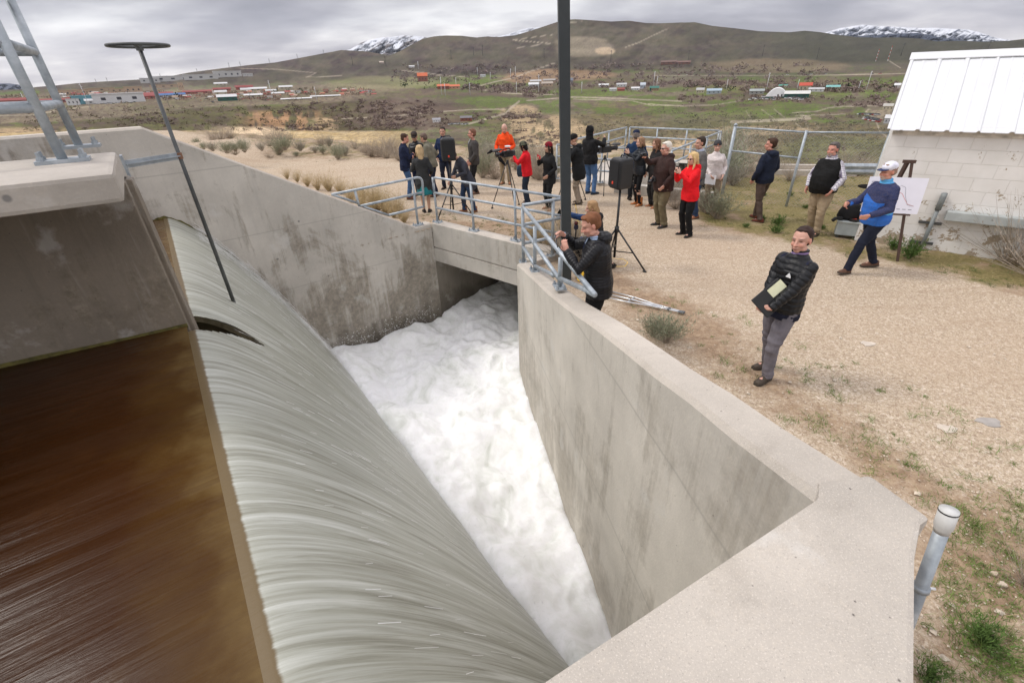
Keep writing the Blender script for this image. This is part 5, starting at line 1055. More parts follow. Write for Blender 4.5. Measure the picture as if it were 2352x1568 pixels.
        finish(m2, 'trousers', cloth(legs, .9, 'trouser_cloth'), root, (.0085*lowz*sn(P, np.array([16, 16, 46.]), pos[0])+.004*sn(P, 22, 3))*L_)
    if skirt: mb = MB(); mb.loft([[q for q in ring(*p)] for p in [(.50, .21, .17), (.62, .20, .16), (.95, .165, .12)]], T); m2 = remesh(mb, fine, 2); P = mverts(m2).astype(float); finish(m2, 'skirt', cloth(skirt, .9, 'skirt_cloth'), root, .01*np.sin(np.arctan2(P[:, 1], P[:, 0])*9)*np.clip(1-P[:, 2]/s, 0, 1))
    # ----- shoes
    for i, q in enumerate((1, -1)):
        a = R(toe[i]); d = Vector((math.sin(a), math.cos(a), 0)); nx = Vector((d.y, -d.x, 0)); fp = R(footpitch[i]); dz = d*math.cos(fp)+Vector((0, 0, math.sin(fp))); uz = Vector((0, 0, math.cos(fp)))-d*math.sin(fp)
        b = an[q]-Vector((0, 0, .085))*s; F_ = lambda y, x, z: b+(dz*y+nx*x+uz*z)*s; k = .92 if fem else 1.0
        mb = MB(); mb.loft([[F_(y*k, x*wd*k, z*hh_) for x, z in ((-.8, .0), (-1, .25), (-.85, .7), (-.4, 1), (.4, 1), (.85, .7), (1, .25), (.8, 0))] for y, wd, hh_ in ((-.085, .026, .07), (-.065, .036, .10), (0, .040, .105), (.05, .043, .085), (.11, .047, .06), (.155, .042, .05), (.185, .024, .035))])
        if boots: mb.tube([F_(-.012, 0, .05), F_(-.012, 0, .10+boots)], [.055*s, .062*s], 12)
        m2 = remesh(mb, min(fine, .009), 2, .4); so_ = finish(m2, 'shoe', cloth(shoes, .6, 'shoe_leather'), root)
        mb = MB(); mb.loft([[F_(y*k, x*wd*k, z) for x in (-1, 1) for z in ((-.004, .018) if x < 0 else (.018, -.004))] for y, wd in ((-.09, .028), (-.06, .042), (.05, .047), (.12, .051), (.165, .044), (.195, .024))]); mb.build('sole', pm('sole', (.05, .04, .03) if not boots else (.2, .12, .06), .8), so_)
    # ----- tops
    for ly in (layers or [dict(name='jacket', col=top, sleeves=True, bulk=bulk)]):
        k = ly.get('bulk', 1.0); hz = ly.get('hem', hem); mb = MB(); ar = .012+.012*k
        pr = [(hz, .172*hp_+ar*.6, .120+ar*.6+belly*.35, belly*.25), (max(hz+.06, .95), .166*hp_+ar, .120+ar+belly*.5, belly*.35), (1.08, .146*wa+ar, .108+ar+belly*.7, belly*.6), (1.22, .163*hs+ar, .116+ar+belly*.45, belly*.4), (1.34, .172*hs+ar, .114+ar, 0), (1.40, .160*hs+ar*.8, .100+ar*.8, -.01), (1.445, .115*hs+ar*.6, .084+ar*.6, -.012), (1.485, .078+ar*.35, .070+ar*.35, -.012)]
        if ly.get('inner'): pr = [(a_, b_*.93, c_*.93, d_) for a_, b_, c_, d_ in pr]
        if hz < .7: pr.insert(1, (.80, .178*hp_+ar, .128+ar, 0))
        if ly.get('collar', collar) != 'none': pr += [(1.50, .066, .068, -.01), (1.522 if ly.get('collar', collar) != 'high' else 1.55, .072, .074, -.004)]
        mb.loft([ring(*p) for p in pr], T)
        if ly.get('sleeves', True):
            for q in (1, -1):
                f = (wr[q]-el[q]).normalized(); r0 = .050*hs+ar*.6; mb.ell(sh[q], (r0*s,)*3, None, 14, 9)
                mb.tube([sh[q]-Vector((q*.05, 0, .02))*s, sh[q], sh[q].lerp(el[q], .5), el[q], el[q].lerp(wr[q], .5), wr[q]-f*.004], [r0*s, r0*s, (.048*hs+ar*.7)*s, (.042*hs+ar*.7)*s, (.037*hs+ar*.65)*s, (.029+ar*.6)*s], 14)
        else:
            for q in (1, -1): mb.ell(sh[q]-Vector((q*.035, 0, .01))*s, ((.05+ar)*s, (.062+ar)*s, (.05+ar)*s), None, 14, 9)
        if ly.get('hood', hood): mb.ell(T((0, -.105, 1.47)), (.115*s, .075*s, .075*s), RT, 14, 9); mb.ell(T((0, -.06, 1.50)), (.11*s, .06*s, .045*s), RT, 14, 9)
        m2 = remesh(mb, fine, 3, .45); P = mverts(m2).astype(float); wrk = .0075*sn(P, np.array([15, 15, 24.]), pos[1])+.004*np.abs(sn(P, np.array([30, 30, 60.]), 1))
        pf_ = ly.get('puffer', puffer); C = None
        def segd(a, b): a = np.array(a); b = np.array(b); t_ = np.clip(((P-a)@(b-a))/((b-a)@(b-a)), 0, 1); return np.linalg.norm(P-a-t_[:, None]*(b-a), axis=1), t_
        arms = []
        for q in (1, -1): d1, t1 = segd(sh[q], el[q]); d2, t2 = segd(el[q], wr[q]); arms.append((np.minimum(d1, d2), np.where(d1 < d2, t1*.295, .295+t2*.262)))
        da = np.minimum(arms[0][0], arms[1][0]); ta = np.where(arms[0][0] < arms[1][0], arms[0][1], arms[1][1]); Pt = (P/s-np.array(piv))@np.array(RT)+np.array([0, 0, .95]); onarm = (da < .085*s) & (np.abs(Pt[:, 0]) > .15*hs)
        if pf_:
            u_ = np.where(onarm, ta, Pt[:, 2]+.01*np.sin(P[:, 0]*20))/pf_; wrk = wrk*.6+.0085*min(1, pf_/.05)*(np.abs(np.sin(u_*PI))**.6-.6)
        mt = cloth(ly['col'], .42 if pf_ else .88, 'puffer_cloth' if pf_ else 'jacket_cloth')
        if 'colf' in ly: C = ly['colf'](Pt, onarm, np.array(ly['col'])); mt = CLM
        finish(m2, ly['name'], mt, root, wrk, C)
    if tie is not None:
        mb = MB(); mb.loft([[T((x*.034, .094+.004, 1.50-.0)), T((x*.02, .128, 1.40))] for x in (-1, 1)]+[]) if False else None
        MB().add([T((-.045, .070, 1.525)), T((.045, .070, 1.525)), T((.035, .125, 1.43)), T((0, .142, 1.36)), T((-.035, .125, 1.43))], [(0, 4, 3, 2, 1)]).build('shirt', cloth(tie[0], .8, 'shirt_cloth'), root); MB().tube([T((0, .085, 1.51)), T((0, .125, 1.45)), T((0, .150, 1.36))], [.012*s, .011*s, .018*s], 6, .4).build('tie', cloth(tie[1], .7, 'tie_cloth'), root)
    if gloves is not None:
        mb = MB()
        for q in (1, -1):
            f = (wr[q]-el[q]).normalized(); fo = (fR if q == 1 else fL); fo = Vector(fo) if fo is not None else f; pn = (pnR if q == 1 else pnL); pn = Vector(pn) if pn is not None else Vector((-q, .2, 0)); mb = MB(); hand(mb, wr[q]+fo*.002, fo, pn, curl if not hasattr(curl, '__len__') else curl[0 if q == 1 else 1], .0125, 1 if q == 1 else -1); mb.tube([wr[q]-f*.05, wr[q]+fo*.04], [.038, .034], 10); finish(remesh(mb, .008, 2, .4), 'glove', cloth(gloves, .9, 'glove_cloth'), root)
    pv = Vector(pos)
    root_info = dict(root=root, wr={q: pv+MW@wr[q] for q in wr}, T=lambda p: pv+MW@T(p), W=lambda p: pv+MW@(Vector(p)*s), Hh=lambda x, y, z: pv+MW@Hh(x, y, z), MW=MW, s=s)
    return root_info
def phone(c, nrm, up_, label, col=(.015, .015, .017), w=.074, h=.15, name='phone', cat='phone'):
    n_ = Vector(nrm).normalized(); u_ = Vector(up_); u_ = (u_-n_*u_.dot(n_)).normalized(); x = u_.cross(n_); root = empty(name, c, 0, label, cat, 'mobile phones held up'); M_ = Matrix((x, u_, n_)).transposed()
    MB().box((0, 0, 0), (w, h, .009), M=M_).build('case', pm('phone_case', col, .3), root, bevel=.003); MB().box(n_*.0052, (w*.9, h*.92, .001), M=M_).build('screen', pm('phone_screen', (.02, .02, .025), .1), root); MB().tube([-n_*.0045+x*w*.3+u_*h*.4, -n_*.007+x*w*.3+u_*h*.4], .007, 8).build('lens', pm('lens_ring', (.05, .05, .05), .2), root)
    return root
TAN = (.50, .29, .20); FAIR = (.58, .35, .26); RED_ = (.56, .27, .2)
NAVY = (.012, .018, .045); BLK = (.010, .010, .011); DENIM = (.05, .10, .20); KHAKI = (.30, .235, .15)
PH = dict(aR=(.055, .36, 1.42), aL=(-.055, .36, 1.42), poleR=(.6, 0, -1), poleL=(-.6, 0, -1), fR=(-.25, .3, .9), fL=(.25, .3, .9), pnR=(-.9, 0, .1), pnL=(.9, 0, .1), curl=.9)
POCK = dict(aR=(.215, .13, .93), aL=(-.215, .13, .93), poleR=(.8, -.9, -.1), poleL=(-.8, -.9, -.1))
g0 = lambda u, v: at(u, v, 0)
person(g0(941, 456), 80, 'man in navy blazer and blue jeans with folded arms, leftmost of the crowd', 1.80, layers=[dict(name='shirt', col=(.25, .35, .55), hem=.95, bulk=.3), dict(name='blazer', col=NAVY, hem=.80)], legs=DENIM, shoes=(.14, .055, .03), hair=(.05, .025, .015), style='receding', aR=(-.06, .26, 1.22), aL=(.08, .24, 1.18), poleR=(.9, -.2, -.8), poleL=(-.9, -.2, -.8), fR=(-1, .3, .1), fL=(1, .3, 0), head=(0, 14, 0), lean=4, skin=RED_)
person(g0(969, 447), 200, 'man in a dark cap and black jacket behind the huddle at left', 1.80, top=(.014, .015, .017), legs=NAVY, hat=('cap', (.045, .035, .032)), style='short', head=(-20, 18, 0), puffer=.07, **POCK)
person(g0(1000, 450), 285, 'grey-haired man in olive jacket and navy trousers leaning in to talk', 1.78, top=(.165, .155, .115), legs=(.018, .024, .05), shoes=(.16, .07, .04), hair=(.13, .09, .07), head=(5, 14, 0), lean=10, bulk=1.3, collar='high', aL=(-.12, .28, 1.1), aR=(.2, .12, .98), beard=(.3, .25, .2))
pr_ = person(g0(981, 487), 352, 'blonde woman seen from behind in a charcoal coat over a teal skirt', 1.68, fem=True, layers=[dict(name='coat', col=(.035, .037, .038), hem=.50, bulk=1.2, collar='high')], skirt=(.02, .18, .20), barelegs=True, shoes=(.02, .02, .02), hair=(.50, .36, .20), style='long', aL=(-.20, .24, 1.16), aR=(.22, .16, 1.0), fL=(0, .5, .8), head=(-8, 0, 0), feet=((.07, .0), (-.07, .03)))
mc = pr_['wr'][-1]+Vector((0, 0, .05)); root = empty('microphone', mc, 0, 'black-headed microphone with pale handle held by the blonde woman', 'microphone'); MB().tube([(0, 0, -.06), (-.01, 0, .10)], .014, 8).build('handle', pm('mic_pale', (.5, .45, .43), .4), root, True); mb = MB(); mb.ell((-.012, 0, .13), .034); mb.build('windscreen', pm('mic_grey', (.12, .12, .12), .95), root, True)
person(g0(1029, 433), 186, 'dark-haired man in navy jacket behind the black speaker, hands in pockets', 1.82, top=(.012, .024, .065), legs=(.02, .026, .045), hair=(.03, .02, .015), collar='high', skin=(.50, .28, .2), **POCK)
pr_ = person(g0(1078, 487), 245, 'woman in a grey jacket stooping by the black speaker stand', 1.66, fem=True, layers=[dict(name='sweater', col=(.07, .075, .085), hem=.9), dict(name='jacket', col=(.045, .047, .06), hem=.62, bulk=1.5)], legs=(.025, .045, .09), shoes=(.25, .10, .045), boots=.06, hair=(.06, .035, .025), style='short', lean=22, head=(0, 34, 0), aR=(.12, .46, .86), aL=(-.24, .40, 1.06), curl=.8, feet=((.10, .1), (-.10, -.14)))
mc = pr_['wr'][-1]; root = empty('microphone', mc, 0, 'grey-headed microphone in the stooping woman\'s raised hand', 'microphone'); MB().tube([(0, 0, -.05), (.04, 0, .10)], .012, 8).build('handle', BLACK, root, True); mb = MB(); mb.ell((.048, 0, .13), .03); mb.build('windscreen', pm('mic_ball', (.2, .2, .21), .6), root, True)
person(g0(1094, 444), 262, 'bearded man with glasses in a charcoal jacket, white collar and tie', 1.82, top=(.055, .05, .047), legs=(.012, .012, .013), shoes=(.13, .07, .045), hair=(.17, .08, .05), beard=(.35, .22, .16), glasses=('eye', (.05, .04, .04)), tie=((.7, .72, .75), (.05, .06, .09)), bulk=1.5, collar='none', skin=RED_, **POCK)
pr_ = person(g0(1163, 422), 192, 'bald man in a bright orange jacket and khaki trousers', 1.83, top=(.80, .075, .012), legs=KHAKI, shoes=(.30, .13, .06), hair=(.25, .14, .09), style='ring', head=(-6, 18, 0), aR=(.24, .18, .98), aL=(-.2, .25, 1.08), bulk=1.2, hood=True, skin=(.58, .34, .26))
a = pr_['wr'][1]; mb = MB(); mb.tube([a+Vector((0, 0, .04)), a+Vector((-.16, -.05, .05)), a+Vector((-.3, -.02, -.03))], [.06, .09, .04], 10, .6); mb.tube([a, a+Vector((.10, -.05, -.2)), a+Vector((.28, -.05, -.42))], [.07, .09, .05], 10, .6); m2 = remesh(mb, .016, 2); P = mverts(m2).astype(float); tag(finish(m2, 'folded_coat', cloth(BLK, .95), None, .015*sn(P, 18)), 'black coat hanging from the arm of the man in orange', 'coat')
person(g0(1212, 467), 282, 'camerawoman in red jacket and olive bucket hat with a blue shoulder bag', 1.62, fem=True, top=(.66, .014, .022), legs=(.02, .03, .05), shoes=(.03, .03, .035), hair=(.015, .012, .012), style='bob', hat=('bucket', (.10, .105, .07)), aR=(.10, .40, 1.24), aL=(-.12, .36, 1.38), head=(8, 6, 0), lean=6, bulk=1.5, skin=(.45, .27, .18), curl=.9)
bp = g0(1200, 452); bp.z = 0; mb = MB(); mb.loft([[bp+Vector((.0, -.10, .0))+Vector((x*.15*k, y*.09*k, z)) for x, y in ((-1, -1), (1, -1), (1, 1), (-1, 1))] for z, k in ((.60, .8), (.66, 1), (.82, 1.02), (.90, .8))]); m2 = remesh(mb, .014, 3); tag(finish(m2, 'shoulder_bag', cloth((.035, .055, .085), .9), None), 'dark blue shoulder bag hanging at the camerawoman\'s hip', 'bag')
pr_ = person(g0(1263, 481), 246, 'woman in a maroon beanie and black coat taking a picture with a red phone', 1.66, fem=True, top=(.013, .013, .014), hem=.72, legs=(.012, .012, .013), shoes=(.28, .13, .07), boots=.10, hair=(.02, .014, .012), style='long', hat=('beanie', (.20, .012, .022), (.6, .6, .65)), aR=(.0, .30, 1.40), poleR=(.8, .2, -1), fR=(-.6, .4, .6), aL=(-.2, .16, .98), curl=.9, bulk=1.3, skin=(.46, .27, .19))
phone(pr_['W']((-.10, .36, 1.47)), pr_['MW']@Vector((0, -1, .05)), (.9, 0, 0), 'red phone held sideways by the woman in the maroon beanie', (.45, .02, .03), .085, .17)
person(g0(1330, 468), 284, 'cameraman in black beanie and long black coat half hidden behind the lamp post', 1.78, top=(.011, .012, .013), hem=.66, legs=(.27, .22, .17), hair=(.02, .018, .015), hat=('beanie', (.012, .012, .012)), aR=(.1, .32, 1.42), aL=(-.1, .32, 1.44), bulk=1.9, hood=True, head=(0, 10, 0), lean=6, w=1.06)
person(g0(1356, 446), 48, 'cameraman in black hooded jacket and blue jeans seen from behind', 1.84, top=(.012, .012, .013), legs=(.075, .15, .30), shoes=(.02, .03, .05), hat=('hood', (.011, .011, .012)), aR=(.16, .44, 1.42), aL=(-.1, .38, 1.36), bulk=1.7, w=1.08, lean=2)
person(g0(1456, 459), 12, 'man in navy cap and jacket with his back turned behind the booted woman', 1.80, top=(.014, .035, .085), legs=(.012, .013, .016), hair=(.2, .17, .15), hat=('cap', (.012, .018, .045)), aR=(.16, .28, 1.2), aL=(-.16, .28, 1.2), bulk=1.5)
pr_ = person(g0(1466, 471), 258, 'woman in a black puffer jacket, black leggings and tan boots holding up a phone', 1.70, fem=True, top=(.014, .017, .022), puffer=.06, hem=.84, legs=(.008, .008, .009), shoes=(.42, .15, .045), boots=.14, hair=(.28, .17, .10), style='bob', legbulk=.78, skin=FAIR, collar='high', **PH)
phone(pr_['W']((0, .39, 1.49)), pr_['MW']@Vector((0, -1, .05)), (0, 0, 1), 'black phone raised by the woman in tan boots')
person(g0(1500, 476), 255, 'long-haired person in dark clothes mostly hidden behind the man in brown', 1.68, fem=True, top=(.02, .018, .018), legs=(.02, .02, .02), shoes=(.40, .16, .07), hair=(.17, .085, .05), style='long', **POCK)
pr_ = person(g0(1519, 519), 256, 'white-haired man in sunglasses and a dark brown jacket raising a small camera', 1.82, w=1.12, belly=.05, layers=[dict(name='shirt', col=(.12, .02, .03), hem=1.0, bulk=.2), dict(name='jacket', col=(.042, .023, .02), hem=.80, bulk=1.5, hood=True)], legs=(.15, .125, .075), legbulk=1.15, shoes=(.03, .03, .03), hair=(.66, .62, .54), glasses=('sun', (.012, .012, .014)), aR=(.05, .46, 1.53), poleR=(.8, -.2, -1), fR=(-.3, .5, .7), aL=(-.235, .15, .95), poleL=(-.9, -.8, -.1), skin=(.60, .33, .25), curl=.8)
mw = pr_['MW']; c_ = pr_['W']((-.02, .52, 1.60)); root = empty('compact_camera', c_, -R(256), 'small black camera held up by the man in brown', 'camera'); MB().box((0, 0, 0), (.13, .05, .075)).build('body', BLACK, root, bevel=.01); MB().tube([(0, .02, 0), (0, .085, 0)], .03, 12).build('lens', pm('lens_black', (.015, .015, .018), .25), root, True)
c_ = pr_['W']((.02, .235, 1.06)); root = empty('slr_camera', c_, -R(256), 'black camera with long lens hanging on the chest strap of the man in brown', 'camera'); MB().box((0, 0, 0), (.14, .07, .10)).build('body', BLACK, root, bevel=.012); MB().tube([(0, .03, 0), (-.01, .14, -.07)], [.035, .04], 12).build('lens', pm('lens_black', (.015, .015, .018), .25), root, True)
mb = MB(); inv_ = lambda p: Matrix.Rotation(R(256), 3, 'Z')@(p-c_); mb.tube([(.06, 0, .04), inv_(pr_['T']((.09, .15, 1.28))), inv_(pr_['T']((.09, .06, 1.49)))], .008, 6); mb.tube([(-.06, 0, .04), inv_(pr_['T']((-.09, .15, 1.28))), inv_(pr_['T']((-.09, .06, 1.49)))], .008, 6); mb.build('strap', BLACK, root, True)
person(g0(1592, 499), 262, 'dark-haired man in a grey suit jacket and jeans behind the woman in red', 1.82, layers=[dict(name='shirt', col=(.45, .5, .62), hem=.95, bulk=.0, inner=1), dict(name='suit_jacket', col=(.115, .11, .105), hem=.78, collar='none')], legs=(.03, .05, .10), shoes=(.25, .10, .05), hair=(.04, .028, .02), aR=(.22, .10, .88), aL=(-.22, .1, .88), skin=(.52, .30, .22))
pr_ = person(g0(1576, 540), 250, 'blonde woman in sunglasses and a red jacket photographing with her phone', 1.70, fem=True, top=(.72, .012, .018), hem=.80, bulk=1.3, hood=True, legs=(.009, .009, .010), shoes=(.012, .012, .012), hair=(.60, .42, .20), style='long', glasses=('sun', (.012, .012, .014)), skin=(.62, .37, .28), fine=.009, **PH)
phone(pr_['W']((0, .39, 1.49)), pr_['MW']@Vector((0, -1, .05)), (0, 0, 1), 'black phone in the raised hands of the woman in the red jacket')
pr_ = person(g0(1630, 485), 196, 'woman in grey beanie, glasses and cream sweater holding white papers', 1.66, fem=True, top=(.62, .56, .54), hem=.86, bulk=1.2, legs=(.24, .185, .13), shoes=(.12, .1, .09), hair=(.08, .05, .04), style='short', hat=('beanie', (.055, .055, .06), (.55, .14, .05)), glasses=('eye', (.06, .05, .05)), aR=(.12, .24, 1.0), aL=(-.20, .14, .96), skin=(.62, .38, .30), w=1.08)
c_ = pr_['W']((.14, .29, .90)); u_ = pr_['MW']@Vector((0, -1, 0)); mb = MB().box((0, 0, 0), (.30, .012, .22), -R(196)); mb.v = [(x, y, z-.12*(x)) for x, y, z in mb.v]; o = mb.build('paper_stack', pm('paper', (.82, .82, .84), .8)); o.location = c_; tag(o, 'white papers held by the woman in the cream sweater', 'papers')
person(g0(1740, 506), 338, 'man in navy hooded jacket and brown trousers walking away, hands in pockets', 1.80, top=(.012, .017, .034), hem=.86, bulk=1.7, hood=True, legs=(.085, .060, .048), shoes=(.13, .035, .02), hair=(.05, .025, .015), head=(-40, 0, 0), feet=((.09, .16), (-.09, -.14)), lean=-2, skin=RED_, **POCK)
def plaid(Pt, arm, c): m = ((np.abs((Pt[:, 2]*32) % 1-.5) < .10) | (np.abs((Pt[:, 1]*32) % 1-.5) < .10)); return np.where(m[:, None], np.array([.20, .18, .28]), np.array([.72, .71, .74]))
person(g0(1868, 536), 242, 'grey-bearded man in a black fleece vest over a checked white shirt', 1.82, w=1.14, belly=.09, layers=[dict(name='shirt', col=(.72, .71, .74), colf=plaid, hem=.9, bulk=.9, collar='high'), dict(name='vest', col=(.009, .009, .009), sleeves=False, hem=.86, bulk=2.2, collar='none')], legs=(.34, .265, .175), legbulk=1.1, shoes=(.06, .045, .03), hair=(.10, .085, .08), beard=(.55, .50, .46), aL=(-.25, .16, .95), poleL=(-.9, -.9, -.1), aR=(.25, .16, .95), poleR=(.9, -.9, -.1), skin=(.58, .27, .2), fine=.009, feet=((.11, -.06), (-.11, .08)))
def twotone(Pt, arm, c): m = (arm | (Pt[:, 2] > 1.27+.05*np.sin(Pt[:, 0]*9))); return np.where(m[:, None], np.array([.012, .025, .09]), np.array([.008, .13, .52]))
fo_ = (g0(1948, 618)+g0(2004, 623))/2; cmw = g0(1948, 618); cmf = g0(2004, 623)
person(fo_, 264, 'man striding past the chart board in two-tone blue pullover and white cap', 1.83, w=1.06, belly=.05, layers=[dict(name='shirt', col=(.12, .42, .75), hem=1.0, bulk=.3, collar='high'), dict(name='pullover', col=(.01, .1, .4), colf=twotone, hem=.86, bulk=1.3, collar='none')], legs=(.012, .015, .028), shoes=(.11, .055, .035), hair=(.30, .2, .15), beard=(.6, .55, .5), hat=('cap', (.72, .72, .80), (.03, .04, .10)), feet=((.09, -.30), (-.09, .34)), lift=(.0, .03), footpitch=(0, 14), kneepole=((.1, 1, 0), (-.1, 1, 0)), aR=(.18, .40, 1.14), aL=(-.18, .30, 1.02), lean=2, skin=(.58, .28, .2), fine=.009, curl=1.0, drop=.035)
pr_ = person(g0(1758, 857), 250, tmax=1.0, label='dark-haired man in black puffer jacket and grey trousers clutching a black folder', Ht=1.75, layers=[dict(name='shirt', col=(.35, .25, .5), hem=1.2, bulk=.0, inner=1), dict(name='shirt_tail', col=(.012, .014, .03), hem=.80, bulk=.5, sleeves=False, collar='none'), dict(name='jacket', col=(.011, .0115, .013), hem=.88, bulk=1.35, puffer=.056)], legs=(.155, .145, .165), legbulk=1.0, shoes=(.065, .05, .038), hair=(.035, .018, .014), style='receding', brow=(.08, .05, .04), head=(-14, 4, 4), aR=(-.03, .38, .93), aL=(-.12, .42, .95), poleR=(.9, -.5, -.6), poleL=(-.9, -.5, -.6), fR=(-.7, .7, .1), fL=(.7, .7, 0), lean=-3, feet=((.10, -.13), (-.10, .10)), toe=(12, -10), curl=1.1, skin=(.60, .33, .25), fine=.0068, collar='high', hipy=.03)
c_ = pr_['W']((-.085, .33, 1.10)); n_ = pr_['MW']@Vector((-.85, .40, .40)).normalized(); u_ = pr_['MW']@Vector((0, -.82, .58)); u_ = (u_-n_*u_.dot(n_)).normalized(); x_2 = u_.cross(n_); Mf = Matrix((x_2, u_, n_)).transposed()
root = empty('folder', c_, 0, 'black zip folder with a yellow note page held by the man in grey trousers', 'folder'); MB().box((0, 0, 0), (.25, .34, .024), M=Mf).build('cover', pm('folder_black', (.014, .014, .014), .6), root, bevel=.006); sg = 1 if x_2.z > 0 else -1; MB().box(n_*.014+x_2*.05*sg+u_*.09, (.10, .17, .003), M=Mf).build('note_page', pm('yellow_note', (.68, .68, .46), .8), root)
LOGO = pm('white_logo', (.75, .75, .75), .6)
q = pr_['T']((-.085, .172, 1.345)); MWf = pr_['MW']; iv = MWf.inverted(); lq = iv@(q-Vector(pr_['root'].location)); MB().add([lq, lq+Vector((.03, .004, -.05)), lq+Vector((-.03, .004, -.05)), lq+Vector((0, -.01, -.01)), lq+Vector((.02, -.01, -.04)), lq+Vector((-.02, -.01, -.04))], [(0, 1, 2), (3, 5, 4), (0, 3, 4, 1), (1, 4, 5, 2), (2, 5, 3, 0)]).build('chest_logo', LOGO, pr_['root'])
gp = at(1392, 487, 1.80); gp.z = 0
pr_ = person(gp, 280, 'ginger-haired man in a black quilted jacket photographing the water with his phone', 1.80, w=1.08, layers=[dict(name='shirt', col=(.40, .50, .68), hem=1.1, bulk=.0, inner=1), dict(name='jacket', col=(.011, .011, .013), hem=.80, bulk=1.8, puffer=.034, hood=True, collar='none')], legs=(.008, .008, .009), shoes=(.012, .012, .012), hair=(.19, .078, .036), brow=(.3, .15, .08), aR=(.06, .41, 1.50), aL=(-.10, .37, 1.36), poleR=(.8, .1, -1), poleL=(-.8, .1, -1), fR=(-.5, .6, .5), fL=(.3, .3, .9), pnR=(-.5, -.2, -.6), pnL=(.9, -.2, .1), curl=(1.1, .6), head=(-16, 14, 0), lean=5, skin=(.62, .32, .24), fine=.0066, tie=((.45, .55, .7), (.03, .04, .08)))
phone(pr_['W']((-.07, .49, 1.475)), pr_['MW']@Vector((.1, -1, .2)), pr_['MW']@Vector((.8, 0, .5)), 'black phone pinched between the hands of the ginger-haired man')
kp = at(1366, 612, 0)
pr_ = person(kp, 274, 'woman in blue puffer coat and black vest kneeling by the lamp post, arm out', 1.70, fem=True, drop=.50, hipy=-.02, layers=[dict(name='coat', col=(.014, .045, .13), hem=.70, bulk=1.5, puffer=.05), dict(name='vest', col=(.02, .02, .022), sleeves=False, hem=.98, bulk=2.1, collar='high', hood=True)], legs=(.012, .012, .013), shoes=(.02, .02, .02), hair=(.36, .22, .11), style='bob', aR=(.10, .60, 1.06), poleR=(.3, 0, -1), aL=(-.18, .30, .62), feet=((.14, .18), (-.12, -.34)), gloves=(.012, .012, .012), head=(4, 2, 0), lean=6, skin=(.58, .34, .26), fine=.008, curl=.7, kneepole=((.15, 1, .1), (-.1, 1, -.6)), footpitch=(0, -40))
phone(pr_['wr'][1]+pr_['MW']@Vector((0, .10, .03)), pr_['MW']@Vector((0, -1, .1)), (0, -.3, 1), 'black phone at arm\'s length in the glove of the kneeling woman')
mcp = pr_['W']((-.02, .36, .78)); root = empty('microphone', mcp, 0, 'news microphone with black flag block between the kneeling woman and the ginger-haired man', 'microphone'); MB().tube([(0, 0, -.16), (0, 0, 0)], .014, 8).build('handle', BLACK, root, True); MB().box((0, 0, .03), (.07, .07, .07)).build('flag', pm('flag', (.012, .012, .03), .5), root, bevel=.005); mb = MB(); mb.ell((0, 0, .10), .035); mb.build('windscreen', pm('mic_maroon', (.07, .015, .015), .95), root, True)
# ================================================================= VEGETATION NEAR THE PAD
LEAF = plain('sage_leaf', (.27, .285, .19), .9, var=.35, scale=8); LEAF2 = plain('grey_sage_leaf', (.33, .305, .245), .9, var=.35, scale=8); LEAFG = plain('weed_leaf', (.085, .15, .03), .85, var=.4, scale=10)
TWIG = plain('twig', (.36, .30, .235), .95, var=.4, scale=12); STRAW = plain('straw', (.46, .36, .20), .9, var=.35, scale=9)
def ribbon(V_, F_, p0, d, L_, w_, bendv, n=3):
    x = d.cross(Vector((rnd.uniform(-1, 1), rnd.uniform(-1, 1), .3))).normalized(); b = len(V_)
    for i in range(n+1):
        t = i/n; p = p0+d*(L_*t)+bendv*(t*t*L_); ww = w_*(1-t*.8); V_.append(tuple(p-x*ww)); V_.append(tuple(p+x*ww))
    for i in range(n): F_.append((b+2*i, b+2*i+1, b+2*i+3, b+2*i+2))
    return p
def shrub(name, ntw, Hh_, spread, leafm, nleaf, lsz, seed, up_=.6, twm=TWIG, tw=.0035):
    global rnd
    rnd = random.Random(seed); V_, F_, LV, LF = [], [], [], []
    for i in range(ntw):
        a = rnd.uniform(0, 2*PI); e = rnd.uniform(up_, 1.5); d = Vector((math.cos(a)*math.cos(e), math.sin(a)*math.cos(e), math.sin(e))); p0 = Vector((math.cos(a)*spread*.12*rnd.random(), math.sin(a)*spread*.12*rnd.random(), 0))
        L_ = Hh_*rnd.uniform(.55, 1.05)*(1+.4*math.cos(e)); bv = Vector((rnd.uniform(-.3, .3), rnd.uniform(-.3, .3), rnd.uniform(-.1, .35))); tip_ = ribbon(V_, F_, p0, d, L_, tw, bv, 4)
        for k in range(nleaf):
            t = rnd.uniform(.35, 1.02); q = p0+d*(L_*t)+bv*(t*t*L_)+Vector([rnd.gauss(0, .02*Hh_/.5) for _ in range(3)]); dd = (d+Vector([rnd.uniform(-.8, .8) for _ in range(3)])+Vector((0, 0, .4))).normalized(); ribbon(LV, LF, q, dd, lsz*rnd.uniform(.7, 1.5), lsz*.13, Vector((0, 0, 0)), 1)
    root = empty(name, (0, 0, -50)); m_ = MB(); m_.v, m_.f = V_, F_; o = m_.build('stems', twm, root, True)
    if LV: m_ = MB(); m_.v, m_.f = LV, LF; m_.build('leaves', leafm, root, True)
    return root
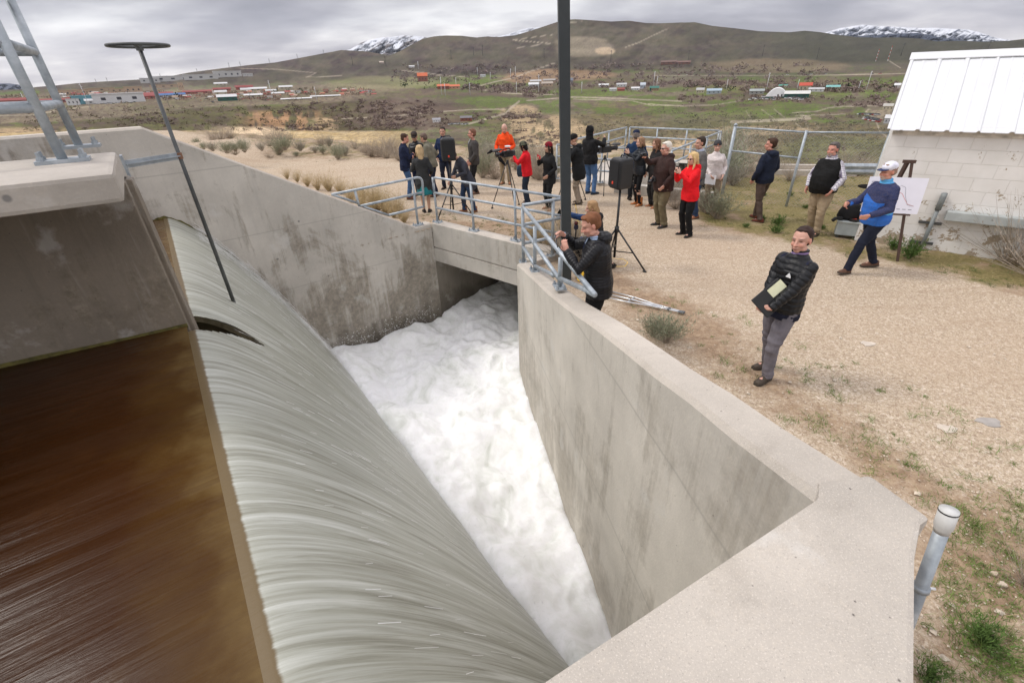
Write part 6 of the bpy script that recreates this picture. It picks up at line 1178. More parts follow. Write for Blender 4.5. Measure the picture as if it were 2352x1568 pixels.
protos = {'sage': [shrub('sagebrush', 110, .55, .5, LEAF, 16, .05, 1), shrub('sagebrush', 120, .48, .5, LEAF2, 14, .045, 2)],
          'dry': [shrub('dry_shrub', 170, .62, .5, LEAF2, 2, .03, 3, .35), shrub('dry_shrub', 190, .50, .5, TWIG, 3, .03, 4, .3)],
          'straw': [shrub('dry_grass_clump', 220, .52, .3, STRAW, 1, .04, 5, .9, STRAW, .0028)], 'weed': [shrub('green_weed', 70, .22, .3, LEAFG, 12, .045, 6, .3, LEAFG, .002)]}
used = {}
def plant(kind, u, v, s_, label, group, z=None):
    pr = protos[kind]; k = rnd.randrange(len(pr)); p = pr[k]; q = at(u, v, 0); z_ = float(pad_z(np.array([q.x]), np.array([q.y]))[0]); q = at(u, v, z_) if z_ < -.02 or z_ > .02 else q
    if q.y < 9 and q.x < 1: return
    o = p if (kind, k) not in used else copy_tree(p); used[(kind, k)] = 1
    o.location = (q.x, q.y, z_); o.rotation_euler = (0, 0, rnd.uniform(0, 6.28)); o.scale = (s_*rnd.uniform(.9, 1.2), s_*rnd.uniform(.9, 1.2), s_*rnd.uniform(.85, 1.1)); tag(o, label, {'sage': 'sagebrush', 'dry': 'shrub', 'straw': 'grass clump', 'weed': 'weed'}[kind], group)
rnd = random.Random(21)
kA = lambda x, y: ((500+x/3.36)*.784, (340+y/3.36)*.784)
for x, y, s_ in ((270, 300, .9), (420, 345, 1.1), (560, 370, 1.2), (730, 360, 1.1), (900, 345, 1.0), (1080, 365, 1.3), (1130, 340, 1.4), (1280, 345, 1.3), (1345, 3812, 1.3), (1070, 395, .7), (1240, 400, .6), (1650, 430, 1.5), (1720, 395, 1.3), (1500, 372, .9), (330, 330, .8), (640, 350, .8), (1420, 360, .9), (1560, 300, 1.2)):
    plant('sage', *kA(x, y), s_*.72, 'pale green sagebrush at the gravel edge beyond the sloping left wall', 'sagebrush bushes beyond the left wall')
for x, y, s_ in ((500, 240, 1.6), (590, 225, 1.7), (420, 250, 1.3), (1000, 270, 1.8), (1080, 240, 1.7), (980, 300, 1.3), (1480, 300, 1.4), (1180, 265, 1.5), (820, 260, 1.2), (1980, 400, 1.6), (2060, 390, 1.8), (2130, 420, 1.7), (2210, 390, 1.8), (2160, 330, 1.9), (1920, 370, 1.4), (2250, 440, 1.3), (1820, 330, 1.2), (640, 385, .9), (970, 425, .8)):
    plant('dry', *kA(x, y), s_*.8, 'bare grey-brown shrub on the rise beyond the sloping left wall', 'bare shrubs beyond the left wall')
for x, y, s_ in ((1150, 620, .7), (1250, 650, .8), (1350, 690, .8), (1450, 730, .9), (1560, 740, 1.0), (1680, 770, 1.0), (1780, 850, 1.0), (1880, 900, 1.1), (1960, 960, 1.1), (2040, 940, 1.2), (2120, 960, 1.1), (2200, 1000, 1.0), (2260, 990, .9), (2300, 1050, .7), (1900, 830, .9), (2020, 860, .9)):
    plant('straw', *kA(x, y), s_, 'dry straw-coloured grass clump along the outer foot of the left wall', 'straw clumps by the left railing')
kB = lambda x, y: ((950+x/3.36)*.784, (330+y/3.36)*.784)
for x, y, s_ in ((1560, 640, 1.3), (1620, 600, 1.5), (1680, 650, 1.1), (2080, 640, 1.5), (2130, 660, 1.4), (1590, 520, 1.5), (2100, 560, 1.6), (2060, 540, 1.6), (1900, 560, 1.4), (1640, 480, 1.5), (1560, 470, 1.4), (2230, 560, 1.4), (1480, 560, 1.2), (2260, 640, 1.1)):
    plant(rnd.choice(('sage', 'dry')), *kB(x, y), s_, 'grey-green shrub behind the press crowd near the orange jacket', 'shrubs behind the press crowd')
kC = lambda x, y: ((1550+x/3.92)*.784, (340+y/3.92)*.784)
for x, y, s_ in ((2250, 760, 1.7), (2180, 640, 1.9), (2300, 620, 1.9), (2230, 560, 1.8), (2330, 800, 1.2), (1690, 1060, 1.0), (1650, 960, 1.1), (2010, 1090, 1.0), (2160, 1170, .9), (1700, 900, 1.1), (2290, 480, 1.7), (2060, 1120, .7)):
    plant('sage' if rnd.random() < .7 else 'dry', *kC(x, y), s_, 'sagebrush between the woman in the cream sweater and the fence', 'sagebrush near the cream sweater')
kD = lambda x, y: ((2150+x/4.276)*.784, (350+y/4.276)*.784)
for x, y, s_ in ((690, 770, .85), (100, 720, 1.2), (1400, 690, 1.3), (1560, 700, 1.1), (1700, 690, 1.1), (200, 660, 1.0), (560, 680, .7), (350, 700, .8)):
    plant('dry', *kD(x, y), s_, 'bare twiggy bush along the chain-link fence', 'bare bushes along the fence')
for x, y, s_ in ((350, 1270, .5), (550, 1330, .8), (520, 1420, .6), (700, 960, .4), (900, 1110, .4), (150, 1350, .4), (380, 960, .3), (1100, 1380, .4)):
    plant('weed', *kD(x, y), s_, 'small green weed on the mossy ground near the vest man', 'weeds on the mossy ground')
for u, v, s_, kd in ((1290, 592, 1.3, 'dry'), (1330, 590, 1.3, 'dry'), (1262, 570, 1.1, 'straw'), (1345, 606, 1.0, 'dry'), (1318, 560, 1.2, 'straw'), (1240, 560, 1.0, 'straw'), (1285, 640, .7, 'dry'), (1225, 548, .9, 'straw'), (1300, 545, 1.0, 'straw')):
    plant(kd, u, v, s_, 'tangled dry bush around the foot of the lamp post', 'dry bushes around the lamp post')
plant('dry', 2318, 604, 1.5, 'bare twiggy bush against the white block wall at the right edge', None); plant('dry', 2385, 640, 1.6, 'bare bush cut by the right picture edge below the cable tray', None)
plant('weed', 2086, 594, 1.1, 'dense green weed at the foot of the easel', None); plant('weed', 2050, 574, .8, 'green weed against the wall left of the easel foot', None)
plant('weed', 2255, 1480, .62, 'leafy green weed on the gravel in the bottom right corner', None); plant('weed', 2130, 1560, .4, 'small green weed at the bottom edge beside the wall', None)
plant('dry', 2360, 1345, .5, 'dry twiggy bush at the right picture edge beside the leaning pipe', None); plant('sage', 1530, 785, .62, 'upright green tuft behind the right wall near the crutches', None); plant('sage', 1500, 770, .5, 'smaller green tuft behind the right wall beside its taller twin', None)
# grass tufts, straw litter and pebbles nobody could count
def scatter(name, m_, zones, n, blades, hgt, wid, lie, extra=(), kind='grass', label=''):
    V_, F_ = [], []
    pts = [at(u, v, 0) for u, v in extra]
    while len(pts) < n:
        z_ = rnd.choice(zones); us_ = [p[0] for p in z_]; vs_ = [p[1] for p in z_]; u, v = rnd.uniform(min(us_), max(us_)), rnd.uniform(min(vs_), max(vs_))
        if in_poly(np.array([u]), np.array([v]), z_)[0]: pts.append(at(u, v, 0))
    for p in pts:
        big_ = rnd.uniform(.5, 1.4)**1.5; zz = float(pad_z(np.array([p.x]), np.array([p.y]))[0])
        for b in range(blades):
            a = rnd.uniform(0, 2*PI); e = rnd.uniform(*lie); d = Vector((math.cos(a)*math.cos(e), math.sin(a)*math.cos(e), math.sin(e))); q = Vector((p.x+rnd.gauss(0, .035*big_), p.y+rnd.gauss(0, .035*big_), zz)); ribbon(V_, F_, q, d, hgt*big_*rnd.uniform(.5, 1.1), wid, Vector((rnd.uniform(-.3, .3), rnd.uniform(-.3, .3), -.25)), 2)
    mm = MB(); mm.v, mm.f = V_, F_; tag(mm.build(name, m_, None, True), label, kind, None, 'stuff')
Z1 = [(1440, 640), (1700, 740), (1880, 880), (2100, 1020), (2352, 1120), (2352, 1568), (2200, 1568), (2140, 1190), (1700, 860), (1400, 690)]; Z2 = ZONES_SOIL[1]; Z3 = [(880, 490), (985, 508), (1180, 552), (1280, 590), (1300, 520), (1100, 490)]; Z4 = [(2150, 1230), (2352, 1150), (2352, 1568), (2120, 1568)]; Z5 = ZONES_SOIL[3]
kE = lambda x, y: ((2000+x/2.352)*.784, (850+y/2.352)*.784)
tf = [kE(*q) for q in ((215, 180), (410, 190), (460, 235), (330, 300), (535, 405), (830, 390), (930, 510), (1000, 530), (1105, 520), (1195, 500), (1100, 625), (1020, 655), (740, 700), (1380, 690), (1350, 690), (1565, 680), (1670, 735), (1865, 840), (1720, 850), (1575, 870), (930, 930), (1060, 1030), (1280, 890), (1280, 950), (2110, 1090), (2280, 1195), (2140, 1125), (1800, 1040), (1870, 985), (1940, 910), (1300, 1260), (230, 580), (260, 600), (2260, 1075), (1090, 750), (860, 545), (1035, 690), (700, 890), (760, 900))]
scatter('grass', plain('grass_blade', (.15, .22, .05), .8, var=.35, scale=9), [Z1, Z1, Z1, Z1, Z4], 250, 26, .075, .0022, (.5, 1.4), tf, 'grass', 'scattered small green grass tufts on the soil beside the concrete')
scatter('grass', plain('mossy_blade', (.14, .16, .05), .85, var=.4, scale=9), [Z2, Z2, Z2, Z5, Z3], 520, 18, .08, .003, (.3, 1.3), (), 'grass', 'low mossy green grass on the ground by the building and fence')
scatter('dry_grass', STRAW, [Z1, Z2, Z2, Z3, Z5, Z5], 800, 7, .10, .0016, (.0, .5), (), 'dry grass', 'loose straw and dead stalks lying on the soil')
V_, F_ = [], []
mm = MB()
for i in range(2600):
    if i < 1500: u, v = rnd.uniform(1500, 2400), rnd.uniform(700, 1568)
    else: u, v = rnd.uniform(1000, 2300), rnd.uniform(420, 900)
    p = at(u, v, 0)
    if in_poly(np.array([p.x]), np.array([p.y]), hole)[0] or (p.x-.4 < np.interp(p.y, [1, 8], [1.6, .6])) and p.y < 9: continue
    r = rnd.uniform(.005, .012)*(1+2.0*(rnd.random() < .03)); a = rnd.uniform(0, PI); k = len(mm.v)
    c_, s_ = math.cos(a), math.sin(a); E_ = [(1, 0, 0), (0, .75, 0), (-1, 0, 0), (0, -.75, 0), (.1, .05, .55)]
    mm.add([(p.x+(x*c_-y*s_)*r, p.y+(x*s_+y*c_)*r, .001+z*r) for x, y, z in E_], [(0, 1, 4), (1, 2, 4), (2, 3, 4), (3, 0, 4)])
tag(mm.build('pebbles', plain('pebble', (.56, .48, .38), .8, var=.45, scale=30)), 'loose pale pebbles strewn over the gravel', 'pebbles', None, 'stuff')
for (u, v, r, col_, lb_) in ((2271, 970, .11, (.36, .33, .30), 'flat grey stone lying in the gravel at far right'), (2175, 985, .09, (.52, .45, .37), 'small flat tan stone beside a grass tuft at right'), (1993, 790, .09, (.55, .48, .4), 'pale flat stone right of the man with the folder'), (2300, 1343, .03, (.5, .42, .33), 'rounded pale cobble beside the dry bush'), (2282, 1318, .025, (.5, .4, .3), 'smaller rounded cobble left of its pale twin')):
    p = at(u, v, 0); mm = MB(); n = 11; ph = rnd.uniform(0, 6); rr_ = [r*(1+.18*math.sin(3*2*PI*i/n+ph)+.1*math.sin(5*2*PI*i/n)) for i in range(n)]; hh_ = .25 if r < .06 else .05
    mm.loft([[p+Vector((math.cos(2*PI*i/n)*rr_[i]*k, math.sin(2*PI*i/n)*rr_[i]*.7*k, z*r)) for i in range(n)] for z, k in ((-.1, .9), (hh_*2, 1), (hh_*3, .8))]); tag(mm.build('stone', pm('stone', col_, .85, var=.2), smooth=False), lb_, 'stone')
# ================================================================= FAR THINGS ON THE VALLEY FLOOR
def px2m(u, D): return D/F*math.cos(math.atan2(*ray(u, 250)[:2]))**1*.98
WM = {}
def fm(name, c): return pm(name, c, .8, var=.06, scale=.2)
def house(u, v, wp, hp, wc, rc, label, kind='gable', yaw=None, group=None, name='house', cat='house', win=True, dep=.6):
    P, D = terr(u, v); k = px2m(u, D); w_ = wp*k; h_ = max(hp*k, 2.2); d_ = min(w_*dep, 60); az = math.atan2(P.x, P.y); root = empty(name, P, -az+(yaw if yaw is not None else 0), label, cat, group)
    he = h_*(.62 if kind == 'gable' else .9); MB().prism([(-w_/2, -d_/2), (w_/2, -d_/2), (w_/2, d_/2), (-w_/2, d_/2)], -3, he).build('wall', fm('house_wall', wc), root); mm = MB()
    if kind == 'gable': mm.loft([[Vector((x, -d_*.56, he*.97)), Vector((x, 0, h_)), Vector((x, d_*.56, he*.97)), Vector((x, 0, h_-h_*.06))] for x in (-w_*.53, w_*.53)])
    else: mm.prism([(-w_*.52, -d_*.54), (w_*.52, -d_*.54), (w_*.52, d_*.54), (-w_*.52, d_*.54)], he, h_)
    mm.build('roof', fm('house_roof', rc), root)
    if win:
        for i in range(3 if w_ > 9 else 2): MB().box((-w_*.3+w_*.3*i, -d_/2-.05, he*.5), (w_*.09, .12, he*.32)).build('window', fm('dark_window', (.05, .05, .06)), root)
    return root
WHT, CRM, REDR, REDW, TANW, GRN, BLUR, GRYR, DKG, BRK = (.60, .60, .60), (.42, .37, .27), (.25, .055, .05), (.33, .11, .09), (.45, .33, .23), (.03, .10, .08), (.05, .13, .30), (.42, .42, .42), (.03, .07, .05), (.24, .09, .06)
z2x = lambda x0, x1, yb: (*z2_((x0+x1)/2, yb), (x1-x0)/3)
def hz2(x0, x1, y0, yb, wc, rc, label, kind='gable', **k): u, v, w_ = z2x(x0, x1, yb); house(u, v, w_, (yb-y0)/3, wc, rc, label, kind, dep=.35, **k)
T_ = 'distant town buildings on the left plateau'
hz2(705, 960, 232, 284, WHT, WHT, 'large white warehouse on the distant town edge left of the gate stem', 'flat', name='warehouse', cat='warehouse', group=T_)
hz2(620, 742, 262, 290, WHT, WHT, 'low white shed joined to the left of the big white warehouse', group=T_); hz2(545, 695, 246, 292, (.13, .30, .36), (.16, .36, .42), 'teal blue shed left of the big white warehouse', 'flat', group=T_); hz2(482, 545, 266, 302, WHT, GRYR, 'small white block left of the teal shed', 'flat', group=T_)
for (a, b, c, d, lb_) in ((960, 1160, 220, 244, 'long dark red roofed barracks behind the gate stem'), (1290, 1440, 204, 224, 'dark red roofed hall right of the gate stem'), (1485, 1580, 186, 204, 'red roofed building farther right in the distant town'), (1640, 1735, 172, 196, 'small red roofed building right end of the red roofs'), (940, 1060, 234, 262, 'red brick building right beside the big white warehouse'), (0, 150, 262, 292, 'red roofed row at the far left picture edge'), (300, 450, 262, 284, 'red roofed row seen between the grey railing posts')):
    hz2(a, b, c, d, REDW, REDR, lb_, name='barracks', cat='building', group=T_)
hz2(1090, 1255, 226, 250, (.55, .55, .55), BLUR, 'blue roofed shed right of the gate stem', group=T_); hz2(1518, 1625, 236, 272, GRN, WHT, 'dark green shed with a pale roof on the plateau edge', group=T_)
for (a, b, c, d, lb_) in ((1495, 1560, 206, 232, 'cream shed with white roof above the green shed'), (1670, 1725, 190, 216, 'small cream shed right of the red roofs'), (1730, 1830, 184, 206, 'long cream hall with white roof'), (1935, 2010, 172, 192, 'cream hall with white roof nearest the ravine'), (1700, 1800, 228, 248, 'long cream shed right of the dark green shed'), (1885, 1955, 216, 236, 'cream shed at the right end of the yard'), (1960, 2130, 254, 266, 'long low cream store row along the plateau edge'), (2160, 2330, 236, 247, 'farther half of the low cream store row'), (1840, 1900, 198, 214, 'pale hall behind the long cream hall'), (1490, 1560, 150, 168, 'small white house on the plain above the town')):
    hz2(a, b, c, d, CRM, WHT, lb_, group=T_)
for (a, b, c, d, lb_) in ((990, 1090, 122, 148, 'pale block at the left end of the far prison complex'), (1095, 1300, 108, 136, 'long pale cell block in the far complex'), (1300, 1480, 98, 126, 'second long pale block in the far complex'), (1485, 1548, 78, 112, 'tall pale block of the far complex'), (1550, 1655, 76, 106, 'right-hand block of the far complex'), (1680, 1712, 88, 104, 'round pale tank beside the far complex'), (1715, 1742, 88, 104, 'second pale tank beside the far complex')):
    hz2(a, b, c, d, (.50, .49, .47), (.56, .56, .55), lb_, 'flat', group='far pale complex below the hill', name='block_building', cat='building')
for (a, b, c, d, lb_) in ((430, 520, 206, 236, 'tan building behind the teal shed'), (525, 640, 200, 226, 'tan building above the teal shed'), (880, 970, 182, 212, 'tan building above the white warehouse'), (1240, 1268, 158, 196, 'tall narrow tan tower block'), (640, 770, 188, 206, 'far pale row above the white warehouse'), (780, 880, 192, 210, 'low tan row above the white warehouse'), (1060, 1200, 165, 182, 'far tan row above the red barracks')):
    hz2(a, b, c, d, TANW, TANW, lb_, 'flat', group=T_)
for i in range(150):
    u = rnd.uniform(130, 860); b0 = 240-(u-130)*.02; v = rnd.uniform(216-(u-130)*.012, b0-6); house(u, v, rnd.uniform(5, 13), rnd.uniform(3, 5.5), rnd.choice([(.45, .34, .25), (.5, .42, .33), (.55, .55, .53), (.36, .16, .12)]), rnd.choice([(.42, .30, .22), (.5, .48, .45), (.33, .08, .07), (.33, .08, .07), (.45, .17, .10)]), 'one of the small blurred houses scattered through the distant left town', rnd.choice(('gable', 'flat')), group='small houses of the distant left town', win=False)
def hz3(x0, x1, y0, yb, wc, rc, label, kind='gable', **k): u, v = z3((x0+x1)/2, yb); house(u, v, (x1-x0)/3, (yb-y0)/3, wc, rc, label, kind, **k)
CT = 'buildings in the middle valley'
for a in ((533, 592, 422, 468, BRK, (.55, .13, .05), 'red roofed pavilion house alone on the green bench'), (668, 740, 494, 522, BRK, (.52, .14, .07), 'long red roofed hall below the pavilion'), (740, 812, 496, 520, (.5, .3, .2), (.52, .14, .07), 'right wing of the long red roofed hall'), (1295, 1357, 482, 510, GRYR, WHT, 'white arched barn left of the lamp post'), (1305, 1372, 462, 484, TANW, GRYR, 'grey roofed farmhouse behind the arched barn'), (1385, 1452, 476, 502, TANW, (.35, .3, .25), 'tan farmhouse right of the arched barn'), (1395, 1470, 456, 478, TANW, (.3, .28, .26), 'farther tan farmhouse left of the lamp post'), (1540, 1592, 454, 492, (.22, .2, .2), (.15, .16, .19), 'dark roofed house just right of the lamp post'),
          (1778, 1837, 488, 504, WHT, WHT, 'low white trailer house on green grass'), (1850, 1892, 516, 534, WHT, GRYR, 'small white farm shed'), (1905, 1948, 516, 534, REDW, (.25, .06, .05), 'small dark red shed'), (2060, 2092, 484, 516, (.4, .45, .5), (.5, .55, .6), 'grey metal silo shed'), (2128, 2182, 506, 532, GRN, (.05, .16, .13), 'green roofed shed near the white power poles'), (632, 682, 724, 748, WHT, (.3, .3, .32), 'white house down on the valley floor above the seated heads'), (825, 897, 710, 738, BRK, (.16, .15, .16), 'brick house with grey roof down in the valley'), (470, 502, 362, 373, WHT, WHT, 'tiny white tank house on the hillside'), (1900, 1960, 484, 504, WHT, GRYR, 'white farm building with a pale yard'), (2000, 2050, 510, 528, WHT, WHT, 'white trailer among farm clutter'), (960, 992, 424, 438, WHT, (.3, .3, .3), 'small white house among trees'), (265, 290, 332, 342, (.6, .5, .42), (.6, .5, .42), 'tiny tan tank on the hillside')):
    hz3(*a, group=CT)
def hz4(x0, x1, y0, yb, wc, rc, label, kind='gable', **k): u, v = z4((x0+x1)/2, yb); house(u, v, (x1-x0)/2.727, (yb-y0)/2.727, wc, rc, label, kind, **k)
RT_ = 'buildings in the right valley'
for a in ((862, 985, 492, 528, GRN, (.55, .55, .52), 'long green walled barn right of the white dome'), (638, 712, 478, 504, (.3, .3, .28), (.30, .33, .32), 'grey roofed shed left of the white dome'), (370, 446, 476, 502, (.35, .4, .42), (.32, .40, .46), 'blue grey shed among the white clutter'), (945, 1008, 442, 482, CRM, (.45, .08, .05), 'house with a bright red roof behind the dome'), (1118, 1184, 454, 478, CRM, (.18, .40, .38), 'house with a pale teal roof'), (818, 862, 448, 464, CRM, (.08, .25, .20), 'small house with a dark teal roof'), (1545, 1608, 442, 468, WHT, WHT, 'white house near the metal roof edge'), (1470, 1522, 570, 604, CRM, (.42, .40, .36), 'cream two-storey house left of the metal roof'), (1478, 1532, 642, 688, GRYR, WHT, 'pale shed half hidden by the metal roof'), (300, 342, 472, 500, CRM, GRYR, 'small cream farmhouse among white clutter'), (1010, 1085, 468, 488, WHT, GRYR, 'white house beside the red roofed one'), (85, 165, 300, 318, (.2, .1, .07), (.16, .1, .08), 'brown ranch house on the dark far bench'), (166, 252, 302, 318, (.2, .1, .07), (.18, .1, .08), 'second brown ranch house on the dark far bench'), (20, 60, 462, 484, (.3, .2, .12), (.05, .15, .12), 'small green roofed cabin')):
    hz4(*a, group=RT_)
# white fabric dome hall
u, v = z4(800, 527); P, D = terr(u, v); k = px2m(u, D); az = math.atan2(P.x, P.y); root = empty('dome_hall', P, -az, 'white fabric dome hall with a green base in the right valley', 'hall', RT_); w_ = 110/2.727*k; h_ = 50/2.727*k
mm = MB(); prof_ = [(x, (1-abs(x)**2.2)) for x in [-1+i/8 for i in range(17)]]; mm.loft([[Vector((x*w_/2, y, h_*.16+z*h_*.84)) for x, z in prof_] for y in (-w_*.5, w_*.5)]); mm.build('canopy', fm('dome_white', (.80, .80, .80)), root, False); MB().box((0, 0, h_*.0), (w_*1.0, w_*.98, h_*.34)).build('base_wall', fm('dome_green', GRN), root)
for x in (.05, .22): MB().box((x*w_, -w_*.5-.2, h_*.28), (w_*.05, .3, h_*.22)).build('door', fm('dark_window', (.05, .05, .06)), root)
# poles
def pole(u0, v0, u1, v1, kind, label, group, r=None):
    P, D = terr(u1, v1); k = px2m(u1, D); top_ = at_dist(u0, v0, D); top_.x = P.x+(top_.x-P.x)*.35; top_.y = P.y+(top_.y-P.y)*.35; hgt = top_.z-P.z; r = r or .55*k*(1.0 if kind == 'white' else .8)
    root = empty('power_pole' if kind != 'mast' else 'radio_mast', P, -math.atan2(P.x, P.y), label, 'pole' if kind != 'mast' else 'mast', group)
    if kind == 'mast':
        n = 8
        for i in range(n): MB().tube([(0, 0, hgt*i/n), (0, 0, hgt*(i+1)/n)], r, 6).build('mast_section', fm('mast_red', (.5, .06, .04)) if i % 2 else fm('mast_white', (.7, .7, .7)), root)
        return
    m_ = {'white': fm('steel_white', (.66, .68, .70)), 'dark': fm('pole_dark', (.045, .04, .04)), 'grey': fm('pole_grey', (.22, .22, .22))}[kind]
    MB().tube([(0, 0, -2), (0, 0, hgt)], [r, r*.65], 6).build('pole', m_, root, True)
    if kind == 'dark':
        for z in (.86, .97): MB().box((0, 0, hgt*z), (hgt*.16, r, r*1.2)).build('cross_arm', m_, root)
    else:
        for z, sgn in ((.95, 1), (.88, -1), (.81, 1)): MB().tube([(0, 0, hgt*z), (sgn*hgt*.05, 0, hgt*(z+.01))], r*.4, 5).build('cross_arm', m_, root)
W_, D_ = 'white steel power poles across the valley', 'dark wooden power poles below the hills'
for a, b, c, d in ((685, 435, 693, 565), (713, 480, 718, 570), (885, 475, 888, 565), (1207, 470, 1208, 553), (1360, 420, 1360, 550), (1655, 470, 1655, 545), (1167, 380, 1167, 445), (1200, 365, 1200, 432), (2160, 398, 2150, 505), (2180, 430, 2172, 507), (792, 440, 793, 520), (532, 330, 532, 383), (937, 370, 938, 420), (1026, 405, 1028, 455)):
    pole(*z3(a, b), *z3(c, d), 'white', 'tall white steel power pole standing in the middle valley', W_)
for a, b, c, d in ((758, 370, 735, 488), (1400, 360, 1363, 478), (940, 412, 930, 475), (1330, 420, 1312, 482), (499, 412, 487, 475)): pole(*z4(a, b), *z4(c, d), 'white', 'tall white steel power pole in the right valley', W_+' right')
for a, b, c, d in ((757, 250, 758, 313), (972, 218, 975, 293), (1397, 240, 1397, 305), (1857, 255, 1856, 327), (307, 298, 309, 365), (75, 300, 80, 360), (910, 235, 912, 290)): pole(*z3(a, b), *z3(c, d), 'dark', 'dark wooden power pole below the brown hills', D_)
for a, b, c, d in ((252, 228, 248, 295), (725, 198, 712, 268), (1068, 215, 1053, 285), (1608, 185, 1580, 265), (2148, 170, 2113, 250)): pole(*z4(a, b), *z4(c, d), 'dark', 'dark wooden power pole on the far right bench', D_+' right')
pole(*z4(1447, 222), *z4(1422, 300), 'mast', 'left one of the two red and white radio masts', 'red and white radio masts', 2.2); pole(*z4(1527, 202), *z4(1497, 298), 'mast', 'right one of two red and white radio masts', 'red and white radio masts', 2.2)
for (a, b, c, d, kd, lb_) in ((538, 140, 625, 330, 'white', 'pale pole leaning over the plateau edge beside the grey railing'), (455, 180, 550, 330, 'grey', 'thin grey pole behind the grey railing post'), (1728, 200, 1732, 275, 'grey', 'thin grey pole among the cream sheds'), (1850, 130, 1880, 262, 'white', 'white pole in front of the long cream hall'), (2166, 175, 2188, 285, 'white', 'white pole above the cream store row'), (1140, 215, 1170, 318, 'grey', 'thin pole right of the gate stem'), (160, 215, 172, 280, 'white', 'white tower of the wind turbine at far left')): pole(*z2_(a, b), *z2_(c, d), kd, lb_, 'poles on the left plateau')
for x, hgt in ((665, 28), (743, 34), (1110, 30), (1360, 26), (1583, 40), (1660, 36), (1860, 36), (2052, 34), (2232, 30)):
    u, v = z2_(x, 0); v = float(SKY(u))+2; P, D = terr(u, v); k = px2m(u, D); root = empty('pylon', P, 0, 'tiny lattice pylon on the far left skyline', 'pylon', 'lattice pylons on the skyline'); hh_ = hgt/3*k*.8
    MB().tube([(-hh_*.1, 0, -5), (0, 0, hh_)], k*.22, 4).build('leg', fm('pylon_grey', (.2, .2, .21)), root); MB().tube([(hh_*.1, 0, -5), (0, 0, hh_)], k*.22, 4).build('leg', fm('pylon_grey', (.2, .2, .21)), root); MB().box((0, 0, hh_*.8), (hh_*.4, k*.2, k*.2)).build('cross_arm', fm('pylon_grey', (.2, .2, .21)), root)
# parked vehicles
carb = {}
def car(u, v, col, label, group, s_=1.0):
    P, D = terr(u, v); key = (col, s_)
    if key not in carb:
        root = empty('parked_car', P, 0); L_, W2, Hc = 4.6*s_, 1.9*s_, 1.5*s_
        MB().loft([[Vector((x*L_/2, y*W2/2, z*Hc)) for x, z in ((-1, .2), (-1, .6), (1, .55), (1, .2))] for y in (-1, 1)]).build('body', fm('car_paint', col), root); MB().loft([[Vector((x*L_/2, y*W2/2*.9, z*Hc)) for x, z in ((-.75, .6), (-.5, 1), (.25, 1), (.55, .57))] for y in (-1, 1)]).build('cabin', fm('car_glass', (.05, .055, .06)), root)
        carb[key] = root
    else: root = copy_tree(carb[key])
    root.location = P; root.rotation_euler = (0, 0, rnd.uniform(-.3, .3)+PI/2*(rnd.random() < .5)); tag(root, label, 'car', group)
cols_ = [(.6, .6, .6), (.08, .08, .09), (.3, .3, .32), (.35, .04, .04), (.72, .72, .72), (.05, .08, .15)]
for i in range(13): car(*z4(1325+i*9, 634+i*.3), cols_[i % 5], 'parked car in the upper row of the gravel car park', 'cars in the right valley car park', 1.2)
for i in range(12): car(*z4(1360+(i % 6)*15+rnd.uniform(-2, 2), 656+(i//6)*9+(i % 6)*3), cols_[(i*3) % 6], 'parked car in the lower rows of the gravel car park', 'cars in the lower car park rows', 1.2)
for i in range(8): car(*z3(1195+i*13, 783+rnd.uniform(-2, 4)-15), cols_[(i*2) % 6], 'car parked near the valley houses behind the crowd', 'cars by the valley houses', 1.1) if i < 0 else car(*z3(745+i*17, 764+rnd.uniform(-3, 3)), cols_[(i*2) % 6], 'car parked by the valley houses behind the crowd', 'cars by the valley houses', 1.1)
for i in range(44):
    x = 655+i*7.2 if i < 40 else 1300+i*4; car(*z2_(x, 296+rnd.uniform(-5, 4)-(i*.25)), rnd.choice([(.42, .33, .2), (.5, .42, .3), (.3, .26, .16), (.12, .14, .1), (.6, .6, .6)]), 'tan military vehicle in the long rank below the white warehouse', 'vehicles ranked on the plateau edge', 2.2)
for i in range(44): car(*z2_(1180+rnd.uniform(0, 720), 262+rnd.uniform(-14, 10)), rnd.choice([(.42, .33, .2), (.3, .26, .16), (.12, .14, .1), (.5, .12, .1), (.65, .65, .65)]), 'vehicle parked in the crowded yard below the red roofs', 'vehicles in the plateau yard', 2.2)
for i in range(26): car(*z4(630+rnd.uniform(0, 330), 534+rnd.uniform(-12, 8)), (.75, .75, .75), 'white wrapped bale pile beside the dome hall', 'white bales by the dome', 1.6)
for i in range(10): car(*z3(1840+rnd.uniform(0, 260), 526+rnd.uniform(-6, 6)), (.72, .72, .72), 'white vehicle or trailer in the farm clutter', 'white clutter on the farms', 1.6)
for x, y in ((1020, 382), (1110, 381), (190, 386), (240, 384), (300, 385), (380, 386), (415, 384), (870, 386), (1000, 386), (1400, 380), (1450, 379)): car(*z4(x, y), rnd.choice(cols_), 'vehicle driving along the far valley highway', 'vehicles on the far highway', 3.0)
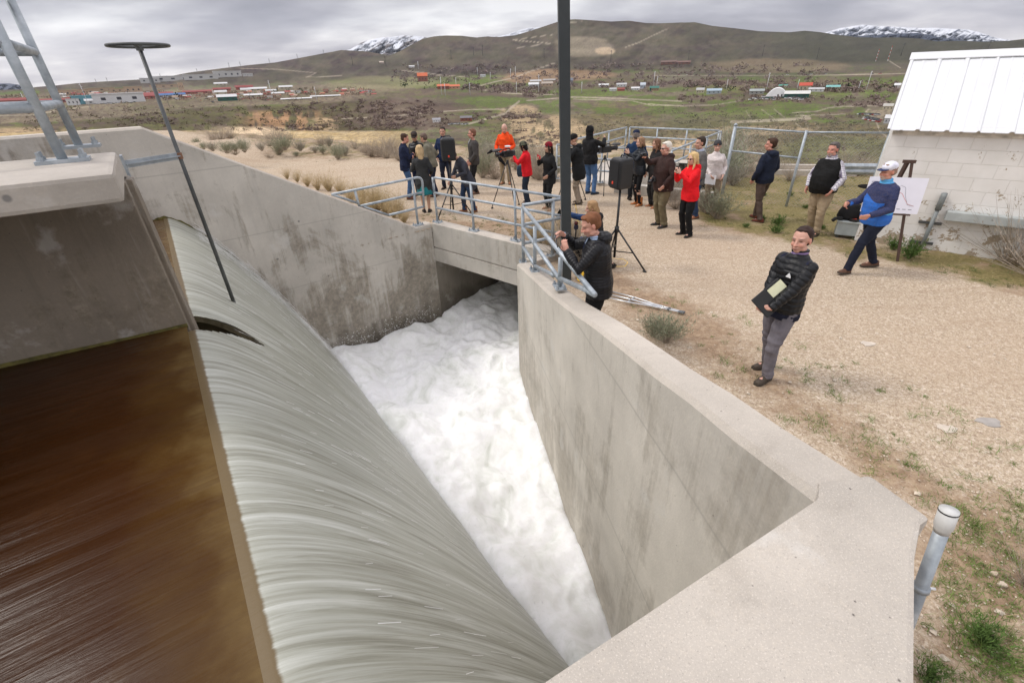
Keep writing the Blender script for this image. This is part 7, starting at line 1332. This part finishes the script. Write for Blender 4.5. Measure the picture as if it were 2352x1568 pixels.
# brush and trees of the valley, too many to count
def brush(name, n, pick, cols__, sz, label, quads=14, tall=1.0):
    V_ = []; C_ = []
    for i in range(n):
        u, v = pick(); 
        try: P, D = terr(u, v)
        except Exception: continue
        k = px2m(u, D); s0 = sz*k*rnd.uniform(.5, 1.5); c0_ = cols__[rnd.randrange(len(cols__))]
        for q in range(quads):
            c_ = P+Vector((rnd.gauss(0, s0*.55), rnd.gauss(0, s0*.55), abs(rnd.gauss(s0*.35, s0*.3))*tall)); a = rnd.uniform(0, 2*PI); e = rnd.uniform(-1, 1); x = Vector((math.cos(a), math.sin(a), 0))*s0*.24; y = Vector((-math.sin(a)*math.sin(e), math.cos(a)*math.sin(e), math.cos(e)))*s0*.24
            f_ = rnd.uniform(.75, 1.3)
            V_ += [tuple(c_-x-y), tuple(c_+x-y*.6), tuple(c_+x*.7+y), tuple(c_-x*.8+y*.8)]; C_ += [tuple(t*f_ for t in c0_)]*4
    m_ = NT(name); mt_ = m_.done(m_.attr(), .95, 0, None, .05); Fq = np.arange(len(V_)).reshape(-1, 4); tag(np_mesh(name, V_, Fq, mt_, None, False, np.array(C_)), label, 'brush', None, 'stuff')
BR_ = [(.17, .125, .115), (.22, .17, .155), (.14, .10, .09), (.19, .15, .115), (.26, .21, .18)]
def pk(boxes):
    ws = [(b[2]-b[0])*(b[3]-b[1])*b[4] for b in boxes]
    def f():
        for _ in range(12):
            b = rnd.choices(boxes, ws)[0]; u, v = rnd.uniform(b[0], b[2]), rnd.uniform(b[1], b[3]); d_ = float(fbm(np.array([u/16]), np.array([v/4.5]), 8, 5)[0])
            if d_ > .50+.04*rnd.random(): break
        return u, v
    return f
brush('brush', 1900, pk([(820, 232, 1000, 262, .8), (790, 256, 1040, 292, .6), (800, 262, 960, 300, .9), (1060, 258, 1260, 275, .6), (640, 236, 800, 262, .5), (1180, 300, 1290, 345, .6), (560, 288, 760, 302, .8), (300, 258, 420, 290, .5), (1500, 340, 2000, 400, .25), (1080, 268, 1230, 285, .6)]), BR_, 3.1, 'purple brown bare brush filling the ravine and bluffs')
brush('brush', 2200, pk([(1060, 196, 1260, 214, 1.2), (1280, 190, 1700, 202, 1.0), (1700, 188, 2060, 214, 1.0), (1560, 222, 1900, 236, .8), (1900, 222, 2040, 248, .9), (1200, 212, 1280, 224, .8), (1300, 200, 1500, 212, .4), (900, 150, 1300, 190, .25), (1300, 150, 1900, 188, .3)]), BR_, 3.6, 'bare brown trees and hedges around the valley farms', 12, 1.3)
brush('sagebrush_cover', 3600, pk([(1320, 262, 2040, 345, 1.0), (1080, 262, 1320, 330, .5), (1500, 240, 1760, 290, .4)]), [(.15, .145, .10), (.12, .115, .085), (.19, .18, .13)], 2.3, 'grey sagebrush dotted over the green benches', 5)
brush('brush', 900, pk([(120, 214, 700, 232, .8), (700, 205, 860, 220, .8), (0, 222, 300, 240, .6)]), [(.30, .21, .16), (.22, .16, .12), (.17, .14, .10)], 3.2, 'bare brown trees among the distant town buildings', 8, 1.4)
brush('evergreen_trees', 130, pk([(1060, 196, 1130, 206, 1), (900, 192, 1050, 206, .8), (1380, 186, 1460, 200, .8), (1560, 196, 1750, 212, .8), (1850, 198, 2050, 210, 1), (330, 218, 420, 228, .8), (620, 206, 700, 214, .6)]), [(.025, .04, .02), (.04, .055, .025)], 3.4, 'dark evergreen trees dotted among the valley houses', 12, 1.7)
brush('brush', 700, pk([(60, 245, 860, 300, 1)]), [(.12, .09, .07), (.10, .10, .05), (.14, .12, .07)], 3.2, 'low dark bushes over the left bluff face', 6)
